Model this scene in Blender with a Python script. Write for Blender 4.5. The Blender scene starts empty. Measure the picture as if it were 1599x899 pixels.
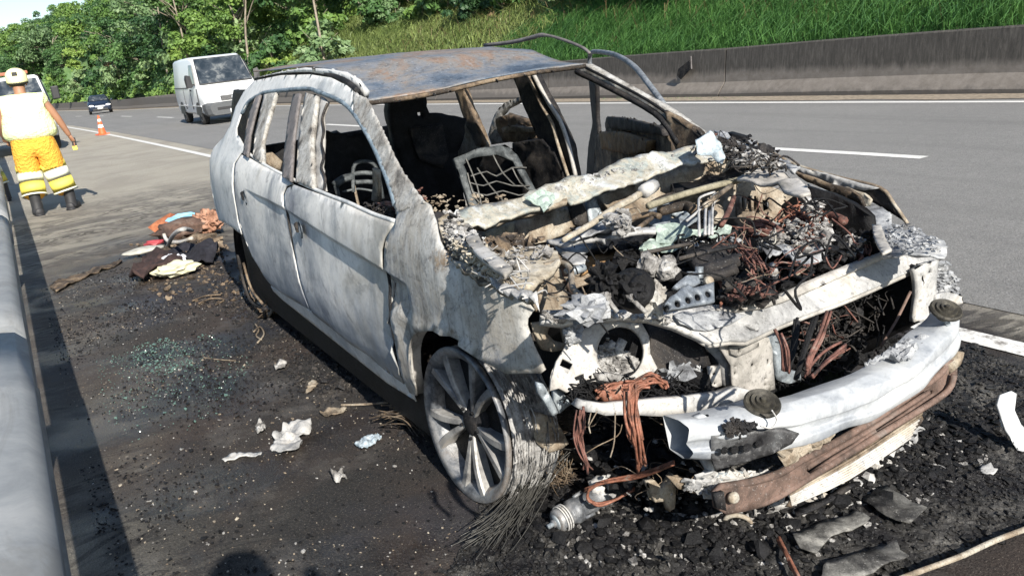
import bpy, bmesh, math, random
import numpy as np
from mathutils import Vector, Matrix, noise
from mathutils.geometry import delaunay_2d_cdt
R = math.radians
random.seed(7); rng = np.random.default_rng(7)
sc = bpy.context.scene
col = sc.collection

# ---------------------------------------------------------------- camera, sky, sun, exposure
CAM = np.array([2.33973, -1.8544, 1.43403]); YAW, PIT, ROLL, F = 2.64596, 0.28377, -0.11603, 1333.339
fw = np.array([math.cos(PIT)*math.cos(YAW), math.cos(PIT)*math.sin(YAW), -math.sin(PIT)])
_r = np.cross(fw, [0, 0, 1.]); _r /= np.linalg.norm(_r); _u = np.cross(_r, fw)
rt = math.cos(ROLL)*_r+math.sin(ROLL)*_u; up = -math.sin(ROLL)*_r+math.cos(ROLL)*_u
cam = bpy.data.objects.new('camera', bpy.data.cameras.new('camera')); col.objects.link(cam)
m = Matrix(((rt[0], up[0], -fw[0], CAM[0]), (rt[1], up[1], -fw[1], CAM[1]), (rt[2], up[2], -fw[2], CAM[2]), (0, 0, 0, 1)))
cam.matrix_world = m
cam.data.sensor_width = 36; cam.data.lens = 36*F/1599; cam.data.clip_start = .05; cam.data.clip_end = 6000
sc.camera = cam
SUN_EL, SUN_AZ = R(31.5), R(-7.5)          # azimuth of the sun measured from +X
w = bpy.data.worlds.new('World'); sc.world = w; w.use_nodes = True
nt = w.node_tree; bg = nt.nodes['Background']
sky = nt.nodes.new('ShaderNodeTexSky'); sky.sky_type = 'NISHITA'; sky.sun_disc = False
sky.dust_density = .4; sky.ozone_density = 2.; sky.sun_elevation = SUN_EL; sky.sun_rotation = math.pi/2-SUN_AZ
nt.links.new(sky.outputs[0], bg.inputs[0]); bg.inputs[1].default_value = .088
sl = bpy.data.lights.new('sun', 'SUN'); sl.energy = 5.0; sl.angle = R(.53); sl.color = (1, .94, .845)
so = bpy.data.objects.new('sun', sl); col.objects.link(so)
sd = Vector((math.cos(SUN_EL)*math.cos(SUN_AZ), math.cos(SUN_EL)*math.sin(SUN_AZ), math.sin(SUN_EL)))
so.rotation_euler = sd.to_track_quat('Z', 'Y').to_euler()
sc.view_settings.view_transform = 'Standard'; sc.view_settings.look = 'None'
sc.view_settings.exposure = .76; sc.view_settings.gamma = 1

# ---------------------------------------------------------------- helpers
def ray(x, y): return fw+rt*(x-799.5)/F-up*(y-449.5)/F
def px(x, y, X=None, Y=None, Z=None, D=None, pl=None):
    """the point of the place that shows at photograph position x, y and lies on the given plane"""
    d = ray(x, y)
    if X is not None: t = (X-CAM[0])/d[0]
    elif Y is not None: t = (Y-CAM[1])/d[1]
    elif Z is not None: t = (Z-CAM[2])/d[2]
    elif D is not None: t = D
    else:
        p0, n = pl; t = np.dot(np.array(p0)-CAM, n)/np.dot(d, n)
    return Vector(CAM+d*t)
def pl3(a, b, c):
    a, b, c = Vector(a), Vector(b), Vector(c); n = (b-a).cross(c-a).normalized(); return (a, n)
def tag(o, label=None, cat=None, group=None, kind=None):
    if label: o['label'] = label
    if cat: o['category'] = cat
    if group: o['group'] = group
    if kind: o['kind'] = kind
    return o
def empty(name, loc=(0, 0, 0), rz=0, **k):
    o = bpy.data.objects.new(name, None); col.objects.link(o); o.location = loc; o.rotation_euler.z = rz
    o.empty_display_size = .2
    return tag(o, **k)
def link(name, me, mat, parent=None, smooth=False, world=True):
    if mat: me.materials.append(mat)
    o = bpy.data.objects.new(name, me); col.objects.link(o)
    if parent: o.parent = parent
    if smooth: me.polygons.foreach_set('use_smooth', [True]*len(me.polygons))
    me.update(); return o
def copy_tree(o, parent=None):
    c = o.copy(); col.objects.link(c); c.parent = parent
    for ch in list(o.children): copy_tree(ch, c)
    return c
def cat(pts, n=6, closed=False):
    """smooth curve through points"""
    P = [Vector(p) for p in pts]
    if len(P) < 3: return P
    out = []
    for i in range(len(P)-1):
        a = P[max(i-1, 0)]; b = P[i]; c = P[i+1]; d = P[min(i+2, len(P)-1)]
        for k in range(n):
            t = k/n
            out.append(.5*((2*b)+(c-a)*t+(2*a-5*b+4*c-d)*t*t+(3*b-a-3*c+d)*t**3))
    return out+[P[-1]]
class MB:
    def __init__(s): s.v = []; s.f = []
    def add(s, v, f):
        n = len(s.v); s.v += [tuple(p) for p in v]; s.f += [tuple(n+i for i in q) for q in f]; return s
    def box(s, c, d, rot=None, taper=1, M=None):
        v = []
        for z in (-1, 1):
            k = taper if z > 0 else 1
            for x, y in ((-1, -1), (1, -1), (1, 1), (-1, 1)): v.append(Vector((x*d[0]/2*k, y*d[1]/2*k, z*d[2]/2)))
        if rot is not None:
            Rm = rot if isinstance(rot, Matrix) else Matrix.Rotation(rot, 3, 'Z'); v = [Rm@p for p in v]
        c = Vector(c)
        return s.add([p+c for p in v], [(0, 3, 2, 1), (4, 5, 6, 7), (0, 1, 5, 4), (1, 2, 6, 5), (2, 3, 7, 6), (3, 0, 4, 7)])
    def tube(s, pts, r, n=7, sm=4, cap=True):
        P = cat(pts, sm) if sm > 1 else [Vector(p) for p in pts]
        m = len(P); rr = r if callable(r) else (lambda t: r)
        t0 = (P[1]-P[0]).normalized(); a = t0.orthogonal().normalized(); v = []
        for i, p in enumerate(P):
            t = (P[min(i+1, m-1)]-P[max(i-1, 0)]).normalized()
            a = (a-t*a.dot(t)); a = a.normalized() if a.length > 1e-6 else t.orthogonal().normalized()
            b = t.cross(a); q = rr(i/(m-1))
            for k in range(n):
                an = 2*math.pi*k/n; v.append(p+(a*math.cos(an)+b*math.sin(an))*q)
        f = [(i*n+k, i*n+(k+1) % n, (i+1)*n+(k+1) % n, (i+1)*n+k) for i in range(m-1) for k in range(n)]
        if cap: f += [tuple(range(n))[::-1], tuple((m-1)*n+k for k in range(n))]
        return s.add(v, f)
    def lathe(s, prof, o, ax, n=24, close=False, cap=True):
        """prof: list of (radius, distance along axis)"""
        ax = Vector(ax).normalized(); a = ax.orthogonal().normalized(); b = ax.cross(a); o = Vector(o); v = []
        for r, h in prof:
            for k in range(n):
                an = 2*math.pi*k/n; v.append(o+ax*h+(a*math.cos(an)+b*math.sin(an))*r)
        m = len(prof)
        f = [(i*n+k, i*n+(k+1) % n, (i+1)*n+(k+1) % n, (i+1)*n+k) for i in range(m-1) for k in range(n)]
        if cap and prof[0][0] > 1e-4 and not close: f.append(tuple(range(n))[::-1])
        if cap and prof[-1][0] > 1e-4 and not close: f.append(tuple((m-1)*n+k for k in range(n)))
        if close: f += [((m-1)*n+k, (m-1)*n+(k+1) % n, (k+1) % n, k) for k in range(n)]
        return s.add(v, f)
    def lump(s, c, r, rough=.35, sub=2, freq=None, seed=0):
        bm = bmesh.new(); bmesh.ops.create_icosphere(bm, subdivisions=sub, radius=1)
        r = Vector(r) if hasattr(r, '__len__') else Vector((r, r, r)); c = Vector(c)
        o = Vector((seed*3.7, seed*1.3, seed*2.1)); fr = freq or 1.6
        v = []
        for q in bm.verts:
            k = 1+rough*noise.noise(q.co*fr+o)*2+rough*.5*noise.noise(q.co*fr*3+o)
            v.append(c+Vector((q.co.x*r.x, q.co.y*r.y, q.co.z*r.z))*k)
        f = [tuple(x.index for x in fc.verts) for fc in bm.faces]; bm.free()
        return s.add(v, f)
    def prism(s, pts, off):
        """closed polygon of 3D points pushed by a vector"""
        P = [Vector(p) for p in pts]; n = len(P); off = Vector(off)
        v = P+[p+off for p in P]
        return s.add(v, [tuple(range(n))[::-1], tuple(range(n, 2*n))]+[(k, (k+1) % n, n+(k+1) % n, n+k) for k in range(n)])
    def shard(s, c, r, seed=0, flat=.35):
        n = random.randint(4, 6); c = Vector(c)
        q = Matrix.Rotation(random.uniform(0, 6.3), 3, 'Z')@Matrix.Rotation(random.gauss(0, .5), 3, 'X')@Matrix.Rotation(random.gauss(0, .5), 3, 'Y')
        a0 = [2*math.pi*(k+random.uniform(-.3, .3))/n for k in range(n)]; rr = [r*random.uniform(.5, 1.2) for _ in a0]
        v = [c+q@Vector((math.cos(a)*t, math.sin(a)*t*.8, random.uniform(-.2, .2)*r)) for a, t in zip(a0, rr)]
        v += [p+q@Vector((0, 0, r*flat*random.uniform(.6, 1.3))) for p in v]
        return s.add(v, [tuple(range(n))[::-1], tuple(range(n, 2*n))]+[(k, (k+1) % n, n+(k+1) % n, n+k) for k in range(n)])
    def build(s, name, mat, parent=None, smooth=False, bevel=0, **k):
        me = bpy.data.meshes.new(name); me.from_pydata(s.v, [], s.f); me.validate()
        bm = bmesh.new(); bm.from_mesh(me); bmesh.ops.recalc_face_normals(bm, faces=bm.faces); bm.to_mesh(me); bm.free()
        o = link(name, me, mat, parent, smooth)
        if bevel: b = o.modifiers.new('b', 'BEVEL'); b.width = bevel; b.segments = 2; b.limit_method = 'ANGLE'
        return tag(o, **k)
def inpoly(x, y, P):
    c = False; n = len(P); j = n-1
    for i in range(n):
        xi, yi = P[i]; xj, yj = P[j]
        if (yi > y) != (yj > y) and x < (xj-xi)*(y-yi)/(yj-yi)+xi: c = not c
        j = i
    return c
def densify(P, st, rag=0, close=True):
    out = []
    n = len(P)
    for i in range(n if close else n-1):
        a, b = P[i], P[(i+1) % n]; L = math.hypot(b[0]-a[0], b[1]-a[1]); k = max(1, int(L/st+.5))
        for j in range(k):
            t = j/k; x = a[0]+(b[0]-a[0])*t; y = a[1]+(b[1]-a[1])*t
            if rag and j: x += random.uniform(-rag, rag); y += random.uniform(-rag, rag)
            out.append((x, y))
    if not close: out.append(tuple(P[-1]))
    return out
def sheet(name, out2, surf, mat, parent=None, holes=(), st=.03, th=.003, cr=0, cs=12, rag=0, lines=(), smooth=True, fold=0, **kw):
    """sheet metal: outline in surface coordinates, surf maps them to the place; crumple by noise"""
    ext = max(max(p[0] for p in out2)-min(p[0] for p in out2), max(p[1] for p in out2)-min(p[1] for p in out2))
    if ext > 6: print('BIG', name, ext); st = max(st, ext/60)
    O = densify(out2, st, rag); H = [densify(h, st*.6) for h in holes]
    pts = []; edges = []
    for L in [O]+H:
        n0 = len(pts); pts += L; edges += [(n0+i, n0+(i+1) % len(L)) for i in range(len(L))]
    for L in lines:
        L = [q for q in densify(L, st, close=False) if inpoly(q[0], q[1], O)]
        if len(L) > 1: n0 = len(pts); pts += L; edges += [(n0+i, n0+i+1) for i in range(len(L)-1)]
    xs = [p[0] for p in O]; ys = [p[1] for p in O]
    y = min(ys)+st*.5; row = 0; base = np.array(pts)
    while y < max(ys):
        x = min(xs)+st*.5*(1+row % 2)
        while x < max(xs):
            q = (x+random.uniform(-.2, .2)*st, y+random.uniform(-.2, .2)*st)
            if inpoly(q[0], q[1], O) and not any(inpoly(q[0], q[1], h) for h in H):
                if np.min((base[:, 0]-q[0])**2+(base[:, 1]-q[1])**2) > (st*.4)**2: pts.append(q)
            x += st
        y += st*.87; row += 1
    V, E_, Fc, _, _, _ = delaunay_2d_cdt([Vector(p) for p in pts], edges, [], 0, 1e-7)
    faces = []
    for f in Fc:
        cx = sum(V[i][0] for i in f)/3; cy = sum(V[i][1] for i in f)/3
        if inpoly(cx, cy, O) and not any(inpoly(cx, cy, h) for h in H): faces.append(tuple(f))
    W = [Vector(surf(v[0], v[1])) for v in V]
    if cr:
        # normals estimated from the faces
        N = [Vector() for _ in W]
        for f in faces:
            n = (W[f[1]]-W[f[0]]).cross(W[f[2]]-W[f[0]])
            for i in f: N[i] += n
        W2 = []
        for p, n in zip(W, N):
            if n.length < 1e-12: W2.append(p); continue
            n = n.normalized(); q = p*cs
            d = noise.noise(q)+.5*noise.noise(q*2.3+Vector((5, 1, 2)))
            if fold: d += fold*(abs(noise.noise(q*1.1+Vector((9, 4, 7))))-.25)*2.5
            W2.append(p+n*d*cr+noise.noise_vector(q*.9)*cr*.35)
        W = W2
    used = sorted({i for f in faces for i in f}); mp = {i: k for k, i in enumerate(used)}
    me = bpy.data.meshes.new(name); me.from_pydata([W[i] for i in used], [], [tuple(mp[i] for i in f) for f in faces])
    bm = bmesh.new(); bm.from_mesh(me); bmesh.ops.recalc_face_normals(bm, faces=bm.faces)
    bm.to_mesh(me); bm.free()
    o = link(name, me, mat, parent, smooth)
    s = o.modifiers.new('s', 'SOLIDIFY'); s.thickness = th; s.offset = 0
    return tag(o, **kw)
def PS(name, pts, mat, parent=None, holes=(), X=None, Y=None, Z=None, pl=None, bow=None, **k):
    """piece of sheet whose outline is measured in the photograph and that stands on the given plane"""
    if X is not None: o, n = Vector((X, 0, 0)), Vector((1, 0, 0))
    elif Y is not None: o, n = Vector((0, Y, 0)), Vector((0, 1, 0))
    elif Z is not None: o, n = Vector((0, 0, Z)), Vector((0, 0, 1))
    else: o, n = Vector(pl[0]), Vector(pl[1]).normalized()
    a = n.orthogonal().normalized(); b = n.cross(a)
    def to2(q):
        p = px(q[0], q[1], pl=(o, n))-o; return (p.dot(a), p.dot(b))
    P = [to2(q) for q in pts]; H = [[to2(q) for q in h] for h in holes]
    if bow: f = lambda u, v: o+a*u+b*v+n*bow(o+a*u+b*v)
    else: f = lambda u, v: o+a*u+b*v
    return sheet(name, P, f, mat, parent, holes=H, **k)
def circ(cx, cy, rx, ry, n=14, rot=0):
    return [(cx+rx*math.cos(a)*math.cos(rot)-ry*math.sin(a)*math.sin(rot), cy+rx*math.cos(a)*math.sin(rot)+ry*math.sin(a)*math.cos(rot)) for a in [2*math.pi*i/n for i in range(n)]]

# ---------------------------------------------------------------- materials
class NT:
    def __init__(s, name):
        s.m = bpy.data.materials.new(name); s.m.use_nodes = True; s.t = s.m.node_tree
        s.b = s.t.nodes['Principled BSDF']; s.pos = s.n('ShaderNodeNewGeometry').outputs['Position']
    def n(s, t, **k):
        x = s.t.nodes.new(t)
        for a, v in k.items(): setattr(x, a, v)
        return x
    def l(s, a, b): s.t.links.new(a, b)
    def obj(s): s.pos = s.n('ShaderNodeTexCoord').outputs['Object']; return s
    def mapped(s, sc_=(1, 1, 1), rot=(0, 0, 0)):
        mp = s.n('ShaderNodeMapping'); mp.inputs['Scale'].default_value = sc_; mp.inputs['Rotation'].default_value = rot
        s.l(s.pos, mp.inputs[0]); return mp.outputs[0]
    def noise(s, scale, det=6, dist=0, rough=.6, vec=None):
        x = s.n('ShaderNodeTexNoise'); x.inputs['Scale'].default_value = scale; x.inputs['Detail'].default_value = det
        x.inputs['Distortion'].default_value = dist; x.inputs['Roughness'].default_value = rough
        s.l(vec or s.pos, x.inputs['Vector']); return x.outputs['Fac']
    def ramp(s, fac, stops, mode='LINEAR'):
        x = s.n('ShaderNodeValToRGB'); x.color_ramp.interpolation = mode; e = x.color_ramp.elements
        while len(e) < len(stops): e.new(.5)
        for q, (p, c) in zip(e, stops):
            q.position = p; q.color = (c[0], c[1], c[2], 1) if hasattr(c, '__len__') else (c, c, c, 1)
        s.l(fac, x.inputs[0]); return x.outputs[0]
    def mix(s, f, a, b, mode='MIX'):
        x = s.n('ShaderNodeMix', data_type='RGBA', blend_type=mode)
        for sock, v in ((x.inputs[0], f), (x.inputs[6], a), (x.inputs[7], b)):
            if hasattr(v, 'links'): s.l(v, sock)
            elif hasattr(v, '__len__'): sock.default_value = (v[0], v[1], v[2], 1)
            else: sock.default_value = v
        return x.outputs[2]
    def math(s, op, a, b=0., c=None):
        x = s.n('ShaderNodeMath', operation=op)
        for sock, v in zip(x.inputs, (a, b) if c is None else (a, b, c)):
            if hasattr(v, 'links'): s.l(v, sock)
            else: sock.default_value = v
        return x.outputs[0]
    def mrange(s, v, a, b, c=0., d=1.):
        x = s.n('ShaderNodeMapRange'); s.l(v, x.inputs[0])
        for i, q in enumerate((a, b, c, d)): x.inputs[i+1].default_value = q
        return x.outputs[0]
    def xyz(s):
        x = s.n('ShaderNodeSeparateXYZ'); s.l(s.pos, x.inputs[0]); return x.outputs
    def out(s, colr=None, rough=.7, metal=0., bump=None, bs=.3, bd=.01, spec=None):
        for k, v in (('Base Color', colr), ('Roughness', rough), ('Metallic', metal)):
            if v is None: continue
            if hasattr(v, 'links'): s.l(v, s.b.inputs[k])
            elif hasattr(v, '__len__'): s.b.inputs[k].default_value = (v[0], v[1], v[2], 1)
            else: s.b.inputs[k].default_value = v
        if spec is not None: s.b.inputs['Specular IOR Level'].default_value = spec
        if bump is not None:
            x = s.n('ShaderNodeBump'); x.inputs['Strength'].default_value = bs; x.inputs['Distance'].default_value = bd
            s.l(bump, x.inputs['Height']); s.l(x.outputs[0], s.b.inputs['Normal'])
        return s.m
def plain(name, c, rough=.6, metal=0., var=.25, scale=20, bump=.15, bd=.003, obj=False, spec=None):
    t = NT(name)
    if obj: t.obj()
    f = t.noise(scale, 5); cc = t.ramp(f, [(.3, [x*(1-var) for x in c]), (.7, [min(1, x*(1+var)) for x in c])])
    return t.out(cc, rough, metal, t.noise(scale*3, 4), bump, bd, spec)
def burnt(name, cols, scale=4, rough=.75, metal=0., speck=.35, tide=.5, bump=.35, streak=0, bd=.006, dark=(.02, .018, .016), grime=.8, spec=.35, stain=False):
    """burnt sheet: ash and oxide patches, tide lines, soot specks, drip streaks"""
    t = NT(name)
    a = t.noise(scale, 9, .5, .68)
    base = t.ramp(a, [(.34+.32*i/(len(cols)-1), c) for i, c in enumerate(cols)])
    b = t.noise(scale*.5, 9, .7, .62)
    if tide:
        r = t.ramp(b, [(.40, 0), (.412, .7), (.43, 0), (.5, 0), (.508, 1), (.53, 0), (.6, 0), (.61, .8), (.63, 0)])
        br = t.math('MULTIPLY', t.math('MULTIPLY', r, tide), t.mrange(t.noise(scale*5, 4), .4, .6)); base = t.mix(br, base, [x*.35 for x in cols[0]])
    if stain:
        xyz = t.xyz(); wv = t.noise(3.2, 6, .8, .6)
        lowf = t.mrange(t.math('ADD', xyz['Z'], t.math('MULTIPLY', t.math('SUBTRACT', wv, .5), 1.3)), .62, .30, 0, .75)
        base = t.mix(lowf, base, (.24, .275, .315))
        fr = t.mrange(t.math('ADD', xyz['X'], t.math('MULTIPLY', t.math('SUBTRACT', t.noise(4.1, 7, 1.2, .6), .5), 1.6)), -.72, -.30, 0, .6)
        base = t.mix(fr, base, (.38, .355, .30))
    if streak:
        v = t.mapped((30, 30, 2.6)); s_ = t.ramp(t.noise(1, 6, .3, .65, v), [(.5, 0), (.62, 1)])
        base = t.mix(t.math('MULTIPLY', s_, streak), base, (.60, .60, .58))
        s2 = t.ramp(t.noise(1.3, 6, .3, .65, v), [(.36, 1), (.46, 0)]); base = t.mix(t.math('MULTIPLY', s2, streak*.8), base, (.10, .095, .09))
    gr = t.ramp(t.noise(scale*4.3, 10, .3, .78), [(.34, .38), (.5, .86), (.66, 1.0)])
    base = t.mix(grime, base, t.mix(1., base, gr, 'MULTIPLY'))
    sp = t.ramp(t.noise(scale*22, 4, 0, .7), [(.56, 0), (.64, 1)])
    base = t.mix(t.math('MULTIPLY', sp, speck), base, dark)
    wsp = t.ramp(t.noise(scale*31, 3, 0, .7), [(.62, 0), (.68, 1)])
    base = t.mix(t.math('MULTIPLY', wsp, speck*.7), base, (.58, .57, .55))
    h = t.math('ADD', t.noise(scale*9, 8, 0, .7), t.math('MULTIPLY', a, 1.5))
    return t.out(base, rough, metal, h, bump, bd, spec)
ASH, BLUE, WARM, RUST, BRN, SOOT = (.60, .63, .64), (.26, .32, .39), (.42, .39, .34), (.34, .15, .06), (.20, .15, .11), (.03, .028, .026)
M = {}
M['door'] = burnt('burnt_door_paint', [(.22, .23, .26), (.44, .45, .455), (.66, .65, .625), (.75, .735, .70), (.64, .615, .56)], 2.2, .6, 0, .14, .55, .2, .08, grime=.35, stain=True)
M['fender'] = burnt('burnt_fender_paint', [(.20, .215, .24), (.38, .37, .35), (.43, .40, .35), (.50, .485, .45), (.56, .555, .53), (.34, .25, .16)], 3.2, .7, 0, .35, .5, .35, .5)
M['side'] = burnt('burnt_side_paint', [(.38, .40, .42), (.60, .61, .60), (.71, .705, .685), (.75, .74, .71)], 2.6, .6, 0, .14, .3, .2, grime=.5)
M['pillar'] = burnt('burnt_pillar', [(.10, .09, .08), (.32, .30, .27), (.48, .47, .44), (.56, .55, .53)], 8, .8, 0, .5, .4, .5)
M['roof'] = burnt('burnt_roof', [(.05, .07, .10), (.10, .13, .17), (.17, .19, .22), (.22, .21, .20), (.25, .17, .12), (.30, .30, .30)], 2.2, .6, .1, .45, .3, .25, grime=.6)
M['tan'] = burnt('scorched_steel', [(.05, .04, .03), (.22, .17, .12), (.36, .31, .24), (.46, .44, .38)], 7, .75, 0, .5, .3, .4)
M['white'] = burnt('ash_white_steel', [(.20, .19, .17), (.37, .35, .32), (.46, .44, .41), (.50, .49, .47)], 4, .65, 0, .35, .3, .25, grime=.45)
M['beam'] = burnt('pale_aluminium_beam', [(.22, .24, .27), (.42, .44, .46), (.54, .555, .56)], 4, .5, .1, .1, .15, .2, grime=.35)
M['bar'] = burnt('ashy_support_bar', [(.20, .20, .20), (.38, .38, .375), (.50, .49, .47), (.50, .45, .37)], 4, .65, 0, .4, .35, .3, grime=.5)
M['alu'] = burnt('melted_aluminium', [(.08, .08, .085), (.24, .25, .265), (.40, .41, .42), (.52, .52, .51)], 9, .65, .1, .5, .3, .5, grime=.6)
M['rust'] = burnt('rusted_steel', [(.045, .035, .03), (.12, .082, .066), (.19, .125, .10), (.20, .165, .145)], 6, .8, 0, .4, .2, .4)
M['rustor'] = burnt('orange_rust', [(.07, .05, .035), (.22, .13, .06), (.33, .20, .09), (.22, .18, .14)], 8, .85, 0, .5, .4, .4)
M['soot'] = burnt('sooty_steel', [(.006, .006, .007), (.018, .018, .02), (.045, .04, .037), (.085, .075, .065)], 7, .75, 0, .3, .2, .4, spec=.2)
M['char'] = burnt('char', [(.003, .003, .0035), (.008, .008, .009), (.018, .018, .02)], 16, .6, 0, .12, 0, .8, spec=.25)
M['brownsoot'] = burnt('brown_soot_panel', [(.012, .010, .009), (.06, .045, .033), (.18, .13, .085), (.30, .24, .17)], 6, .8, 0, .5, .3, .4)
M['trim'] = burnt('grey_trim', [(.12, .11, .11), (.17, .155, .15), (.22, .20, .20)], 9, .7, 0, .15, .2, .2)
M['towr'] = burnt('pale_ochre_steel', [(.16, .12, .08), (.38, .33, .25), (.50, .45, .36), (.56, .54, .49)], 8, .7, 0, .4, .3, .4)
M['copper'] = burnt('bare_copper_wire', [(.05, .03, .025), (.22, .095, .06), (.34, .14, .09), (.38, .27, .21)], 28, .6, .2, .2, 0, .3)
M['dcopper'] = burnt('dull_copper_wire', [(.02, .015, .014), (.12, .055, .042), (.20, .09, .07), (.26, .2, .17)], 24, .75, 0, .2, 0, .3)
M['wire'] = plain('steel_cord', (.11, .108, .10), .5, .5, .5, 40, .2)
M['glassmelt'] = burnt('melted_glass', [(.22, .28, .25), (.36, .44, .39), (.46, .54, .48)], 12, .35, 0, .3, .3, .5)
M['ash'] = burnt('flaky_ash', [(.04, .04, .04), (.22, .21, .20), (.45, .44, .42), (.62, .61, .60)], 19, .9, 0, .5, 0, .8)
M['rim'] = burnt('scorched_alloy', [(.05, .055, .065), (.16, .17, .185), (.32, .32, .32), (.28, .24, .21)], 7, .5, .3, .25, .4, .25)
M['spoke'] = burnt('bare_alloy_spoke', [(.08, .08, .085), (.24, .235, .23), (.42, .41, .39), (.44, .41, .37)], 5, .45, .2, .15, .2, .15, grime=.5)
M['horn'] = burnt('sooty_horn', [(.02, .02, .017), (.06, .055, .045), (.12, .11, .085)], 20, .55, .3, .2, 0, .2)
M['ecasing'] = burnt('engine_casting', [(.14, .15, .16), (.30, .34, .37), (.42, .46, .48)], 9, .5, .3, .3, .2, .35)
M['intake'] = burnt('blue_grey_casting', [(.09, .105, .125), (.20, .225, .255), (.34, .36, .38)], 9, .5, .3, .25, .2, .3)

# ---------------------------------------------------------------- ground, road, shoulder, markings
def ys(x): u = -x; return 1.42-.012*u-.0002*u*u*(u > 0)-(.0004*(u-60)**2 if u > 60 else 0)
def gz(x, y=0):
    u = -x-3
    if u <= 0: return 0.
    return -.0065*u-.00006*u*u if u < 80 else -.904-.004*(u-80)
def strip(name, xs, f0, f1, dz, mat, nx=1, label=None, kind='structure', parent=None, rag=0):
    v = []; f = []
    for x in xs:
        for k in range(nx+1):
            y = f0(x)+(f1(x)-f0(x))*k/nx
            v.append((x, y+(random.uniform(-rag, rag) if k in (0, nx) else 0), gz(x, y)+dz))
    n = nx+1
    for i in range(len(xs)-1):
        for k in range(nx): f.append((i*n+k, i*n+k+1, (i+1)*n+k+1, (i+1)*n+k))
    me = bpy.data.meshes.new(name); me.from_pydata(v, [], f)
    bm = bmesh.new(); bm.from_mesh(me); bmesh.ops.recalc_face_normals(bm, faces=bm.faces)
    if sum(q.normal.z for q in bm.faces) < 0: bmesh.ops.reverse_faces(bm, faces=bm.faces)
    bm.to_mesh(me); bm.free()
    o = link(name, me, mat, parent, True)
    return tag(o, label, kind=kind)
XS = list(np.arange(14, -12, -1.))+list(np.arange(-12, -60, -3.))+list(np.arange(-60, -320, -8.))
W1, W2 = 3.62, 7.3      # lane line and far edge line measured from the shoulder line
# road asphalt
t = NT('road_asphalt'); o_ = t.xyz()
fine = t.noise(140, 3, 0, .7); big = t.noise(.35, 4); mid = t.noise(9, 5, 0, .65)
c = t.ramp(fine, [(.3, (.085, .083, .079)), (.5, (.20, .196, .186)), (.7, (.36, .352, .335))])
c = t.mix(t.mrange(big, .35, .65, 0, .45), c, (.16, .155, .148))
c = t.mix(t.mrange(mid, .5, .75, 0, .35), c, (.28, .27, .255))
st_ = t.noise(1, 3, .2, .5, t.mapped((.12, 2.2, 1))); c = t.mix(t.mrange(st_, .5, .7, 0, .3), c, (.12, .116, .112))
wh = t.ramp(t.noise(55, 2, 0, .5), [(.70, 0), (.74, 1)]); c = t.mix(t.math('MULTIPLY', wh, .5), c, (.5, .5, .48))
M['road'] = t.out(c, .85, 0, t.math('ADD', fine, mid), .9, .007)
# shoulder asphalt with the burnt, wet patch
t = NT('shoulder_asphalt'); o_ = t.xyz()
fine = t.noise(110, 4, 0, .7); mid = t.noise(6, 6, .3, .65); big = t.noise(1.1, 5, .4, .6)
dry = t.ramp(fine, [(.3, (.26, .235, .185)), (.5, (.37, .34, .28)), (.72, (.47, .44, .37))])
dry = t.mix(t.mrange(t.noise(.9, 5, .6), .45, .62, 0, .5), dry, (.24, .215, .18))
fl = t.noise(1, 4, 1.1, .55, t.mapped((2.3, .75, 1), (0, 0, R(14))))
crk = t.ramp(fl, [(.37, 0), (.38, 1), (.41, 1), (.42, 0), (.455, 0), (.465, 1), (.49, 1), (.50, 0), (.54, 0), (.55, 1), (.58, 1), (.59, 0)])
crk = t.math('MULTIPLY', crk, t.mrange(t.noise(3.5, 5), .42, .50, 0, 1))
near = t.math('MULTIPLY', t.mrange(o_['X'], -11.5, -8.5), 1.)
dry = t.mix(t.math('MULTIPLY', t.math('MULTIPLY', crk, near), .9), dry, (.07, .062, .05))
wet = t.math('MULTIPLY', t.ramp(t.noise(1.7, 6, 1.0, .65, t.mapped((1, .6, 1))), [(.46, 0), (.54, 1)]), near)
dry = t.mix(t.math('MULTIPLY', wet, .8), dry, (.13, .118, .105))
bc = t.ramp(fine, [(.34, (.004, .0035, .0035)), (.52, (.014, .0125, .012)), (.72, (.055, .048, .042))])
bc = t.mix(t.mrange(big, .40, .58, 0, .75), bc, (.046, .030, .022))
bc = t.mix(t.mrange(t.noise(2.3, 8, .3, .7), .54, .66, 0, .6), bc, (.115, .105, .095))
bc = t.mix(t.mrange(t.noise(.9, 6, .5, .6), .50, .60, 0, .55), bc, (.018, .020, .030))
bc = t.mix(t.mrange(mid, .52, .75, 0, .6), bc, (.006, .006, .007))
sp = t.ramp(t.noise(170, 2, 0, .5), [(.63, 0), (.69, 1)]); bc = t.mix(t.math('MULTIPLY', sp, .42), bc, (.30, .27, .22))
edge = t.math('ADD', o_['X'], t.math('MULTIPLY', t.math('SUBTRACT', t.noise(1.3, 6, .5, .65), .5), 3.6))
burn = t.math('ADD', t.mrange(edge, -9.6, -6.6, 0, .38), t.mrange(edge, -6.9, -4.4, 0, .62))
lat = t.math('ADD', o_['Y'], t.math('MULTIPLY', t.math('SUBTRACT', t.noise(2.6, 6), .5), 1.1)); lat = t.mrange(lat, 1.75, 1.45)
lft = t.mrange(t.math('ADD', o_['Y'], t.math('MULTIPLY', t.math('SUBTRACT', t.noise(2.1, 6), .5), 1.4)), -2.2, -1.35, .70, 1)
burn = t.math('MULTIPLY', t.math('MULTIPLY', burn, lat), lft)
c = t.mix(burn, dry, bc)
pud = t.math('MULTIPLY', t.ramp(t.noise(1.7, 4, .6, .5), [(.46, 0), (.60, 1)]), burn)
ro = t.math('SUBTRACT', .85, t.math('MULTIPLY', pud, .56))
bmp = t.math('MULTIPLY', t.math('ADD', fine, t.math('MULTIPLY', mid, 1.5)), t.math('SUBTRACT', 1., t.math('MULTIPLY', pud, .55)))
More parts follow.
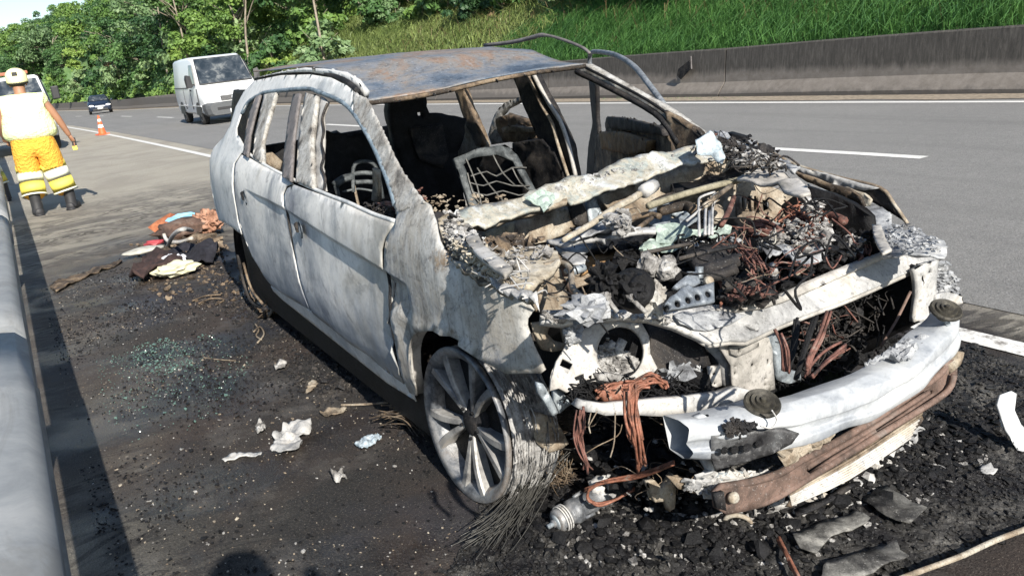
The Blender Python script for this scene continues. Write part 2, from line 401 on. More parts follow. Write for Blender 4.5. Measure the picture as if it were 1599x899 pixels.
M['shoulder'] = t.out(c, ro, 0, bmp, 1., .016)
t = NT('white_road_paint'); o_ = t.xyz()
c = t.ramp(t.noise(60, 5, 0, .7), [(.3, (.55, .53, .49)), (.6, (.78, .77, .73))])
c = t.mix(t.math('MULTIPLY', t.ramp(t.noise(14, 6, .3, .7), [(.5, 0), (.6, 1)]), t.mrange(o_['X'], -3, .2, .12, .85)), c, (.16, .14, .12))
M['paint'] = t.out(c, .7, 0, t.noise(120), .3, .002)
M['dirt'] = plain('roadside_dirt', (.26, .215, .16), .95, 0, .4, 14, .6, .01)
M['soil'] = plain('hill_soil', (.045, .06, .02), 1, 0, .4, 3, .6, .05)

g = MB(); g.add([(-3000, -3000, -2.6), (3000, -3000, -2.6), (3000, 3000, -2.6), (-3000, 3000, -2.6)], [(0, 1, 2, 3)])
g.build('ground', M['soil'], kind='structure')
strip('verge', XS, lambda x: -60, lambda x: ys(x)-3.3, -.035, M['soil'], 2)
strip('shoulder', XS, lambda x: ys(x)-4.1, lambda x: ys(x)+.45, 0, M['shoulder'], 6)
strip('road', XS, lambda x: ys(x)+.38, lambda x: ys(x)+W2+.75, .004, M['road'], 6)
strip('edge_line', XS, lambda x: ys(x)-.06, lambda x: ys(x)+.07, .006, M['paint'], 1)
strip('far_edge_line', XS, lambda x: ys(x)+W2-.07, lambda x: ys(x)+W2+.08, .009, M['paint'], 1)
strip('gutter_dirt', XS, lambda x: ys(x)+W2+.24, lambda x: ys(x)+W2+1.0, .011, M['dirt'], 1, rag=.07)
dash_x = [(-2.45, -6.9), (-14.5, -18.5), (-26.5, -30.5), (-38.5, -42.5), (-50.5, -54.5), (-62.5, -66.5), (-74.5, -78.5), (9.5, 5.5)]
for a, b in dash_x:
    strip('lane_dash', list(np.linspace(a, b, 8)), lambda x: ys(x)+W1-.06, lambda x: ys(x)+W1+.08, .008, M['paint'], 1)

# ---------------------------------------------------------------- far concrete barrier
yb = lambda x: ys(x)+W2+.80
t = NT('stained_concrete'); o_ = t.xyz()
c = t.ramp(t.noise(7, 8, .2, .7), [(.3, (.14, .122, .104)), (.55, (.195, .172, .15)), (.8, (.25, .225, .20))])
zz = t.math('ADD', o_['Z'], t.math('MULTIPLY', t.math('SUBTRACT', t.noise(1, 6, .2, .7, t.mapped((6, 6, 1.4))), .5), .28))
zz = t.math('ADD', zz, t.math('MULTIPLY', t.math('SUBTRACT', t.noise(.4, 3), .5), .16))
up_ = t.mrange(zz, .33, .45)
grime = t.ramp(t.noise(1, 7, .3, .75, t.mapped((26, 26, 3))), [(.30, (.028, .026, .023)), (.5, (.062, .056, .049)), (.72, (.13, .118, .103))])
c = t.mix(t.math('MULTIPLY', up_, .93), c, grime)
c = t.mix(t.mrange(zz, .10, .03, 0, .8), c, (.10, .09, .08))
M['conc'] = t.out(c, .9, 0, t.noise(40, 6), .4, .006)
prof = [(0, -.1), (0, .075), (.17, .27), (.235, .84), (.26, .86), (.40, .86), (.42, .84), (.45, -.1)]
bar_ = empty('concrete_barrier', (-10, yb(-10), 0), label='grimy concrete safety barrier along the far side of the road', cat='barrier')
def barrier_panel(x0, x1):
    n = 3; v = []; f = []
    for i in range(n+1):
        x = x0+(x1-x0)*i/n; inset = .012 if i in (0, n) else 0
        for a, b in prof: v.append((x, yb(x)+a*1.0+(inset if a < .3 else 0), gz(x)+b-inset))
    P = len(prof)
    for i in range(n):
        for k in range(P-1): f.append((i*P+k, i*P+k+1, (i+1)*P+k+1, (i+1)*P+k))
    f += [tuple(range(P)), tuple(range(n*P, n*P+P))[::-1]]
    m_ = MB(); m_.add([Vector(p)-Vector(bar_.location) for p in v], f); return m_.build('barrier_panel', M['conc'], bar_)
x = 8.
while x > -320:
    L = 5.9 if x > -90 else 24
    barrier_panel(x, x-L+.03); x -= L
m_ = MB(); q = px(1078, 97, Y=yb(-10.5)-.02)
arrow = empty('barrier_reflector', q, label='small dark tilted plate fixed to the far barrier face', cat='sign')
P = [px(a, b, Y=yb(q.x)+.10)-q for a, b in [(1058, 118), (1060, 108), (1078, 94), (1079, 108), (1064, 124)]]
m_.prism(P, (0, -.02, 0)); m_.build('plate', M['soot'], arrow)
m_ = MB(); m_.tube([px(1079, 88, Y=yb(q.x)+.13)-q, px(1080, 108, Y=yb(q.x)+.1)-q], .012, 6, 1); m_.build('rod', M['trim'], arrow)

# ---------------------------------------------------------------- near guard rail
t = NT('galvanised_rail')
c = t.ramp(t.noise(4, 8, .4, .7), [(.36, (.22, .23, .235)), (.5, (.28, .29, .29)), (.64, (.34, .345, .34))])
c = t.mix(t.math('MULTIPLY', t.ramp(t.noise(1.3, 7, .6, .7, t.mapped((1, 3, 6))), [(.5, 0), (.6, 1)]), .45), c, (.17, .165, .15))
c = t.mix(t.mrange(t.noise(40, 5, 0, .7), .58, .72, 0, .35), c, (.25, .24, .22))
M['galv'] = t.out(c, .62, .0, t.noise(12, 5), .12, .004)
rail = empty('guard_rail', (0, -2.05, 0), label='galvanised steel guard rail in the left foreground', cat='guard rail')
yr = lambda x: ys(x)-3.555 if x < -4 else -2.185+(x+4)*.014
RP0 = [(.10, .50), (.14, .515), (.11, .545), (.07, .57), (.07, .595), (.11, .62), (.145, .66), (.145, .71), (.115, .745), (.05, .76), (-.005, .755), (-.01, .72)]
RP = [(a, b-.135) for a, b in RP0]
def rail_section(x0, x1, off):
    n = 6; v = []; f = []; P = len(RP)
    for i in range(n+1):
        x = x0+(x1-x0)*i/n
        for a, b in RP: v.append((x, yr(x)+a*(1+off*.03)+2.05, gz(x)+b+off*.004))
    for i in range(n):
        for k in range(P-1): f.append((i*P+k, i*P+k+1, (i+1)*P+k+1, (i+1)*P+k))
    m_ = MB(); m_.add(v, f); o = m_.build('rail_section', M['galv'], rail, True)
    if sum(q.normal.z*q.area for q in o.data.polygons) < 0: o.data.flip_normals()
    s = o.modifiers.new('s', 'SOLIDIFY'); s.thickness = .005
x = 7.0; k = 0
while x > -70:
    rail_section(x, x-4.15, k % 2); x -= 4.0; k += 1
for x in [3.2, -.8, -4.8, -8.8, -12.8, -16.8, -20.8, -24.8, -32.8]:
    m_ = MB(); m_.box((x, yr(x)+2.05-.05, gz(x)+.25), (.11, .16, .72)); m_.build('post', M['galv'], rail, bevel=.006)
# ---------------------------------------------------------------- hillside and plants
def hill(x, y):
    d = y-yb(x)-.45; u = -x
    if d < 0: return gz(x)-.05
    h = .66*min(d/.25, 1)+(.46+.004*min(28, max(0, u-45)))*max(0, d-.2)
    h = min(h, 60*(1-math.exp(-h/60)))*(1-.45*min(1, max(0, (u-110)/150)))
    return gz(x)+h+.35*min(1, d/4)*noise.noise(Vector((x*.12, y*.12, 0)))*2
v = []; f = []; xs = list(np.arange(16, -60, -2.))+list(np.arange(-60, -420, -6.)); dd = [.42, .44, .7, 1, 1.5, 2.2, 3, 4, 5.5, 7, 9, 12, 16, 20, 26, 34, 44, 60, 90, 140]
for x in xs:
    for d in dd: y = yb(x)+d; v.append((x, y, hill(x, y)))
n = len(dd)
for i in range(len(xs)-1):
    for k in range(n-1): f.append((i*n+k, i*n+k+1, (i+1)*n+k+1, (i+1)*n+k))
g = MB(); g.add(v, f); o = g.build('hillside', M['soil'], smooth=True, kind='structure')

def leafmat(name, cols, rough=.55, trans=.25, scale=.9):
    t = NT(name); oi = t.n('ShaderNodeObjectInfo')
    f1 = t.noise(scale, 4, 0, .6); f2 = t.noise(scale*14, 2)
    k = t.math('ADD', t.math('MULTIPLY', f1, .6), t.math('ADD', t.math('MULTIPLY', f2, .35), t.math('MULTIPLY', t.math('SUBTRACT', oi.outputs['Random'], .5), .35)))
    c = t.ramp(k, [(.2+.6*i/(len(cols)-1), q) for i, q in enumerate(cols)])
    t.out(c, rough, 0)
    tr = t.n('ShaderNodeBsdfTranslucent'); t.l(c, tr.inputs[0]); mx = t.n('ShaderNodeMixShader'); mx.inputs[0].default_value = trans
    t.l(t.b.outputs[0], mx.inputs[1]); t.l(tr.outputs[0], mx.inputs[2]); t.l(mx.outputs[0], t.t.nodes['Material Output'].inputs[0])
    return t.m
M['leaf_a'] = leafmat('dark_foliage', [(0.025, 0.066, 0.029), (0.053, 0.124, 0.039), (0.096, 0.194, 0.056), (0.157, 0.264, 0.079)])
M['leaf_b'] = leafmat('light_foliage', [(0.053, 0.114, 0.029), (0.105, 0.202, 0.046), (0.194, 0.307, 0.066), (0.351, 0.456, 0.105)])
M['leaf_c'] = leafmat('greyish_foliage', [(0.07, 0.131, 0.053), (0.14, 0.229, 0.096), (0.246, 0.351, 0.157), (0.351, 0.456, 0.229)])
M['grass_near'] = leafmat('lush_grass', [(0.042, 0.12, 0.042), (0.09, 0.228, 0.066), (0.156, 0.336, 0.09), (0.264, 0.456, 0.144)], .5, .25, 1.1)
M['grass_far'] = leafmat('pale_grass', [(.10, .165, .045), (.17, .24, .065), (.25, .31, .10), (.34, .36, .16)], .5, .3, .5)
M['bark'] = plain('pale_bark', (.26, .22, .17), .9, 0, .4, 6, .5, .02, True)
M['deadleaf'] = leafmat('dry_foliage', [(.12, .08, .04), (.2, .14, .07), (.26, .2, .1)])
def quads(name, C, N, S, A, mat, asp=.45):
    """many small pointed leaves: centres, normals, sizes"""
    n = len(C); r = rng.normal(size=(n, 3)); T = np.cross(N, r); T /= np.linalg.norm(T, axis=1)[:, None]+1e-9
    if A is not None: T = A-N*np.sum(A*N, 1)[:, None]; T /= np.linalg.norm(T, axis=1)[:, None]+1e-9
    B = np.cross(N, T); s = S[:, None]
    V = np.empty((n, 4, 3)); V[:, 0] = C-T*s; V[:, 1] = C+B*s*asp; V[:, 2] = C+T*s; V[:, 3] = C-B*s*asp
    me = bpy.data.meshes.new(name); me.vertices.add(n*4); me.vertices.foreach_set('co', V.reshape(-1).astype(np.float32))
    me.loops.add(n*4); me.loops.foreach_set('vertex_index', np.arange(n*4, dtype=np.int32))
    me.polygons.add(n); me.polygons.foreach_set('loop_start', np.arange(0, n*4, 4, dtype=np.int32))
    me.update(calc_edges=True); me.materials.append(mat); return me
def crown_mesh(name, mat, R_=(3, 3, 3.2), nb=46, nl=150, leaf=.115, low=-.5):
    C = []; N = []
    for _ in range(nb):
        d = rng.normal(size=3); d /= np.linalg.norm(d); d[2] = abs(d[2])*(1 if rng.random() > .3 else -.6)
        p = d*np.array(R_)*rng.uniform(.45, 1.); br = rng.uniform(.45, 1.)*R_[0]*.34
        q = rng.normal(size=(nl, 3)); q /= np.linalg.norm(q, axis=1)[:, None]; q[:, 2] = np.where(q[:, 2] < -.3, -q[:, 2], q[:, 2])
        C.append(p+q*br*rng.uniform(.6, 1.1, (nl, 1))*np.array([1, 1, .7])); nn = q+rng.normal(size=(nl, 3))*.55+np.array([0, 0, .35]); N.append(nn/np.linalg.norm(nn, axis=1)[:, None])
    C = np.concatenate(C); N = np.concatenate(N)
    return quads(name, C, N, rng.uniform(.6, 1.4, len(C))*leaf, None, mat, .6)
def trunk_mesh(h=6, r=.16, nb=6, spread=2.2, seed=0, twig=False):
    rd = random.Random(seed); m_ = MB(); lean = (rd.uniform(-.6, .6), rd.uniform(-.6, .6))
    P = [(0, 0, -.6), (lean[0]*.3, lean[1]*.3, h*.4), (lean[0], lean[1], h*.75), (lean[0]*1.3, lean[1]*1.3, h)]
    m_.tube(P, lambda t: r*.8*(1-.7*t), 7, 3)
    for i in range(nb):
        t = rd.uniform(.45, .95); a = rd.uniform(0, 6.28); b = Vector((lean[0]*t, lean[1]*t, h*t)); L = spread*rd.uniform(.6, 1.2)
        mid = b+Vector((math.cos(a)*L*.4, math.sin(a)*L*.4, L*.55)); e = b+Vector((math.cos(a)*L, math.sin(a)*L, L*rd.uniform(.8, 1.3)))
        m_.tube([b, mid, e], lambda t: r*.42*(1-.75*t), 5, 3)
        if twig:
            for k in range(3):
                a2 = a+rd.uniform(-1, 1); s = mid.lerp(e, rd.uniform(.1, .9))
                m_.tube([s, s+Vector((math.cos(a2)*L*.3, math.sin(a2)*L*.3, L*.25)), s+Vector((math.cos(a2)*L*.5, math.sin(a2)*L*.5, L*.6))], lambda t: r*.2*(1-.7*t), 4, 2)
    me = bpy.data.meshes.new('trunk'); me.from_pydata(m_.v, [], m_.f); me.materials.append(M['bark'])
    me.polygons.foreach_set('use_smooth', [True]*len(me.polygons)); return me
CR = [crown_mesh('crown', M['leaf_a'], (3, 3, 3.0)), crown_mesh('crown', M['leaf_b'], (2.6, 2.6, 2.8), 40), crown_mesh('crown', M['leaf_a'], (3.6, 3.3, 2.4), 54),
      crown_mesh('crown', M['leaf_c'], (2.8, 3, 2.3), 36, 120), crown_mesh('crown', M['leaf_b'], (3.2, 3.2, 3.6), 56)]
TR = [trunk_mesh(6.5, .17, 6, 2.3, s) for s in range(4)]
kinds = ['dark green dense crown', 'bright yellow-green crown', 'dark spreading crown', 'greyish green open crown', 'tall bright green crown']
def vis(x, y, z):
    d = Vector((x, y, z))-Vector(CAM); dz = d.dot(Vector(fw))
    if dz < 1: return None
    return (799.5+F*d.dot(Vector(rt))/dz, 449.5-F*d.dot(Vector(up))/dz, dz)
def where(x, y, z):
    q = vis(x, y, z); a = q[0] if q else -1
    for lim, w_ in ((96, 'behind the worker'), (150, 'left of the dark car'), (205, 'behind the dark car'), (262, 'between the dark car and the van'), (330, 'behind the left half of the van'), (400, 'behind the right half of the van'), (480, 'right of the van'), (600, 'above the rear of the burnt car'), (760, 'above the roof of the burnt car')):
        if a < lim: return w_
    return 'above the open far car door'
def tree(x, y, s, k, lab, h=4.6, name='tree', group='forest trees on the hillside', cat_='tree', rz=None):
    z = hill(x, y); e = empty(name, (x, y, z-.1), random.uniform(0, 6.28), label=lab, cat=cat_, group=group)
    e.scale = (s, s, s*random.uniform(.9, 1.15))
    o = bpy.data.objects.new('trunk', TR[random.randrange(4)]); col.objects.link(o); o.parent = e; o.scale = (1, 1, h/6)
    o = bpy.data.objects.new('crown', CR[k]); col.objects.link(o); o.parent = e; o.location.z = h
    return e
placed = []
nt_ = 0
for tr_ in range(6000):
    u = 24*(13 ** random.random()); x = -u
    df = 13 if u < 22 else max(1.6, 13-(u-22)*.42)
    d = df+random.random()**1.4*(16+u*.10); y = yb(x)+.5+d
    sp = 2.5+u*.02
    if any((x-a)**2+(y-b)**2 < sp*sp for a, b in placed): continue
    q = vis(x, y, hill(x, y)+2); q2 = vis(x, y, hill(x, y)+9)
    if not q or q[0] < -90 or q[0] > 900 or q[1] < -40: continue
    placed.append((x, y)); nt_ += 1
    s = random.uniform(.6, 1.)*(1+.004*u); k = random.choices(range(5), [4, 3, 3, 2, 2])[0]
    near_ = 'roadside' if d < 4 else 'uphill'
    hh = random.uniform(2.4, 4.8); tp_ = vis(x, y, hill(x, y)+s*(hh+3.2)); lim = 42-.27*tp_[0] if tp_[0] < 200 else -999
    if tp_[1] < lim:
        s = (F and (hill(x, y) and (vis(x, y, hill(x, y))[1]-lim)/(vis(x, y, hill(x, y))[1]-tp_[1]))*s)
        if s < .25: continue
    sz = 'small' if s < .75 else ('medium' if s < 1.05 else 'large'); wh_ = where(x, y, hill(x, y)+2)
    tree(x, y, s, k, '%s %s tree with %s %s' % (sz, near_, kinds[k], wh_), h=hh, group='%s %s trees with %s %s' % (sz, near_, kinds[k], wh_))
    if nt_ > 215: break
# bare pale trees standing in the forest
def bare(pxx, pyy, u, hgt, lab, seed, spread=2.):
    d = ray(pxx, pyy); tt = (u+CAM[0])/-d[0]; p = CAM+d*tt; y = p[1]
    y = max(y, yb(-u)+1.2); z = hill(-u, y)
    e = empty('bare_tree', (-u, y, z), label=lab, cat='tree')
    o = bpy.data.objects.new('trunk', trunk_mesh(hgt, .055+.006*hgt, 5, spread, seed, True)); col.objects.link(o); o.parent = e
for a in [(165, 100, 68, 7.5, 'leafless forked pale tree left of the white van', 1), (318, 75, 46, 6.5, 'crooked bare trunk rising above the white van', 2, 1.6),
          (432, 85, 34, 5.5, 'thin bare tree right of the white van roof', 3, 1.4), 
          (245, 60, 60, 8, 'slim leafless tree between the dark car and the van', 9, 1.5)]: bare(*a)
# low shrubs
SH = [crown_mesh('foliage', M['leaf_b'], (1.1, 1.1, .9), 22, 60, .10), crown_mesh('foliage', M['leaf_a'], (1.2, 1.2, .9), 24, 60, .10), crown_mesh('foliage', M['leaf_c'], (1, 1, 1.1), 20, 60, .09), crown_mesh('foliage', M['deadleaf'], (.8, .8, 1.1), 12, 40, .09)]
STM = trunk_mesh(.9, .04, 4, .5, 11)
SK = ['bright green', 'dark green', 'grey-green', 'dry brown']
def shrub(x, y, s, k, group):
    group = group+' '+where(x, y, hill(x, y))
    e = empty('shrub', (x, y, hill(x, y)-.05), random.uniform(0, 6.28), label='%s leafy shrub among the %s' % (SK[k], group), cat='shrub', group='%s shrubs among the %s' % (SK[k], group)); e.scale = (s, s, s*random.uniform(.8, 1.3))
    for nm, me, z in (('stem', STM, 0), ('foliage', SH[k], .55)):
        o = bpy.data.objects.new(nm, me); col.objects.link(o); o.parent = e; o.location.z = z
for i in range(80):
    u = random.uniform(34, 130); d = random.uniform(.4, 3.5)*(1+u/100)
    shrub(-u, yb(-u)+.5+d, random.uniform(.6, 1.3)*(1+u/110), random.choices(range(4), [5, 4, 3, 1])[0], 'barrier undergrowth')
for i in range(46):
    u = random.uniform(3, 27); d = random.uniform(4.2, 11)*(1-.3*(u < 8))
    shrub(-u, yb(-u)+.5+d+(1.5 if u < 9 else 0), random.uniform(.5, 1.25), random.choices(range(4), [3, 5, 5, 1])[0], 'bank grass')
def hillpt(a, b):
    d = ray(a, b); t = 8.
    while t < 120:
        p = CAM+d*t
        if p[1] > yb(p[0])+.6 and p[2] < hill(p[0], p[1]): return p
        t += .1
    return None
for a, b, s_, k in [(700, 30, 1.1, 1), (725, 12, 1.2, 1), (760, 22, 1., 0), (790, 35, .8, 3), (815, 14, 1.1, 1), (850, 8, 1.2, 1), (880, 25, .8, 2), (900, 5, 1.1, 3), (935, 12, 1., 1), (975, 4, 1.2, 1), (1010, 10, .9, 3), (1050, 2, 1.1, 1), (640, 20, 1.1, 2), (600, 35, 1., 2), (570, 30, 1., 2), (620, 45, .9, 2),
                    (660, 40, .8, 0), (670, 8, 1.2, 0), (740, 45, .8, 1), (590, 12, 1.2, 0), (545, 10, 1.2, 0), (1100, -8, 1.1, 1), (1170, -12, 1.2, 2)]:
    p = hillpt(a, b)
    if p is not None: shrub(p[0], p[1], s_, k, 'bank grass')
# grass blades as one mesh per kind
def grass(name, label, n, ur, dr, L, wd, mat, lean):
    u = rng.uniform(*ur, n); d = rng.uniform(0, 1, n)**.8*(dr[1]-dr[0])+dr[0]
    cl = rng.integers(0, n//14, n); cx_ = rng.normal(0, 1, n//14)
    base = np.array([(-a, yb(-a)+.47+b, 0) for a, b in zip(u, d)])
    base[:, 2] = [hill(p[0], p[1])-.03 for p in base]
    h = L*rng.uniform(.5, 1.3, n); an = rng.uniform(0, 6.283, n)
    dirx = np.cos(an)*.5+lean[0]+cx_[cl]*.2; diry = np.sin(an)*.5+lean[1]
    V = np.empty((n, 5, 3)); side = np.stack([-np.sin(an+1.2), np.cos(an+1.2), an*0], 1)*wd*rng.uniform(.7, 1.4, n)[:, None]
    mid = base+np.stack([dirx*h*.28, diry*h*.28, h*.62], 1); tip = base+np.stack([dirx*h*1.05, diry*h*1.05, h*(.55+rng.uniform(-.45, .35, n))], 1)
    V[:, 0] = base-side; V[:, 1] = base+side; V[:, 2] = mid+side*.8; V[:, 3] = mid-side*.8; V[:, 4] = tip
    for arr in (mid, tip) if dr[0] >= 0 else ():
        yy = np.array([yb(q) for q in arr[:, 0]])+.47; m_ = arr[:, 1] < yy; arr[m_, 2] = np.maximum(arr[m_, 2], np.array([gz(q) for q in arr[m_, 0]])+.885)
        arr[:, 1] = np.maximum(arr[:, 1], yy-.26)
    V[:, 2] = mid+side*.8; V[:, 3] = mid-side*.8; V[:, 4] = tip
    me = bpy.data.meshes.new(name); me.vertices.add(n*5); me.vertices.foreach_set('co', V.reshape(-1).astype(np.float32))
    b = np.arange(n)*5; q = np.stack([b, b+1, b+2, b+3, b+3, b+2, b+4], 1).reshape(-1)
    me.loops.add(n*7); me.loops.foreach_set('vertex_index', q.astype(np.int32)); me.polygons.add(n*2)
    me.polygons.foreach_set('loop_start', np.stack([np.arange(n)*7, np.arange(n)*7+4], 1).reshape(-1).astype(np.int32)); me.update(calc_edges=True)
    o = link(name, me, mat); tag(o, label, 'grass', kind='stuff')
def leafmass(name, label, n, ur, df, hgt, leaf, mat, cf):
    """continuous layer of leafage over the hillside: humps of leaves, gaps between"""
    U = rng.uniform(0, 1, n); u = ur[0]*(ur[1]/ur[0])**U; C = np.empty((n, 3)); N = np.empty((n, 3)); k = 0
    for a in u:
        lo, hi = df(a); d = lo+rng.uniform()**1.5*(hi-lo); x, y = -a, yb(-a)+.5+d
        q = Vector((x*cf, y*cf, 3)); hmp = max(0, .5+noise.noise(q)*1.3+.5*noise.noise(q*2.7))
        lim_h = hgt*hmp*min(1, .25+d/3)
        C[k] = (x, y, hill(x, y)+lim_h*rng.uniform(.55, 1.05))
        if u.max() > 200:
            qq = vis(*C[k])
            if qq and qq[0] < 210 and qq[1] < 40-.27*qq[0]+9*noise.noise(Vector((qq[0]*.06, 0, 0))): C[k, 2] = hill(x, y)-1
        g_ = noise.noise_vector(q*1.7); N[k] = (g_[0]+.35+rng.normal()*.35, g_[1]-.35+rng.normal()*.35, .6+rng.normal()*.3); k += 1
    N /= np.linalg.norm(N, axis=1)[:, None]
    me = quads(name, C, N, rng.uniform(.6, 1.4, n)*leaf*(.6+u/ur[1]), None, mat, .6); o = bpy.data.objects.new(name, me); col.objects.link(o); tag(o, label, 'undergrowth', kind='stuff')
leafmass('undergrowth', 'dense green undergrowth covering the ground between the forest trees', 120000, (26, 150), lambda u: (max(.2, 11-(u-26)*.42), 22+u*.12), 2.6, .10, M['leaf_b'], .45)
leafmass('undergrowth', 'darker leafy undergrowth mixed into the hillside behind the barrier', 90000, (28, 150), lambda u: (max(.5, 12-(u-28)*.42), 22+u*.12), 3.2, .115, M['leaf_a'], .3)
leafmass('distant_forest', 'distant forest canopy on the hill at the far left', 60000, (110, 410), lambda u: (1, 120), 4.5, .75, M['leaf_a'], .10)
leafmass('distant_forest', 'lighter patches of distant forest canopy on the far hill', 26000, (110, 410), lambda u: (1, 120), 4.8, .7, M['leaf_c'], .13)
grass('grass', 'long lush green grass hanging over the far barrier', 125000, (-4, 20), (0, 7.5), .58, .0085, M['grass_near'], (.45, -.45))
grass('grass', 'scattered dry stems rising above the lush grass', 2600, (-2, 30), (.5, 9), .95, .007, M['deadleaf'], (.1, -.1))
grass('grass', 'pale yellow-green grass on the slope behind the van', 60000, (18, 48), (0, 13), .7, .016, M['grass_far'], (.1, -.2))
grass('grass', 'sparse weeds at the foot of the far barrier', 900, (9, 13), (-.72, -.6), .12, .006, M['grass_near'], (0, 0))

# ================================================================ the burnt car (front axle at the origin, front towards +X)
car = empty('burnt_car', (0, 0, 0), label='burnt-out pale grey SUV with collapsed engine bay standing on its rims', cat='car')
CO = Vector(car.location)
def interp(x, P):
    if x <= P[0][0]: return P[0][1]
    for (a, b), (c_, d) in zip(P, P[1:]):
        if x <= c_: return b+(d-b)*(x-a)/(c_-a)
    return P[-1][1]
ZP = [(.05, .82), (.22, .862), (.42, .893), (.62, .905), (.80, .902), (.9, .878), (.97, .84), (1.05, .79), (1.2, .70), (1.32, .625), (1.42, .56)]
_zp = cat([Vector((a, b, 0)) for a, b in ZP], 6); ZP = [(p.x, p.y) for p in _zp]
CRS = []  # crease along the doors, shaped to fall in shade as a dark streak
def sidey(x, z, crease=True):
    x = max(-3.7, min(.8, x)); z = max(0., min(1.5, z))
    y = interp(z, ZP)
    if x > .05: y -= .13*((x-.05)/.65)**2
    if x < -2.5: y -= .10*((-2.5-x)/1.1)**2
    if x > -.35 and z < .62: y += .022*math.exp(-((math.hypot(x, z-.25)-.42)/.06)**2)
    if z < .35: y -= .012*math.sin(min(1, (.35-z)/.1)*math.pi/2)
    if crease and CRS:
        a, b = CRS[0][0], CRS[-1][0]
        if a < x < b:
            zc = interp(x, CRS); wd = interp(x, [(a, .0), (a+.3, .018), (b-.35, .034), (b-.03, .042), (b, .0)])
            t = (zc-z)
            if t > 0: y -= wd*.85*min(1, t/max(wd, 1e-4))*max(0, 1-max(0, t-wd)/.30)
    return -y
def sp(x, y, crease=False):
    """point of the body side that shows at x, y in the photograph"""
    Y = -.9; p = None
    for i in range(25):
        p = px(x, y, Y=Y); Y2 = sidey(p.x, p.z, crease); Y = Y*.4+Y2*.6
    return p
for q in [(380, 293), (443, 323), (511, 366), (572, 403), (636, 444)]:
    p = sp(*q); CRS.append((p.x, p.z))
print('crease', [(round(a, 2), round(b, 2)) for a, b in CRS])
def side(name, pts, mat, holes=(), off=0, **k):
    P = [sp(*q) for q in pts]; P = [(p.x, p.z) for p in P]; H = [[(sp(*q).x, sp(*q).z) for q in h] for h in holes]
    a = dict(st=.028, th=.006); a.update(k)
    zc = []
    for dz in (.003, 0, -.008, -.017, -.026, -.036, -.046, -.056): zc.append([(x, z+dz) for x, z in [(CRS[0][0]+(CRS[-1][0]-CRS[0][0])*i/24, interp(CRS[0][0]+(CRS[-1][0]-CRS[0][0])*i/24, CRS)) for i in range(25)]])
    return sheet(name, P, lambda u, v: (u, sidey(u, v)+off, v), mat, car, holes=H, lines=zc if a.pop('crs', True) else (), **a)
# --- near body side
o = side('body_side', [(352, 347), (343, 345), (336, 320), (330, 290), (328, 266), (328, 250), (334, 232), (349, 216), (360, 197), (368, 168), (381, 144), (397, 127), (440, 118), (485, 117), (518, 122), (542, 134), (552, 143), (553, 182), (547, 172), (528, 157), (496, 144), (477, 139), (419, 144), (404, 149), (387, 160), (377, 178), (370, 200), (371, 214), (386, 237),
    (377, 240), (366, 256), (364, 280), (368, 320), (372, 345), (378, 366), (366, 357)], M['side'], st=.022, cr=.0012, cs=6, crs=False)
side('a_pillar', [(552, 143), (556, 146), (575, 155), (590, 187), (605, 219), (624, 260), (647, 294), (666, 317), (640, 326), (618, 334), (616, 318), (605, 283), (584, 232), (566, 199), (553, 180)], M['pillar'], st=.016, cr=.004, cs=30, rag=.003, crs=False)
side('rear_door', [(378, 242), (392, 248), (411, 259), (451, 280), (458, 288), (448, 291), (442, 304), (444, 329), (452, 374), (463, 420), (485, 484), (450, 463), (424, 445), (417, 437), (404, 416), (394, 400), (381, 368), (374, 345), (370, 320), (366, 281), (368, 257)],
     M['door'], cr=.0022, cs=4)
side('front_door', [(461, 289), (507, 306), (541, 319), (580, 337), (616, 349), (609, 360), (601, 372), (596, 390), (596, 416), (602, 446), (602, 476), (608, 522), (623, 575), (632, 599), (600, 576), (572, 552), (549, 536), (500, 498), (488, 487), (465, 420), (454, 374), (446, 329), (444, 306), (450, 294)],
     M['door'], cr=.0025, cs=4)
side('sill', [(420, 447), (450, 465), (485, 488), (549, 539), (572, 555), (600, 580), (636, 606), (645, 628), (600, 598), (560, 566), (520, 534), (480, 502), (440, 470), (424, 455)], M['side'], off=.012, st=.02, crs=False)
# thin bright shut-line edges of the doors
for P in ([(442, 304), (444, 329), (452, 374), (463, 420), (485, 486)], [(617, 348), (602, 371), (598, 390), (599, 416), (604, 446), (604, 476), (610, 522), (625, 575), (636, 603)], [(378, 241), (367, 257), (365, 280), (369, 320), (379, 368)]):
    m_ = MB(); m_.tube([sp(*q)-CO+Vector((0, .012, 0)) for q in P], .006, 6, 3); m_.build('door_seal', M['soot'], car)
M['handle'] = burnt('dark_recess', [(.02, .025, .03), (.06, .08, .1), (.3, .33, .36)], 30, .6)  # blue-black mottle for the handle recesses
def local(m_): m_.v = [tuple(Vector(p)-CO) for p in m_.v]; return m_
for q in [(383, 308), (469, 358)]:
    c = sp(*q); n = Vector((0, -1, 0)); m_ = MB()
    m_.lathe([(.034, .002), (.034, .006), (.027, .007), (.022, -.004)], (0, 0, 0), n, 18); MB().add([(c.x+p[0]*.8+.008, c.y+p[1]*.6, c.z+p[2]*1.15) for p in m_.v], m_.f).build('door_handle_recess', M['handle'], car, True)
    m_ = MB(); m_.lump(c+Vector((-.028, -.004, .012)), (.016, .012, .018), .3, 2); m_.lump(c+Vector((-.03, -.004, -.005)), (.012, .01, .012), .3, 2); local(m_).build('lock_stub', M['soot'], car)
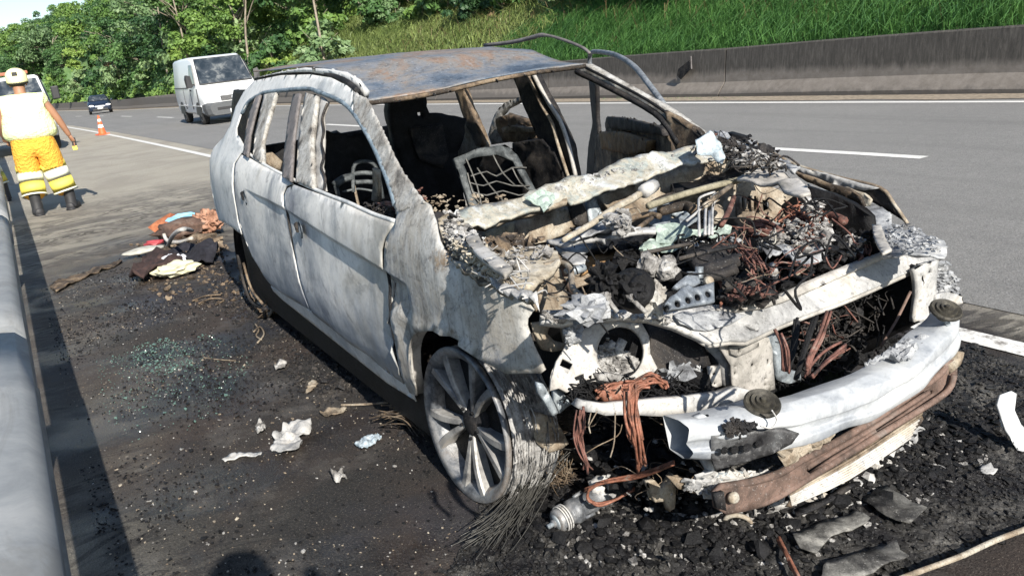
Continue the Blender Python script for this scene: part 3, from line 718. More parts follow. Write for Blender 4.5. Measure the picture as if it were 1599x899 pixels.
fend = side('front_fender', [(617, 350), (622, 330), (636, 314), (655, 311), (672, 320), (681, 345), (688, 375), (700, 398), (720, 418), (750, 438), (790, 456), (822, 468), (836, 481), (825, 497), (824, 507), (835, 540), (852, 577), (846, 582), (791, 583),
    (757, 566), (715, 531), (690, 519), (677, 516), (651, 518), (641, 530), (638, 547), (642, 571), (649, 600), (651, 618), (640, 612), (634, 600), (625, 575), (611, 522), (606, 476), (606, 446), (600, 416), (600, 390), (604, 372)], M['fender'], cr=.004, cs=7)
# wheel-arch return lip and liner
arch = [(649, 616), (641, 590), (638, 560), (640, 535), (651, 518), (677, 516), (690, 519), (715, 531), (757, 566), (791, 583)]
m_ = MB(); A = [sp(*q) for q in arch]; A = cat(A, 4); m_.add(A+[p+Vector((0, .045, -.004)) for p in A], [(i, i+1, len(A)+i+1, len(A)+i) for i in range(len(A)-1)])
local(m_).build('arch_lip', M['white'], car, True)
m_ = MB(); n = 20; v = []
for i in range(n+1):
    a = math.pi*(1.06-.74*i/n)
    for yy in (-.80, -.45): v.append((math.cos(a)*.40, yy, .24+math.sin(a)*.36))
m_.add(v, [(2*i, 2*i+1, 2*i+3, 2*i+2) for i in range(n)]); m_.add([v[2*i+1] for i in range(n+1)], [tuple(range(n+1))]); local(m_).build('wheel_arch_liner', M['soot'], car, True)
m_ = MB(); v = []
for i in range(n+1):
    a = math.pi*(1.06-1.1*i/n)
    for yy in (-.83, -.45): v.append((-2.774+math.cos(a)*.42, yy, .24+math.sin(a)*.38))
m_.add(v, [(2*i, 2*i+1, 2*i+3, 2*i+2) for i in range(n)]); m_.add([v[2*i+1] for i in range(n+1)], [tuple(range(n+1))]); local(m_).build('rear_arch_liner', M['char'], car, True)
# window pillars of the near side
side('door_frame_strip', [(466, 147), (477, 146), (471, 185), (466, 225), (463, 283), (449, 275), (452, 235), (458, 185)], M['trim'], off=-.02, th=.012, crs=False)
side('b_pillar', [(480, 146), (497, 151), (493, 190), (489, 225), (490, 262), (492, 296), (478, 291), (465, 284), (468, 225), (473, 185)], M['pillar'], off=.0, th=.02, cr=.0018, cs=30, crs=False)
side('pillar_inner', [(496, 152), (507, 160), (499, 182), (500, 220), (497, 262), (502, 300), (487, 296), (485, 262), (486, 225), (491, 190)], M['white'], off=.02, th=.012, cr=.002, cs=30, rag=.003, crs=False)
side('rear_frame_strip', [(406, 150), (413, 148), (404, 180), (397, 210), (393, 245), (386, 240), (390, 205), (396, 175)], M['trim'], off=-.018, th=.012, crs=False)
side('c_pillar', [(413, 149), (432, 146), (426, 165), (417, 195), (410, 225), (411, 257), (395, 248), (399, 210), (406, 180)], M['pillar'], off=.006, th=.02, cr=.0018, cs=30, crs=False)
m_ = MB(); m_.tube([sp(*q)+Vector((0, .01, 0)) for q in [(508, 162), (500, 184), (502, 205), (499, 225), (502, 245), (498, 262), (504, 280), (502, 300)]], .006, 6, 4); m_.build('window_seal', M['soot'], car, True)
PS('quarter_shade_lining', [(366, 140), (410, 140), (402, 200), (400, 250), (372, 232), (362, 200)], M['char'], car, Y=-.55, th=.02, st=.06, cr=.01)  # dark panel added so the quarter window shows an unlit interior
for P, r in (([(377, 178), (387, 160), (404, 149), (419, 144), (477, 139), (496, 144), (528, 157), (547, 172), (566, 199), (584, 232), (605, 283), (616, 320)], .011), ([(371, 214), (386, 238), (411, 257), (451, 278), (507, 303), (541, 316), (580, 334), (616, 346)], .008)):
    m_ = MB(); m_.tube([sp(*q)+Vector((0, .004, 0)) for q in P], r, 7, 4); local(m_).build('window_channel', burnt('dark_channel', [(.06, .08, .1), (.2, .26, .31), (.34, .4, .44)], 12, .6) if r > .01 else M['side'], car, True)
m_ = MB(); m_.tube([sp(*q)+Vector((.0, .02, 0)) for q in [(588, 230), (608, 262), (622, 300), (634, 322)]], .012, 6, 3); local(m_).build('seal', M['soot'], car)
m_ = MB(); m_.tube([sp(*q)+Vector((0, .01, 0)) for q in [(397, 125), (440, 115), (485, 114), (518, 119), (542, 131), (556, 144)]], .012, 7, 4); local(m_).build('drip_channel', M['soot'], car, True)
PS('roof_rail', [(399, 122), (440, 112), (475, 106), (507, 108), (539, 113), (560, 125), (574, 143), (572, 154), (560, 148), (553, 139), (541, 130), (517, 117), (485, 112), (440, 114)], M['side'], car, Y=-.585, th=.018, st=.02, cr=.0012, cs=12)
# --- roof sheet
nearE = [(574, 152), (560, 128), (539, 114), (507, 108), (475, 105)]
nE = [px(*q, Y=-.575) for q in nearE]; farE = [px(*q, Y=.56) for q in [(908, 99), (870, 86), (825, 78), (772, 73), (673, 80), (560, 90)]]
print('roof near', [tuple(round(c, 2) for c in p) for p in nE]); print('roof far', [tuple(round(c, 2) for c in p) for p in farE])
zn = sorted([(p.x, p.z) for p in nE]); zf = sorted([(p.x, p.z) for p in farE])
hdr = [px(a, b, X=-1.13) for a, b in [(577, 156), (640, 147), (700, 135), (760, 121), (830, 109), (909, 100)]]
hz = sorted([(p.y, p.z) for p in hdr]); print('header', [(round(a, 2), round(b, 2)) for a, b in hz])
def roofz(x, y):
    k = (y+.575)/1.135; a = interp(x, zn)*(1-k)+interp(x, zf)*k
    b = interp(y, hz); wgt = max(0, 1-(-1.13-x)/.45)
    return (a*(1-wgt)+b*wgt)+.012*math.sin(k*math.pi)*(1-wgt)
hx = lambda y: -1.13+.045*(1-(y/.56)**2)
RO = [(hx(-.56+1.12*i/14), -.56+1.12*i/14) for i in range(15)]+[(-3.1, .53), (-3.3, .3), (-3.32, 0), (-3.25, -.3), (-3.0, -.55)]
roof = sheet('roof_panel', RO, lambda u, v: (u, v, roofz(u, v)+.004*noise.noise(Vector((u*3, v*3, 0)))), M['roof'], car, st=.05, th=.006, cr=.004, cs=5)
m_ = MB(); m_.tube([(hx(-.56+1.12*i/10)-.01, -.56+1.12*i/10, roofz(hx(-.56+1.12*i/10), -.56+1.12*i/10)-.012) for i in range(11)], .012, 6, 2); local(m_).build('roof_header', M['brownsoot'], car, True)
m_ = MB()
for i in range(14):
    y = -.5+i*.077; m_.shard((hx(y), y, roofz(hx(y), y)-.02), random.uniform(.006, .016))
local(m_).build('header_flakes', M['char'], car, kind='stuff')
for xx in (-1.9, -2.6):
    m_ = MB(); m_.tube([(xx, -.54+1.08*i/8, roofz(xx, -.54+1.08*i/8)-.03) for i in range(9)], .018, 5, 1); local(m_).build('roof_bow', M['char'], car)
# --- far side seen through the openings
F_ = .64
PS('far_a_pillar', [(902, 99), (923, 101), (976, 131), (1040, 165), (1089, 199), (1105, 212), (1140, 236), (1120, 244), (1098, 240), (1085, 220), (1050, 196), (995, 163), (938, 133), (903, 116)], M['pillar'], car, Y=F_, th=.03, st=.03, cr=.004, cs=15)
m_ = MB(); m_.tube([px(*q, Y=F_-.03) for q in [(900, 112), (938, 130), (995, 160), (1033, 186), (1060, 225)]], .014, 6, 3); local(m_).build('pillar_channel', M['soot'], car, True)
m_ = MB(); m_.tube([px(*q, Y=F_-.025) for q in [(915, 106), (960, 129), (1010, 156), (1060, 190), (1095, 214)]], .007, 6, 3); local(m_).build('pillar_seam', M['char'], car, True)
PS('pillar_foot', [(1040, 172), (1090, 200), (1104, 216), (1090, 232), (1062, 240), (1050, 215)], M['brownsoot'], car, Y=F_-.02, th=.02, cr=.006, cs=20)
hg = Vector((-.55, .72, 0)); dp = pl3(hg, (-1.35, 1.12, 0), hg+Vector((0, 0, 1)))     # plane of the far front door, standing ajar
fd = dict(pl=dp)
m_ = MB(); m_.tube([px(*q, **fd) for q in [(924, 112), (921, 96), (922, 84), (931, 81), (961, 86), (990, 104), (1013, 132), (1028, 152), (1036, 163)]], .017, 7, 4); local(m_).build('far_door_window_frame', burnt('grey_frame', [(.08, .09, .1), (.2, .22, .24), (.3, .32, .34)], 12, .55), car, True)
PS('far_door_edge', [(922, 126), (933, 130), (934, 180), (938, 215), (937, 275), (918, 275), (921, 230), (928, 190)], M['soot'], car, th=.03, cr=.003, **fd)
PS('far_door_panel', [(952, 183), (975, 185), (1040, 200), (1052, 218), (1056, 245), (1000, 266), (930, 275), (935, 210), (950, 206)], M['brownsoot'], car, th=.04, cr=.012, cs=9, fold=.4, **fd)
PS('far_door_armrest', [(940, 206), (975, 206), (1018, 220), (1016, 236), (985, 240), (945, 232)], M['rustor'], car, pl=(dp[0]+Vector((0, -.05, 0)), dp[1]), th=.05, cr=.006)
PS('far_door_top', [(951, 182), (975, 184), (1035, 198), (1042, 212), (1000, 206), (955, 200)], M['soot'], car, pl=(dp[0]+Vector((0, -.03, 0)), dp[1]), th=.03, cr=.006)
m_ = MB(); m_.tube([px(*q, Y=.6) for q in [(757, 71), (800, 66), (830, 59), (845, 55), (862, 57), (890, 66), (912, 76), (921, 84)]], lambda t: .011 if t < .5 else .008, 6, 4); local(m_).build('sprung_roof_trim', M['trim'], car, True)
PS('far_b_pillar', [(806, 117), (836, 112), (860, 158), (877, 190), (893, 226), (903, 278), (890, 283), (868, 265), (845, 215), (825, 170)], M['soot'], car, Y=.70, th=.05, cr=.005)
m_ = MB(); m_.tube([px(*q, Y=.67) for q in [(833, 116), (856, 160), (875, 190), (888, 228), (900, 280)]], .012, 7, 3); local(m_).build('door_aperture_flange', M['white'], car, True)
m_ = MB(); m_.tube([px(*q, Y=.66) for q in [(826, 120), (846, 165), (862, 192), (872, 228), (890, 283)]], .010, 7, 3); local(m_).build('belt_rail', M['tan'], car, True)
PS('far_b_pillar_base', [(806, 222), (850, 216), (872, 235), (892, 282), (850, 300), (820, 306), (806, 260)], M['soot'], car, Y=.68, th=.05, cr=.012, cs=9)
PS('far_rear_door_panel', [(779, 185), (795, 178), (835, 190), (842, 212), (844, 226), (815, 224), (790, 220), (780, 205)], M['brownsoot'], car, Y=.80, th=.04, cr=.01, cs=12)
PS('far_rear_door_pad', [(786, 200), (800, 196), (838, 200), (838, 206), (808, 206), (788, 208)], M['tan'], car, Y=.76, th=.03, cr=.008, cs=20)
PS('far_rear_door_shell', [(774, 178), (790, 160), (818, 150), (820, 157), (795, 170), (785, 182), (786, 205), (795, 222), (770, 226), (764, 210), (770, 190)], M['pillar'], car, Y=.84, th=.02, cr=.008, cs=14)
PS('far_c_pillar', [(711, 131), (724, 129), (738, 170), (752, 200), (762, 226), (748, 228), (730, 190), (722, 165)], M['brownsoot'], car, Y=.66, th=.04, cr=.006)
PS('far_wheelhouse', [(712, 187), (735, 183), (750, 200), (763, 226), (762, 240), (712, 245), (716, 215)], M['tan'], car, Y=.66, th=.02, cr=.012, cs=14)
PS('far_sill', [(705, 236), (800, 232), (900, 285), (940, 276), (1060, 240), (1090, 250), (1060, 330), (900, 400), (740, 330)], M['soot'], car, Y=.72, th=.04, st=.08, cr=.01)
# --- interior
m_ = MB(); m_.box((-1.75, 0, .12), (3.2, 1.62, .03)); local(m_).build('floor_pan', M['char'], car)
m_ = MB(); m_.box((-1.6, -.82, .35), (2.6, .02, .5)); local(m_).build('near_door_inner', M['char'], car)
PS('rear_seat_back', [(605, 156), (640, 150), (660, 143), (664, 165), (668, 176), (712, 184), (724, 186), (716, 215), (713, 245), (722, 320), (690, 330), (660, 315), (636, 288), (615, 230), (606, 190)], M['char'], car, X=-2.45, th=.09, cr=.02, cs=7, fold=.4,
   holes=[[(648, 176), (658, 174), (658, 183), (648, 185)]])
PS('rear_seat_panel', [(640, 200), (690, 192), (700, 245), (690, 262), (655, 250), (645, 225)], M['soot'], car, X=-2.38, th=.02, cr=.006)
for dx, yy in ((0, -.45), (.0, .0)):
    PS('rear_seat_back', [(500, 208), (530, 205), (548, 214), (560, 210), (590, 225), (600, 250), (612, 300), (500, 330), (498, 260)] if yy < -.1 else [(430, 240), (446, 232), (450, 225), (456, 280), (425, 275)], M['char'], car, X=-2.4, th=.08, cr=.02, cs=8, rag=.012)
PS('scorched_pad', [(412, 240), (425, 238), (440, 252), (436, 266), (414, 258)], M['tan'], car, X=-2.2, th=.03, cr=.01)
def seat(pfx, X, tilt, P, pts_in):
    e = pl3((X, 0, .4), (X, 1, .4), (X-tilt, 0, 1.)); m_ = MB()
    for L, r in pts_in: m_.tube([px(*q, pl=e) for q in L], r, 6, 3)
    o = local(m_).build(pfx, M['ecasing'], car, True); return e
seatm = burnt('seat_frame_steel', [(.02, .025, .028), (.07, .08, .085), (.15, .165, .17)], 14, .6); M['seat'] = seatm
e = pl3((-1.55, 0, .4), (-1.55, 1, .4), (-1.72, 0, 1.))
PS('seat_frame', [(708, 248), (728, 240), (745, 232), (780, 228), (795, 232), (806, 244), (836, 300), (828, 303), (800, 252), (775, 242), (748, 245), (735, 248), (722, 258), (748, 325), (735, 328), (712, 262)], M['seat'], car, pl=e, th=.03, st=.03, cr=.004)
m_ = MB()
for L in ([(728, 248), (745, 290), (752, 322)], [(770, 242), (785, 270), (805, 290)], [(735, 275), (760, 268), (775, 275), (800, 262), (822, 262)], [(733, 285), (755, 290), (775, 283), (800, 290), (828, 290)],
          [(738, 300), (760, 305), (785, 298), (810, 305), (832, 300)], [(730, 270), (738, 300), (750, 318)], [(800, 262), (812, 285), (832, 302)], [(745, 262), (765, 290), (790, 318)]):
    m_.tube([px(*q, pl=(e[0]+Vector((.03, 0, 0)), e[1])) for q in L], .0045, 5, 2)
local(m_).build('seat_spring', M['wire'], car, kind='stuff')
m_ = MB(); e2 = pl3((-1.5, 0, .4), (-1.5, 1, .4), (-1.62, 0, 1.))
for L, r in (([(552, 300), (551, 268), (556, 255), (570, 252), (583, 256), (590, 270), (598, 310)], .010), ([(551, 272), (570, 270), (588, 272)], .012), ([(555, 285), (575, 284), (592, 286)], .012), ([(522, 290), (535, 280), (551, 276)], .02), ([(524, 290), (530, 312)], .012), ([(535, 300), (560, 295), (590, 300)], .006)):
    m_.tube([px(*q, pl=e2) for q in L], r, 6, 3)
local(m_).build('seat_frame', M['seat'], car, True)
m_ = MB(); m_.tube([px(*q, pl=e2) for q in [(553, 290), (556, 305), (560, 322)]], .007, 5, 2); local(m_).build('seat_rod', M['tan'], car)
PS('mirror_stub', [(584, 262), (592, 266), (592, 318), (583, 312)], M['tan'], car, Y=-.76, th=.015, cr=.004)
m_ = MB()
for i in range(900):
    m_.shard((random.uniform(-2.2, -.35), random.uniform(-.72, .68), random.uniform(.13, .34+.12*random.random())), random.uniform(.012, .045))
local(m_).build('interior_debris', M['soot'], car, kind='stuff')
m_ = MB()
for i in range(110):
    q = px(random.uniform(640, 820), random.uniform(305, 330), X=-1.35); m_.shard(q, random.uniform(.006, .018))
local(m_).build('scorched_flakes', M['tan'], car, kind='stuff')
m_ = MB(); m_.box((-3.52, 0, .55), (.05, 1.3, .75)); local(m_).build('tailgate', M['soot'], car)

# --- engine bay and front structure
def pipe(name, pts, r, mat, sm=4, n=7, smooth=True, parent=None, **pk):
    m_ = MB()
    m_.tube([px(*q, **pk) for q in pts], r, n, sm); return m_.build(name, mat, parent or car, smooth)
def rubble(name, n, poly, mat, r=(.008, .025), lump=.3, pl=None, thick=.03, parent=None, **pk):
    """loose flakes and lumps scattered inside an outline measured on a plane"""
    m_ = MB(); xs = [p[0] for p in poly]; ys_ = [p[1] for p in poly]; k = 0; tr = 0
    while k < n and tr < n*30:
        tr += 1; x = random.uniform(min(xs), max(xs)); y = random.uniform(min(ys_), max(ys_))
        if not inpoly(x, y, poly): continue
        p = px(x, y, pl=pl, **pk)+Vector((0, 0, random.uniform(-.3, 1)*thick)); s_ = random.uniform(*r)*(1.8 if random.random() < .08 else 1)
        if random.random() < lump: m_.lump(p, (s_, s_*.8, s_*.6), .5, 1, 2, k)
        else: m_.shard(p, s_)
        k += 1
    return m_.build(name, mat, parent or car, kind='stuff')
# dark cavity: inner wings, firewall, undertray
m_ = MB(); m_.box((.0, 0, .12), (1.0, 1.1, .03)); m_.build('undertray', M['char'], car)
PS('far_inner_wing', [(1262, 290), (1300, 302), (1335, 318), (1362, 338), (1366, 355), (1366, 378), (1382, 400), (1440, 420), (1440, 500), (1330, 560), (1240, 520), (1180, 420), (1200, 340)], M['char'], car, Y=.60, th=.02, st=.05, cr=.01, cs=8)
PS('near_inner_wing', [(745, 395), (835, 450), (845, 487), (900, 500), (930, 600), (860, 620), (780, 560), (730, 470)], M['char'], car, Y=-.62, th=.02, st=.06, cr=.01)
fwp = pl3((-.22, 0, .8), (-.22, 1, .8), (-.10, 0, .4))
PS('firewall', [(728, 362), (770, 345), (850, 320), (893, 315), (960, 300), (1060, 262), (1130, 240), (1190, 260), (1190, 350), (1100, 400), (1040, 420), (940, 440), (880, 420), (800, 410), (740, 390)], M['tan'], car, pl=(fwp[0]+Vector((-.05, 0, 0)), fwp[1]), th=.01, st=.05, cr=.02, cs=6)
PS('firewall_pad', [(838, 324), (862, 322), (885, 330), (897, 352), (880, 366), (852, 377), (815, 385), (795, 376), (805, 345)], M['tan'], car, pl=fwp, th=.02, st=.03, cr=.01, cs=8)
PS('firewall_pad', [(756, 362), (790, 350), (812, 344), (806, 372), (785, 388), (757, 382)], burnt('ochre_steel', [(.2, .17, .11), (.36, .31, .21), (.44, .40, .3)], 9), car, pl=fwp, th=.02, st=.03, cr=.008, cs=10)
PS('firewall_shadow_gap', [(886, 318), (905, 312), (925, 350), (912, 356), (897, 350)], M['soot'], car, pl=(fwp[0]+Vector((.02, 0, 0)), fwp[1]), th=.01)
PS('firewall_web', [(914, 312), (928, 305), (944, 348), (920, 356)], M['ecasing'], car, pl=(fwp[0]+Vector((.03, 0, 0)), fwp[1]), th=.012, cr=.004)
PS('firewall_pad', [(935, 306), (975, 290), (1000, 292), (985, 310), (950, 330)], M['tan'], car, pl=(fwp[0]+Vector((.03, 0, 0)), fwp[1]), th=.012, cr=.006)
cw = ((-.16, 0, .93), (.42, 0, .9))
PS('cowl_panel', [(712, 330), (760, 320), (813, 312), (850, 292), (914, 273), (980, 250), (1054, 237), (1092, 223), (1110, 213), (1127, 228), (1128, 242), (1098, 254), (1057, 262), (980, 290), (905, 314), (893, 318), (885, 308), (847, 327), (790, 343), (757, 356), (745, 352), (728, 357), (718, 345)],
   burnt('ashy_cowl', [(.16, .17, .16), (.32, .35, .33), (.40, .37, .30), (.50, .52, .51), (.58, .59, .58)], 6, .6, 0, .45, .4, .5), car, pl=cw, th=.012, st=.022, cr=.012, cs=10, fold=.8, rag=.005)
PS('cowl_inner_rail', [(716, 330), (765, 319), (815, 311), (870, 300), (893, 317), (850, 330), (790, 345), (758, 358), (722, 352)], M['tan'], car, pl=((-.12, 0, .90), (.5, 0, .87)), th=.02, st=.025, cr=.01, cs=14, fold=.5)
PS('glass_flap', [(820, 312), (846, 298), (864, 302), (866, 312), (850, 330), (843, 320), (828, 316)], M['glassmelt'], car, pl=((-.10, 0, .93), (.5, 0, .87)), th=.004, st=.012, cr=.012, cs=22, fold=.8, smooth=False)
PS('glass_flap', [(1085, 222), (1108, 206), (1124, 222), (1132, 246), (1126, 258), (1110, 242), (1090, 240)], burnt('bluish_melt', [(.3, .36, .4), (.5, .57, .6), (.66, .7, .72)], 12, .4), car, pl=((-.12, 0, .97), (.6, -.3, .8)), th=.004, st=.014, cr=.014, cs=18, fold=.8)
rubble('cowl_ash', 90, [(820, 305), (900, 280), (1000, 258), (1090, 232), (1100, 240), (1000, 268), (880, 300)], M['ash'], (.004, .014), .2, pl=cw, thick=.012)
# near corner: crumpled bulkhead and ash between wing and strut tower
PS('scuttle_corner', [(682, 338), (700, 335), (722, 345), (730, 365), (722, 385), (735, 400), (750, 420), (728, 412), (706, 398), (694, 378), (686, 358)], M['towr'], car, pl=((0, -.72, .90), (.2, -.3, .9)), th=.006, st=.016, cr=.013, cs=16, fold=1)
PS('wing_inner_flange', [(700, 398), (722, 405), (750, 418), (790, 440), (812, 452), (838, 478), (822, 468), (790, 458), (750, 442), (720, 422)], M['tan'], car, Z=.86, th=.01, st=.018, cr=.012, cs=18, fold=.8)
PS('wing_crumple', [(765, 440), (800, 446), (826, 450), (840, 462), (842, 480), (828, 474), (800, 462), (775, 452)], M['bar'], car, Z=.885, th=.006, st=.014, cr=.012, cs=22, fold=1)
rubble('ash_heap', 420, [(694, 350), (716, 350), (738, 380), (765, 405), (790, 432), (760, 425), (722, 402), (700, 385)], M['ash'], (.004, .014), .5, Z=.87, thick=.05)
rubble('rusty_flakes', 260, [(700, 390), (740, 405), (800, 440), (790, 446), (740, 425)], M['towr'], (.004, .012), .4, Z=.88, thick=.04)
rubble('wing_soot', 80, [(700, 355), (715, 360), (770, 415), (780, 430), (740, 410)], M['char'], (.008, .024), .4, Z=.86, thick=.05)
PS('slotted_bracket', [(728, 372), (738, 368), (748, 371), (754, 384), (775, 402), (801, 421), (789, 433), (765, 416), (742, 396), (728, 380)], M['white'], car, Z=.93, th=.012, st=.02, cr=.002,
   holes=[circ(742, 380, 2.6, 1.8, 8), circ(768, 407, 2.8, 1.6, 8), circ(784, 419, 2.4, 1.5, 8)])
# strut tower box
PS('near_strut_tower_top', [(772, 399), (798, 390), (822, 386), (850, 387), (870, 397), (877, 411), (866, 424), (846, 438), (832, 449), (812, 452), (798, 440), (808, 425), (790, 412)], M['towr'], car, Z=.84, th=.012, st=.02, cr=.012, cs=14, fold=.5)
PS('near_strut_tower_side', [(800, 436), (832, 447), (850, 434), (873, 411), (878, 420), (882, 445), (888, 485), (866, 488), (838, 486), (826, 468), (812, 455)], M['tan'], car, pl=((.22, -.55, .8), (.75, .45, .45)), th=.012, st=.022, cr=.006, cs=10)
PS('near_strut_tower_lug', [(874, 410), (881, 416), (893, 452), (892, 460), (884, 440)], M['rust'], car, pl=((.22, -.53, .8), (.75, .45, .45)), th=.02, cr=.003)
m_ = MB()
for q in ((883, 424), (886, 437)): m_.lathe([(.008, 0), (.008, .008)], px(*q, pl=((.24, -.52, .8), (.75, .45, .45))), (.75, .3, .4), 8)
m_.build('tower_bolt', M['ecasing'], car, kind='stuff')
pipe('coolant_pipe', [(850, 414), (866, 411), (876, 410), (886, 414), (892, 425), (893, 440), (896, 452), (905, 461)], .008, M['tan'], Z=.84)
pipe('coolant_pipe_end', [(900, 457), (908, 463), (918, 463)], .0045, M['dcopper'], Z=.78)
pipe('vent_stub', [(893, 424), (912, 418)], .012, M['ecasing'], 1, 8, Z=.80)
rubble('tower_ash', 60, [(775, 400), (810, 388), (860, 390), (868, 402), (840, 412), (800, 420)], M['ash'], (.004, .013), .4, Z=.85, thick=.012)
rubble('tower_debris', 110, [(752, 392), (790, 378), (830, 380), (850, 386), (800, 392), (775, 402)], M['brownsoot'], (.01, .026), .5, Z=.84, thick=.03)
pipe('loose_cable', [(760, 395), (770, 388), (785, 392), (783, 402), (770, 404)], .006, M['tan'], Z=.88)
# rails and shelves across the bay
pipe('wiper_link', [(880, 375), (920, 352), (955, 328), (985, 312), (1012, 294)], lambda t: .008+.006*t, M['towr'], 3, 6, pl=((0, 0, .88), (0, 0, 1)))
pipe('wiper_pivot', [(1006, 299), (1020, 290)], .024, M['bar'], 1, 10, pl=((0, 0, .89), (0, 0, 1)))
pipe('cross_rail', [(1012, 322), (1060, 306), (1110, 292), (1150, 282), (1172, 274)], .012, burnt('olive_rail', [(.2, .18, .12), (.36, .33, .24)], 9), 3, 6, Z=.86)
PS('slot_shelf', [(853, 378), (900, 368), (960, 362), (1024, 356), (1024, 362), (985, 366), (948, 372), (945, 378), (930, 374), (880, 382)], M['bar'], car, Z=.83, th=.012, st=.02, cr=.006, cs=15, rag=.003)
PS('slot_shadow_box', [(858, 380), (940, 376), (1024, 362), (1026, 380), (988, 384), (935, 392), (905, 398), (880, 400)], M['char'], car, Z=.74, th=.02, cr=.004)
PS('heat_shield', [(868, 384), (895, 378), (930, 376), (922, 390), (904, 396), (880, 392)], M['alu'], car, Z=.78, th=.006, st=.018, cr=.006)
PS('heat_shield', [(865, 384), (900, 398), (918, 402), (914, 412), (896, 414), (880, 402)], M['bar'], car, Z=.80, th=.006, st=.016, cr=.006)
PS('rusty_shield', [(923, 389), (955, 384), (988, 380), (987, 392), (962, 402), (948, 410), (918, 424), (908, 428), (912, 408)], M['rustor'], car, pl=((.05, 0, .74), (.35, 0, .94)), th=.008, st=.018, cr=.010, cs=12, fold=.4)
PS('casting_side', [(890, 425), (912, 420), (930, 412), (928, 440), (905, 448), (895, 452)], M['tan'], car, pl=((.12, 0, .7), (.5, 0, .87)), th=.01, st=.02, cr=.006)
rubble('shelf_ash', 120, [(950, 348), (975, 335), (985, 350), (980, 362), (958, 360)], M['ash'], (.006, .02), .4, Z=.87, thick=.03)
PS('bay_strip', [(880, 372), (930, 350), (960, 345), (1000, 352), (950, 362), (900, 372)], M['alu'], car, Z=.85, th=.005, st=.016, cr=.016, cs=16, fold=.9)
for P, r in (([(1020, 318), (1032, 312), (1052, 306), (1058, 318)], .014), ([(1030, 330), (1070, 322), (1085, 330)], .018), ([(975, 345), (1010, 335), (1030, 338)], .010), ([(985, 365), (1005, 350), (1018, 340)], .008)):
    pipe('burnt_duct', P, r, M['brownsoot'], Z=.82)
PS('booster_face', [(1012, 330), (1040, 318), (1075, 316), (1092, 330), (1088, 350), (1060, 362), (1025, 358), (1010, 346)], M['ecasing'], car, pl=((.0, 0, .8), (.6, 0, .8)), th=.02, st=.02, cr=.01, cs=10,
   holes=[circ(1051, 338, 5, 4, 10), circ(1030, 345, 3, 2.5, 8), circ(1066, 334, 3, 3, 8)])
for P in ([(1092, 368), (1091, 320), (1094, 308), (1116, 300)], [(1101, 366), (1102, 326), (1108, 312)], [(1107, 366), (1108, 330)], [(1072, 345), (1090, 330), (1118, 302)], [(1112, 366), (1113, 322), (1120, 310)]):
    pipe('brake_line', P, .0045, M['bar'], 3, 6, Z=.85)
pipe('hose', [(1146, 308), (1138, 330), (1126, 352)], .009, M['dcopper'], 3, 7, Z=.83)
pipe('brace_strip', [(1142, 290), (1120, 306), (1100, 322)], .010, M['tan'], 1, 5, Z=.86)
PS('pump_face', circ(1117, 336, 10, 14, 14), M['tan'], car, pl=((.05, 0, .8), (.8, 0, .6)), th=.03, cr=.003)
# dark corner under the scuttle at the far side
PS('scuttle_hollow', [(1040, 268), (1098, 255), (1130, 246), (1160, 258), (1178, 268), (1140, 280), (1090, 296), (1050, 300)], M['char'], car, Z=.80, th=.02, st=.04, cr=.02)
# engine
ep = ((.15, 0, .74), (.25, 0, .97))
m_ = MB(); m_.box((.12, .12, .42), (.5, .62, .52)); m_.build('engine_block', M['char'], car)
PS('charred_engine_cover', [(972, 393), (1000, 384), (1050, 370), (1100, 366), (1150, 372), (1160, 384), (1156, 404), (1110, 418), (1085, 430), (1070, 428), (1050, 436), (1058, 410), (1040, 402), (1000, 404), (975, 420), (960, 415), (960, 402)], M['char'], car, pl=ep, th=.03, st=.014, cr=.035, cs=18, fold=1, smooth=False)
PS('charred_engine_cover', [(935, 415), (965, 400), (1000, 398), (1040, 405), (1060, 430), (1110, 420), (1160, 404), (1200, 400), (1220, 440), (1160, 470), (1110, 478), (1040, 486), (960, 486), (925, 470), (925, 440)], M['char'], car, pl=((.15, 0, .66), (.25, 0, .97)), th=.03, st=.03, cr=.03, cs=14, fold=.8, smooth=False)
rubble('char_flakes', 1500, [(965, 400), (1000, 384), (1060, 370), (1150, 372), (1165, 395), (1150, 410), (1090, 425), (1060, 415), (1030, 400), (985, 412)], M['char'], (.004, .014), .5, pl=(Vector(ep[0])+Vector((0, 0, .01)), ep[1]), thick=.03)
rubble('grey_flakes', 60, [(1040, 380), (1100, 372), (1150, 372), (1150, 395), (1100, 400)], M['alu'], (.005, .016), .2, pl=(Vector(ep[0])+Vector((0, 0, .03)), ep[1]), thick=.02)
ax1 = Vector((.62, -.62, .42)); c1 = px(987, 449, D=1.93); m_ = MB()
m_.lathe([(.012, .006), (.030, .004), (.040, .0), (.047, -.006), (.049, -.02), (.049, -.10)], c1, ax1, 24); m_.build('charred_duct', M['char'], car, True)
m_ = MB(); m_.lump(c1+ax1*.004, (.034, .034, .034), .35, 3, 3.5); m_.build('charred_duct_core', M['char'], car)
m_ = MB(); m_.lump(px(944, 437, D=1.93), (.033, .028, .038), .45, 4, 3.2, 4); m_.build('charred_filter', M['char'], car)
for P, nm in (([(1001, 404), (1012, 400), (1024, 402), (1026, 416), (1025, 430), (1014, 432), (1002, 424), (998, 414)], 3), ([(1025, 402), (1040, 400), (1053, 404), (1055, 420), (1058, 432), (1044, 435), (1030, 432), (1026, 418)], 5)):
    c = px(sum(p[0] for p in P)/8, sum(p[1] for p in P)/8, D=1.99); m_ = MB(); m_.lump(c, (.022, .027, .028), .22, 3, 2.4, nm); m_.build('foil_cushion', M['ash'], car)
ip = pl3(px(1040, 484, D=1.86), px(1113, 474, D=1.93), px(1095, 432, D=1.97))
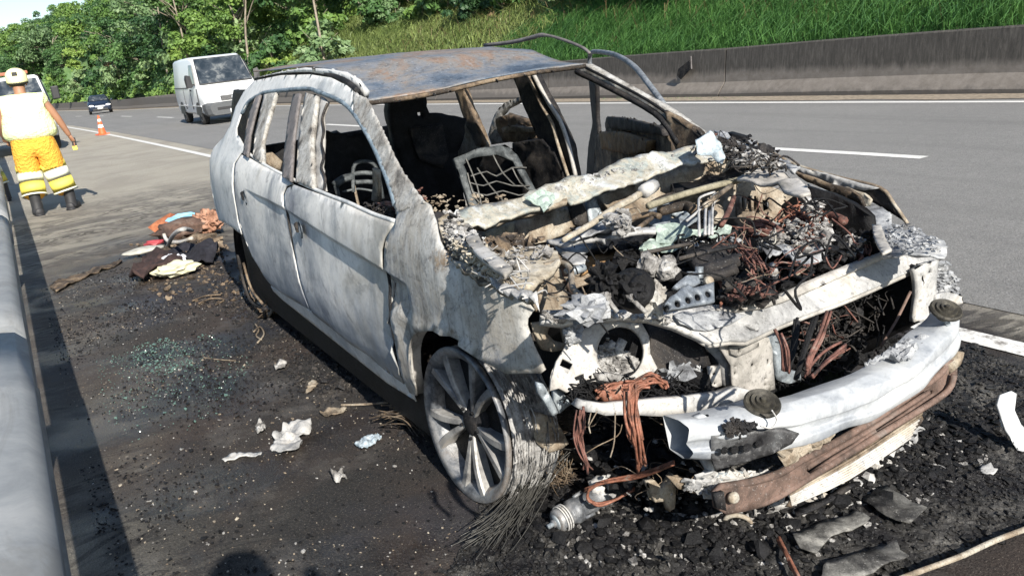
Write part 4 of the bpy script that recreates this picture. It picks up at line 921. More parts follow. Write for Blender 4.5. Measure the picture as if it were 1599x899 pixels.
PS('intake_flange', [(1037, 476), (1044, 466), (1055, 460), (1062, 452), (1073, 446), (1080, 452), (1096, 448), (1113, 442), (1114, 474), (1090, 478), (1062, 483), (1040, 486)], M['intake'], car, pl=ip, th=.012, st=.012, cr=.002,
   holes=[circ(1041, 481, 4, 5), circ(1056.5, 476, 5.6, 6.4), circ(1073, 470.5, 5.4, 6.4), circ(1088, 466, 5.4, 6.4), circ(1104, 461, 5.2, 6.2)])
PS('intake_back', [(1036, 478), (1060, 456), (1113, 444), (1113, 474), (1062, 483), (1040, 486)], M['char'], car, pl=(Vector(ip[0])+Vector((-.035, 0, -.02)), ip[1]), th=.01, st=.04)
PS('intake_web', [(1052, 448), (1068, 434), (1086, 424), (1092, 444), (1080, 450), (1072, 446), (1060, 452)], M['intake'], car, pl=(Vector(ip[0])+Vector((-.02, 0, 0)), ip[1]), th=.012, st=.016, cr=.006)
for a, b in (((1078, 446), (1079, 424)), ((1092, 444), (1092, 416))): pipe('intake_runner', [a, b], .010, M['ecasing'], 1, 8, D=2.03)
pipe('rail_tube', [(1094, 424), (1122, 416), (1152, 405)], .017, M['soot'], 2, 9, D=2.08)
pipe('rail_tube', [(1094, 434), (1122, 430), (1150, 418)], .013, M['soot'], 2, 9, D=2.04)
m_ = MB(); m_.lathe([(.004, .008), (.009, .006), (.012, 0), (.012, -.01)], px(1107, 438.5, D=1.98), (.8, -.5, .4), 12); m_.build('sensor_ring', M['tan'], car)
for P in ([(947, 461), (954, 474), (964, 487)], [(986, 464), (996, 476), (1009, 488)]):
    pipe('burnt_stud', P, .0055, M['ash'], 2, 7, D=1.9); m_ = MB(); m_.lump(px(*P[0], D=1.9), (.011, .009, .009), .4, 2); m_.build('stud_head', M['ash'], car)
c = px(1020, 474, D=1.96); m_ = MB(); m_.lump(c, (.022, .022, .035), .45, 3, 2.2, 8); m_.lump(c+Vector((-.02, .03, .01)), (.016, .02, .03), .45, 3, 2.2, 9); m_.build('burnt_pump', M['pillar'], car, kind='stuff')
m_ = MB(); m_.lump(px(918, 482, D=1.88), (.045, .05, .026), .4, 3, 3, 2); m_.build('melted_casting', M['alu'], car)
PS('green_glass_sheet', [(1024, 356), (1046, 350), (1072, 350), (1098, 354), (1122, 350), (1142, 354), (1138, 362), (1112, 368), (1090, 362), (1070, 372), (1046, 378), (1024, 374)], M['glassmelt'], car, pl=((.05, 0, .85), (.3, 0, .95)), th=.004, st=.014, cr=.016, cs=16, fold=.9, smooth=False)
PS('green_glass_sheet', [(998, 386), (1014, 374), (1030, 374), (1050, 380), (1064, 386), (1046, 392), (1022, 388), (1004, 392)], M['glassmelt'], car, pl=((.08, 0, .83), (.3, 0, .95)), th=.004, st=.012, cr=.014, cs=18, fold=.9, smooth=False)
# copper and dull wire nests
def wires(name, paths, n, spread, r, mat, parent=None, wob=.5, kind='stuff', **pk):
    m_ = MB()
    for P in paths:
        Q = [px(*q[:2], D=q[2]) if len(q) > 2 else px(*q, **pk) for q in P]
        for i in range(n):
            o1 = Vector([random.gauss(0, 1) for _ in range(3)]); pts = []
            for k, q in enumerate(Q): pts.append(q+o1*spread*(.6+.4*math.sin(k*1.3+i))+Vector([random.gauss(0, 1) for _ in range(3)])*spread*wob)
            m_.tube(pts, r*random.uniform(.7, 1.2), 5, 4)
    return m_.build(name, mat, parent or car, True, kind=kind)
wires('copper_nest', [[(1218, 345), (1235, 330), (1255, 322), (1275, 330), (1285, 348)], [(1225, 350), (1250, 340), (1270, 350), (1262, 368)], [(1230, 325), (1248, 338), (1262, 330)], [(1246, 360), (1262, 340), (1282, 322)]], 4, .016, .0035, M['copper'], Z=.72)
wires('dull_copper_cable', [[(1170, 350), (1190, 352), (1218, 362)], [(1168, 358), (1195, 362), (1222, 362)]], 3, .008, .010, M['dcopper'], Z=.74)
pipe('dull_copper_cable_end', [(1288, 336), (1302, 338), (1318, 345)], .016, M['dcopper'], 3, 8, Z=.70)
wires('purple_copper_fan', [[(1150, 380), (1165, 400), (1178, 418)], [(1155, 385), (1175, 402), (1192, 420)], [(1160, 376), (1178, 396), (1196, 422)]], 5, .012, .0028, M['dcopper'], Z=.74)
wires('copper_wire', [[(1124, 432), (1128, 450), (1126, 474)], [(1130, 438), (1142, 452), (1156, 472)], [(1126, 436), (1136, 428), (1148, 444)]], 3, .006, .0045, M['copper'], Z=.66)
wires('copper_nest', [[(1336, 372), (1350, 380), (1352, 398)], [(1332, 394), (1345, 402), (1340, 410)], [(1346, 370), (1356, 384), (1356, 400)]], 6, .008, .0035, M['dcopper'], Z=.62)
wires('harness_strand', [[(1270, 366), (1278, 390), (1262, 412), (1240, 430)], [(1280, 372), (1272, 400), (1250, 420)]], 2, .006, .004, M['tan'], Z=.68)
rubble('white_flakes', 330, [(1172, 378), (1190, 364), (1240, 362), (1290, 350), (1298, 372), (1290, 396), (1240, 400), (1190, 384)], M['ash'], (.004, .014), .4, Z=.70, thick=.045)
rubble('white_flakes', 40, [(1256, 322), (1280, 320), (1282, 338), (1262, 336)], M['ash'], (.008, .02), .3, Z=.76, thick=.03)
rubble('white_flakes', 50, [(1318, 378), (1345, 370), (1348, 392), (1330, 404), (1318, 392)], M['ash'], (.006, .018), .3, Z=.62, thick=.04)
rubble('black_flakes', 1500, [(1160, 350), (1250, 322), (1330, 350), (1360, 390), (1340, 420), (1240, 450), (1160, 460), (1150, 410)], M['char'], (.005, .018), .5, Z=.60, thick=.07)
PS('melted_cover', [(1182, 382), (1205, 378), (1230, 386), (1252, 378), (1290, 385), (1285, 400), (1262, 412), (1238, 408), (1222, 396), (1200, 402), (1188, 396)], M['alu'], car, Z=.70, th=.006, st=.014, cr=.018, cs=15, fold=.9)
PS('silver_flap', [(1286, 350), (1296, 345), (1302, 360), (1298, 376), (1288, 366)], M['bar'], car, pl=((.2, .4, .7), (.7, -.2, .6)), th=.005, st=.01, cr=.008)
rubble('battery_flakes', 120, [(1130, 440), (1180, 430), (1212, 445), (1205, 470), (1130, 476)], M['soot'], (.01, .026), .5, Z=.66, thick=.04)
rubble('copper_flakes', 45, [(1135, 455), (1150, 445), (1190, 442), (1190, 462), (1140, 472)], M['dcopper'], (.004, .010), .5, Z=.69, thick=.02)
pipe('silver_stub', [(1207, 415), (1210, 428)], .012, M['ash'], 1, 7, Z=.72)
# far strut tower, inner wing and wing
PS('far_strut_top', [(1150, 278), (1162, 272), (1178, 264), (1200, 266), (1222, 270), (1246, 286), (1264, 298), (1266, 305), (1252, 308), (1235, 305), (1214, 290), (1195, 286), (1170, 283)], M['white'], car, Z=.88, th=.01, st=.018, cr=.012, cs=12, fold=.5)
PS('far_strut_side', [(1152, 284), (1175, 286), (1200, 290), (1232, 306), (1264, 302), (1268, 318), (1250, 326), (1232, 336), (1216, 348), (1194, 352), (1152, 352), (1148, 310)], M['tan'], car, pl=((-.05, .55, .8), (.75, -.4, .5)), th=.01, st=.02, cr=.008,
   holes=[[(1156, 308), (1160, 307), (1161, 325), (1158, 325)], [(1166, 307), (1170, 306), (1171, 327), (1168, 327)], [(1176, 306), (1180, 306), (1181, 328), (1178, 328)], [(1190, 312), (1200, 316), (1200, 326), (1192, 330)], circ(1225, 309, 2, 2, 8), circ(1256, 303, 2.5, 2.5, 8)])
PS('far_strut_dark', [(1150, 284), (1190, 290), (1200, 330), (1180, 352), (1150, 352)], M['char'], car, pl=((-.12, .55, .8), (.75, -.4, .5)), th=.01, st=.04)
for P in ([(1156, 307), (1157, 326)], [(1163, 306), (1165, 327)], [(1173, 306), (1175, 328)], [(1184, 308), (1187, 330)]): pipe('grille_rib', P, .005, M['tan'], 1, 6, pl=((-.03, .55, .8), (.75, -.4, .5)))
PS('far_wing_outer', [(1168, 219), (1200, 236), (1247, 259), (1310, 276), (1374, 293), (1395, 318), (1416, 349), (1395, 335), (1362, 315), (1330, 302), (1280, 285), (1240, 268), (1200, 252)], M['soot'], car, Y=.86, th=.008, st=.03, cr=.008, cs=8)
pipe('far_wing_edge', [(1170, 218), (1210, 241), (1247, 259), (1310, 277), (1374, 293), (1397, 320), (1417, 349)], .007, M['tan'], 4, 6, Y=.86)
PS('far_wing_flange', [(1246, 261), (1300, 274), (1350, 288), (1372, 294), (1352, 297), (1318, 292), (1280, 280), (1250, 268)], M['bar'], car, Y=.83, th=.01, st=.02, cr=.004)
PS('far_apron', [(1238, 266), (1262, 284), (1290, 295), (1333, 313), (1352, 322), (1345, 306), (1325, 294), (1300, 288), (1265, 275)], M['brownsoot'], car, Y=.76, th=.01, st=.02, cr=.008)
PS('far_apron_brace', [(1318, 290), (1336, 298), (1350, 302), (1362, 312), (1358, 322), (1344, 318)], M['tan'], car, Y=.79, th=.01, st=.018, cr=.006)
PS('far_apron_rail', [(1260, 290), (1285, 296), (1333, 314), (1352, 322), (1370, 322), (1390, 331), (1393, 352), (1420, 358), (1450, 368), (1474, 378), (1479, 388), (1475, 401), (1440, 402), (1400, 402), (1378, 398), (1368, 372), (1362, 352), (1366, 345), (1352, 334), (1320, 320), (1285, 306)], M['alu'], car, Z=.68, th=.008, st=.018, cr=.016, cs=12, fold=.8, rag=.003)
rubble('apron_flakes', 120, [(1385, 345), (1420, 355), (1465, 376), (1470, 395), (1410, 395), (1385, 380)], M['alu'], (.004, .011), .2, Z=.70, thick=.012)
PS('far_apron_white', [(1362, 352), (1376, 352), (1382, 372), (1392, 392), (1378, 398), (1366, 376)], M['white'], car, Z=.70, th=.008, st=.016, cr=.006)
# scuttle debris beyond the cowl
rubble('scuttle_debris', 200, [(1120, 225), (1165, 225), (1225, 258), (1210, 268), (1150, 262), (1130, 250)], M['soot'], (.006, .018), .4, Z=.88, thick=.05)
rubble('scuttle_flakes', 60, [(1130, 235), (1180, 240), (1230, 262), (1200, 266), (1150, 258)], M['ash'], (.006, .018), .3, Z=.92, thick=.02)
PS('scuttle_rail', [(1115, 205), (1150, 213), (1175, 222), (1215, 246), (1250, 262), (1240, 268), (1205, 255), (1165, 238), (1130, 222)], M['alu'], car, Z=.90, th=.01, st=.02, cr=.014, cs=12, fold=.7)
PS('far_mirror_base', [(1140, 206), (1165, 213), (1170, 224), (1150, 220)], M['char'], car, Y=.80, th=.03)
wires('scuttle_wire', [[(1105, 212), (1098, 222), (1090, 234)], [(1120, 208), (1106, 220), (1096, 232)]], 5, .01, .003, M['dcopper'], Z=.96)
wires('pillar_wire', [[(590, 322), (605, 320), (622, 325), (640, 306), (655, 300)], [(598, 328), (620, 318), (636, 312)], [(640, 304), (652, 312), (664, 308)]], 6, .010, .003, M['dcopper'], Y=-.80)
rubble('belt_flakes', 60, [(560, 318), (612, 325), (616, 345), (585, 335)], M['soot'], (.005, .013), .3, Y=-.82, thick=.01)

def tangle(name, n, poly, mat, r, L, amp, **pk):
    m_ = MB(); xs = [p[0] for p in poly]; ys_ = [p[1] for p in poly]; k = 0
    while k < n:
        x = random.uniform(min(xs), max(xs)); y = random.uniform(min(ys_), max(ys_))
        if not inpoly(x, y, poly): continue
        p = px(x, y, **pk); a = random.uniform(0, 6.28); d = Vector((math.cos(a), math.sin(a), random.gauss(0, .35)))*L*random.uniform(.4, 1.2)
        m_.tube([p-d*.5, p-d*.2+Vector([random.gauss(0, 1) for _ in range(3)])*amp, p+d*.2+Vector([random.gauss(0, 1) for _ in range(3)])*amp+Vector((0, 0, .01)), p+d*.5], r*random.uniform(.6, 1.3), 4, 4, False); k += 1
    return m_.build(name, mat, car, True, kind='stuff')
bay = [(760, 400), (860, 360), (1000, 320), (1130, 280), (1250, 300), (1340, 350), (1340, 410), (1200, 450), (1080, 470), (900, 480), (850, 440)]
tangle('loom_wire', 26, bay, M['tan'], .0018, .13, .015, Z=.80)
tangle('loom_wire', 40, bay, M['char'], .0028, .14, .02, Z=.82)
tangle('loom_wire', 30, [(1130, 330), (1260, 310), (1330, 360), (1300, 410), (1150, 460), (1110, 430)], M['dcopper'], .0022, .12, .02, Z=.76)
tangle('loom_wire', 24, [(700, 360), (760, 390), (840, 440), (840, 470), (760, 430)], M['bar'], .0022, .09, .012, Z=.89)
tangle('loom_wire', 90, [(890, 600), (1100, 600), (1110, 615), (890, 625)], M['char'], .0022, .08, .012, X=.64)
tangle('loom_wire', 16, [(890, 650), (1080, 660), (1090, 740), (1000, 790), (900, 700)], M['brownsoot'], .002, .12, .02, X=.60)
tangle('loom_wire', 50, [(1220, 500), (1400, 440), (1420, 500), (1280, 590), (1220, 590)], M['soot'], .003, .14, .02, X=.50)
tangle('loom_wire', 8, [(1220, 500), (1330, 480), (1320, 560), (1230, 590)], M['dcopper'], .0025, .12, .02, X=.52)
tangle('loom_wire', 60, [(1100, 215), (1160, 225), (1230, 262), (1150, 262)], M['soot'], .003, .10, .015, Z=.92)
PS('valve_cover', [(1070, 400), (1130, 384), (1160, 388), (1160, 404), (1120, 414), (1086, 426)], M['soot'], car, pl=((.15, 0, .79), (.25, 0, .97)), th=.03, st=.016, cr=.008)
for P in ([(1000, 396), (1040, 388), (1080, 380)], [(1088, 420), (1120, 410), (1156, 398)], [(1060, 404), (1110, 392), (1150, 384)]): pipe('cover_rib', P, .006, M['soot'], 3, 6, Z=.82)
# --- radiator support, lamp brackets, bumper beams
tb = pl3(px(868, 496, X=.56), px(1470, 397, X=.56), px(1220, 500, X=.66))
tbn = Vector(tb[1]); tbn = tbn if tbn.z > 0 else -tbn
PS('radiator_support', [(845, 487), (900, 486), (950, 486), (1010, 489), (1060, 487), (1110, 480), (1182, 474), (1213, 462), (1300, 424), (1374, 396), (1400, 400), (1440, 400), (1472, 396), (1476, 402), (1463, 407), (1405, 432), (1329, 466), (1260, 492), (1215, 510), (1187, 524), (1164, 534), (1140, 533), (1107, 538), (1088, 528), (1050, 512), (1010, 501), (970, 498), (925, 500), (880, 508), (845, 504)],
   M['bar'], car, pl=tb, th=.022, st=.02, cr=.004, cs=8, fold=.4, holes=[[(1158, 510), (1166, 509), (1184, 516), (1180, 520), (1168, 518)], circ(1100, 527, 2.4, 1.4, 8), [(1020, 489), (1036, 488), (1036, 491), (1022, 492)]])
PS('support_top_flange', [(1182, 474), (1213, 462), (1300, 424), (1374, 396), (1384, 402), (1310, 434), (1222, 472), (1190, 482), (1120, 490), (1118, 482)], M['white'], car, pl=(Vector(tb[0])+tbn*.018, tb[1]), th=.012, st=.022, cr=.003)
pipe('support_front_fold', [(1088, 528), (1107, 538), (1140, 534), (1164, 535), (1187, 525), (1215, 511), (1260, 493), (1329, 467), (1405, 433), (1463, 408)], .009, M['white'], 3, 7, pl=(Vector(tb[0])-tbn*.01, tb[1]))
PS('peeled_skin', [(1050, 494), (1090, 486), (1135, 488), (1165, 492), (1140, 508), (1110, 516), (1080, 514), (1060, 508)], M['alu'], car, pl=(Vector(tb[0])+tbn*.02, tb[1]), th=.004, st=.016, cr=.010, cs=15, fold=1)
rubble('support_ash', 170, [(846, 490), (940, 488), (1000, 490), (1050, 492), (1050, 505), (960, 496), (880, 504), (850, 504)], M['ash'], (.004, .013), .3, pl=(Vector(tb[0])+tbn*.016, tb[1]), thick=.006)
bk = (Vector(px(1150, 570, X=.635)), Vector((1, 0, 0)))
PS('upright_bracket', [(1118, 536), (1135, 534), (1165, 535), (1190, 526), (1198, 526), (1204, 545), (1205, 570), (1208, 606), (1190, 612), (1165, 618), (1158, 606), (1143, 606), (1140, 570)], M['white'], car, pl=bk, th=.012, st=.02, cr=.002,
   holes=[circ(1173, 569, 2.6, 3, 8), circ(1193, 590, 1.8, 2.2, 8), circ(1193, 600, 1.6, 2, 8), [(1195, 560), (1199, 559), (1199, 568), (1196, 569)], circ(1146, 571, 1.6, 2, 8), circ(1146, 582, 1.8, 2.8, 8), circ(1140, 597, 1.6, 2.4, 8)])
PS('upright_bracket_flank', [(1099, 540), (1118, 535), (1137, 534), (1140, 570), (1142, 606), (1128, 600), (1124, 572), (1120, 562)], M['bar'], car, pl=(bk[0]+Vector((-.02, 0, 0)), Vector((.8, -.6, 0))), th=.01, st=.02, cr=.002)
PS('ribbed_insert', [(1138, 540), (1160, 538), (1182, 530), (1183, 540), (1165, 550), (1150, 556), (1140, 552)], M['white'], car, pl=(bk[0]+Vector((.012, 0, 0)), bk[1]), th=.012, st=.012, holes=[[(1150, 543), (1154, 542), (1154, 551), (1151, 551)]])
PS('side_tab', [(1105, 572), (1123, 569), (1126, 601), (1108, 607)], M['white'], car, pl=(bk[0]+Vector((.0, 0, 0)), bk[1]), th=.008, st=.015, holes=[circ(1114, 583, 3, 2, 8), circ(1115, 598, 1.8, 2, 8)])
PS('lower_crossmember', [(898, 634), (906, 624), (940, 629), (1000, 624), (1060, 619), (1120, 612), (1150, 604), (1168, 608), (1164, 618), (1135, 631), (1085, 643), (1030, 647), (980, 645), (940, 646), (925, 641), (912, 640)], M['bar'], car, X=.68, th=.03, st=.02, cr=.004, cs=12)
hl = pl3(px(905, 600, X=.62), px(1040, 560, X=.62), px(970, 505, X=.56))
PS('headlamp_bracket', [(858, 610), (860, 592), (868, 564), (880, 545), (888, 530), (900, 519), (920, 508), (965, 500), (1000, 505), (1012, 525), (1014, 552), (1025, 575), (1014, 589), (985, 601), (962, 600), (930, 596), (905, 602), (884, 613), (872, 606)], M['white'], car, pl=hl, th=.010, st=.018, cr=.004, cs=9,
   holes=[circ(968, 551, 37, 41, 26, R(8)), [(877, 560), (894, 568), (889, 578), (872, 571)]])
PS('headlamp_flank', [(1010, 506), (1045, 512), (1078, 525), (1098, 540), (1108, 570), (1060, 590), (1030, 580), (1016, 586), (1012, 560), (1016, 530)], M['soot'], car, pl=(Vector(hl[0])+Vector((-.07, 0, 0)), hl[1]), th=.01, st=.03, cr=.006)
rubble('lamp_ash', 420, [(932, 560), (950, 535), (965, 545), (985, 560), (1003, 575), (985, 596), (955, 600), (935, 592)], M['ash'], (.004, .012), .45, pl=(Vector(hl[0])+Vector((-.05, 0, 0)), Vector((1, 0, .35))), thick=.02)
rubble('lamp_ash', 120, [(1035, 590), (1060, 575), (1090, 580), (1100, 600), (1080, 615), (1040, 612)], M['alu'], (.008, .022), .4, X=.60, thick=.02)
rubble('lamp_char', 160, [(890, 600), (930, 605), (1000, 610), (1090, 600), (1110, 610), (1000, 622), (900, 620)], M['char'], (.01, .026), .5, X=.61, thick=.03)
PS('lamp_inner_wall', [(915, 510), (1000, 500), (1110, 540), (1120, 620), (900, 622), (905, 560)], M['char'], car, X=.46, th=.02, st=.06, cr=.02)
PS('lamp_strip', [(930, 584), (950, 582), (972, 586), (985, 590), (980, 596), (950, 596), (932, 592)], M['ash'], car, X=.63, th=.02, st=.012, cr=.004)
PS('lamp_fin', [(981, 553), (990, 556), (1000, 566), (1003, 575), (996, 582), (990, 572)], M['ash'], car, X=.60, th=.008, st=.008, cr=.003)
pipe('lamp_tube', [(973, 530), (966, 545), (966, 556)], .013, M['ash'], 2, 8, X=.57)
PS('corner_bracket', [(828, 504), (850, 500), (882, 508), (884, 520), (880, 545), (862, 548), (845, 545), (835, 530), (830, 516)], M['tan'], car, X=.50, th=.01, st=.016, cr=.01, holes=[[(855, 508), (876, 512), (880, 535), (862, 530), (852, 520)]])
rubble('corner_ash', 70, [(880, 508), (905, 500), (910, 520), (895, 540), (884, 532)], M['alu'], (.006, .018), .3, pl=(Vector(hl[0])+Vector((.02, 0, 0)), hl[1]), thick=.01)
PS('hinge_plate', [(837, 596), (846, 598), (858, 618), (870, 643), (861, 648), (850, 628), (839, 612)], M['ecasing'], car, X=.60, th=.014, st=.02, holes=[circ(850, 614, 2, 3, 8)])
PS('hinge_plate', [(862, 600), (878, 612), (890, 630), (884, 634), (872, 644), (864, 625)], M['ecasing'], car, X=.58, th=.012, st=.02, holes=[circ(883, 622, 2.6, 2, 8), circ(870, 628, 2, 2.4, 8)])
# copper harness at the lamp, hanging to the ground
wires('copper_harness', [[(948, 612), (962, 606), (985, 600), (1005, 588), (1020, 584), (1032, 592)], [(935, 618), (950, 606), (968, 603), (972, 615)], [(970, 600), (1000, 595), (1022, 592), (1036, 600)], [(1032, 592), (1040, 598), (1038, 606)]], 5, .006, .0038, M['copper'], X=.66)
PS('copper_coil_box', [(936, 610), (966, 603), (972, 614), (970, 622), (938, 624)], M['copper'], car, X=.65, th=.03, st=.012, cr=.006)
wires('hanging_copper_harness', [[(985, 606, 1.50), (983, 640, 1.50), (988, 670, 1.50), (996, 700, 1.52), (1000, 730, 1.55)], [(992, 602, 1.50), (990, 640, 1.50), (994, 680, 1.5), (1000, 722, 1.54)], [(1010, 598, 1.5), (996, 606, 1.5), (988, 630, 1.5), (990, 690, 1.5)]], 8, .0055, .0026, M['copper'])
wires('hanging_wire', [[(912, 640, 1.55), (908, 665, 1.55), (906, 690, 1.56), (918, 730, 1.58)], [(908, 642, 1.55), (906, 680, 1.56), (914, 715, 1.57), (919, 735, 1.58)]], 4, .006, .0024, M['dcopper'])
wires('thin_wire', [[(922, 644, 1.52), (916, 662, 1.52), (922, 676, 1.52)], [(962, 645, 1.5), (960, 690, 1.5), (956, 715, 1.5)], [(930, 640, 1.52), (918, 666, 1.52)]], 1, .002, .0015, M['tan'])
# far upright
PS('far_upright', [(1425, 421), (1440, 412), (1462, 406), (1459, 440), (1458, 462), (1450, 505), (1430, 500), (1424, 502), (1428, 465), (1427, 440)], M['bar'], car, X=.63, th=.02, st=.016, cr=.003, holes=[circ(1437, 434, 3, 5, 8), circ(1449, 424, 3, 3, 8), circ(1433, 470, 1.6, 2.5, 8)])
rubble('far_lamp_debris', 130, [(1462, 410), (1485, 430), (1500, 460), (1480, 475), (1455, 470), (1458, 440)], M['alu'], (.005, .017), .4, X=.60, thick=.04)
PS('far_lamp_bracket', [(1458, 460), (1478, 455), (1498, 462), (1500, 472), (1480, 480), (1456, 478)], M['bar'], car, X=.64, th=.02, st=.014, cr=.006)
# lower engine seen under the support
m_ = MB(); m_.lump((.40, .0, .40), (.12, .14, .13), .18, 4, 1.6, 3); m_.build('gearbox_housing', M['ecasing'], car, True)
for P in ([(1245, 500, 2.0), (1240, 540, 1.98), (1228, 580, 1.96)], [(1275, 495, 2.0), (1262, 535, 1.98), (1245, 590, 1.95)]): wires('harness_loop', [P], 3, .004, .005, M['char'])
wires('scorched_harness', [[(1215, 520, 1.85), (1225, 545, 1.85), (1230, 580, 1.86)], [(1292, 485, 1.9), (1284, 520, 1.88), (1268, 560, 1.86), (1262, 585, 1.86)], [(1262, 585, 1.86), (1290, 560, 1.9), (1318, 542, 1.94)]], 4, .006, .004, M['dcopper'])
PS('casting_ear', [(1205, 545), (1222, 555), (1230, 575), (1245, 580), (1248, 592), (1225, 598), (1208, 590)], M['ecasing'], car, X=.55, th=.03, st=.014, cr=.01)
pipe('steel_rod', [(1376, 540), (1400, 500), (1422, 455)], .005, M['rust'], 1, 6, X=.66)
rubble('bay_black', 1300, [(1210, 520), (1330, 480), (1420, 440), (1425, 500), (1380, 560), (1280, 590), (1215, 600)], M['char'], (.006, .02), .5, X=.40, thick=.09)
rubble('bay_grey', 50, [(1260, 520), (1380, 480), (1410, 500), (1320, 560), (1260, 580)], M['soot'], (.008, .02), .3, X=.48, thick=.08)
# bumper beam: hollow bowed box
by = [(-.585, .80, .408), (-.5, .832, .398), (-.35, .872, .384), (-.18, .895, .374), (0, .905, .374), (.18, .895, .386), (.33, .865, .40), (.46, .83, .42), (.515, .79, .432)]
bc_ = cat([(x, y, z) for y, x, z in by], 5); prof = [(-.01, .078), (.026, .062), (.034, .022), (.020, .012), (.020, -.016), (.034, -.026), (.028, -.062), (.0, -.075), (-.06, -.07), (-.075, .07)]
m_ = MB(); v = []; n = len(prof)
for i, p in enumerate(bc_):
    k = (.78+.22*min(1, i/8))*(.86-.22*(i/len(bc_))+.03*noise.noise(Vector((i*.3, 0, 0))))
    for a, b in prof: v.append(p+Vector((a, 0, b*k))+noise.noise_vector((p+Vector((a*3, 0, b*3)))*8)*.012)
m_.add(v, [(i*n+k, i*n+(k+1) % n, (i+1)*n+(k+1) % n, (i+1)*n+k) for i in range(len(bc_)-1) for k in range(n)]+[tuple(range((len(bc_)-1)*n, len(bc_)*n))])
m_.build('bumper_beam', M['beam'], car, True, bevel=.009)
PS('beam_end_skin', [(1110, 680), (1140, 676), (1180, 670), (1225, 668), (1248, 676), (1236, 692), (1205, 708), (1160, 722), (1116, 734), (1110, 710)], burnt('sooty_beam_end', [(.015, .015, .017), (.05, .05, .052), (.16, .165, .17), (.36, .36, .36)], 6, .5, .1), car, pl=pl3(px(1118, 700, X=.855), px(1215, 690, X=.915), px(1118, 730, X=.855)), th=.004, st=.014, cr=.001,
   holes=[circ(1131, 703, 6, 4, 10), circ(1147, 702, 6.5, 4.6, 10), circ(1166, 699, 6, 5, 10), circ(1184, 693, 4.6, 4.6, 10)])
PS('beam_mount_plate', [(1086, 650), (1096, 646), (1106, 652), (1112, 664), (1106, 676), (1098, 672), (1100, 700), (1112, 730), (1107, 740), (1096, 720), (1088, 690)], M['beam'], car, X=.80, th=.02, st=.016, cr=.003)
PS('beam_mount_top', [(1106, 640), (1140, 632), (1160, 626), (1180, 628), (1200, 642), (1190, 655), (1160, 660), (1125, 668), (1110, 668)], M['beam'], car, pl=pl3(px(1106, 655, X=.79), px(1200, 640, X=.82), px(1150, 628, X=.74)), th=.012, st=.02, cr=.002, holes=[circ(1135, 653, 2, 2, 8)])
for hx_, hy_, hr_ in ((1131, 703, .010), (1147, 702, .0115), (1166, 699, .0115), (1184, 693, .009)):
    m_ = MB(); m_.lathe([(hr_, 0), (hr_*.9, .002), (.001, .002)], px(hx_, hy_, X=.905 if hx_ > 1160 else .885), (1, -.25, .1), 16); m_.build('mount_hole_shade_disc', M['char'], car)  # raised black discs, painted in for the shade inside the holes
m_ = MB(); m_.lathe([(.004, .012), (.008, .011), (.014, .005), (.014, -.004)], px(1104, 668, X=.82), (1, -.2, .2), 12); m_.build('mount_bolt', M['tan'], car, True)
rubble('beam_soot_tuft', 90, [(1130, 668), (1150, 660), (1185, 664), (1180, 676), (1140, 680)], M['soot'], (.005, .014), .2, X=.88, thick=.015)
PS('beam_char_skin', [(1352, 568), (1378, 552), (1410, 534), (1430, 525), (1458, 520), (1460, 532), (1440, 540), (1425, 548), (1424, 558), (1410, 562), (1390, 556), (1372, 562)], M['alu'], car, pl=pl3(px(1360, 565, X=.88), px(1455, 525, X=.83), px(1400, 530, X=.80)), th=.008, st=.010, cr=.014, cs=40, fold=1, rag=.003, smooth=False)
PS('foam_remnant', [(1216, 706), (1245, 696), (1275, 682), (1300, 668), (1300, 676), (1270, 698), (1245, 712), (1222, 722)], M['tan'], car, X=.90, th=.03, st=.010, cr=.008, cs=40, fold=1, smooth=False)
def horn(q, X, s=1.):
    c = px(*q, X=X); m_ = MB(); m_.lathe([(.001, .016), (.007, .016), (.009, .006), (.019, .010), (.022, .001), (.033, .006), (.036, -.003), (.047, .003), (.052, -.003), (.052, -.010), (.045, -.016), (.02, -.022), (.02, -.04)], c, Vector((.42, -.12, .9)), 32)
    m_.v = [tuple(c+(Vector(p)-c)*s) for p in m_.v]; m_.build('horn', M['horn'], car)
    m_ = MB(); m_.tube([c+Vector((-.01, 0, -.02))*s, c+Vector((.0, .01, -.06))*s], .009, 6, 1); m_.build('horn_bracket', M['ecasing'], car)
horn((1191, 627), .86, .92); horn((1478, 482), .85, .9)
pipe('horn_cable', [(1205, 640), (1213, 655), (1205, 668), (1188, 665)], .0022, M['bar'], 4, 5, X=.93)
# rusty lower beam
lb = pl3(px(1120, 780, X=.86), px(1485, 580, X=.86), px(1300, 640, X=.84)); lbn = Vector((1, 0, 0))
PS('lower_beam', [(1114, 768), (1124, 757), (1150, 752), (1172, 749), (1216, 736), (1251, 715), (1300, 690), (1360, 655), (1420, 615), (1467, 581), (1474, 566), (1491, 558), (1492, 584), (1480, 612), (1462, 628), (1439, 641), (1380, 676), (1310, 720), (1240, 763), (1210, 780), (1180, 791), (1132, 801), (1116, 793)], M['rust'], car, pl=pl3(px(1120, 780, X=.87), px(1485, 580, X=.84), px(1120, 740, X=.87)), th=.014, st=.02, cr=.003, cs=8, bow=None,
   holes=[[(1363, 668), (1400, 645), (1440, 618), (1454, 607), (1456, 614), (1440, 625), (1400, 651), (1367, 674)], [(1256, 733), (1300, 702), (1335, 680), (1350, 671), (1353, 679), (1338, 689), (1300, 713), (1264, 740)]])
PS('lower_beam_back', [(1250, 735), (1300, 700), (1360, 664), (1460, 600), (1466, 620), (1440, 636), (1380, 672), (1310, 716), (1262, 748)], M['char'], car, pl=pl3(px(1120, 780, X=.80), px(1485, 580, X=.79), px(1120, 740, X=.80)), th=.01, st=.05)
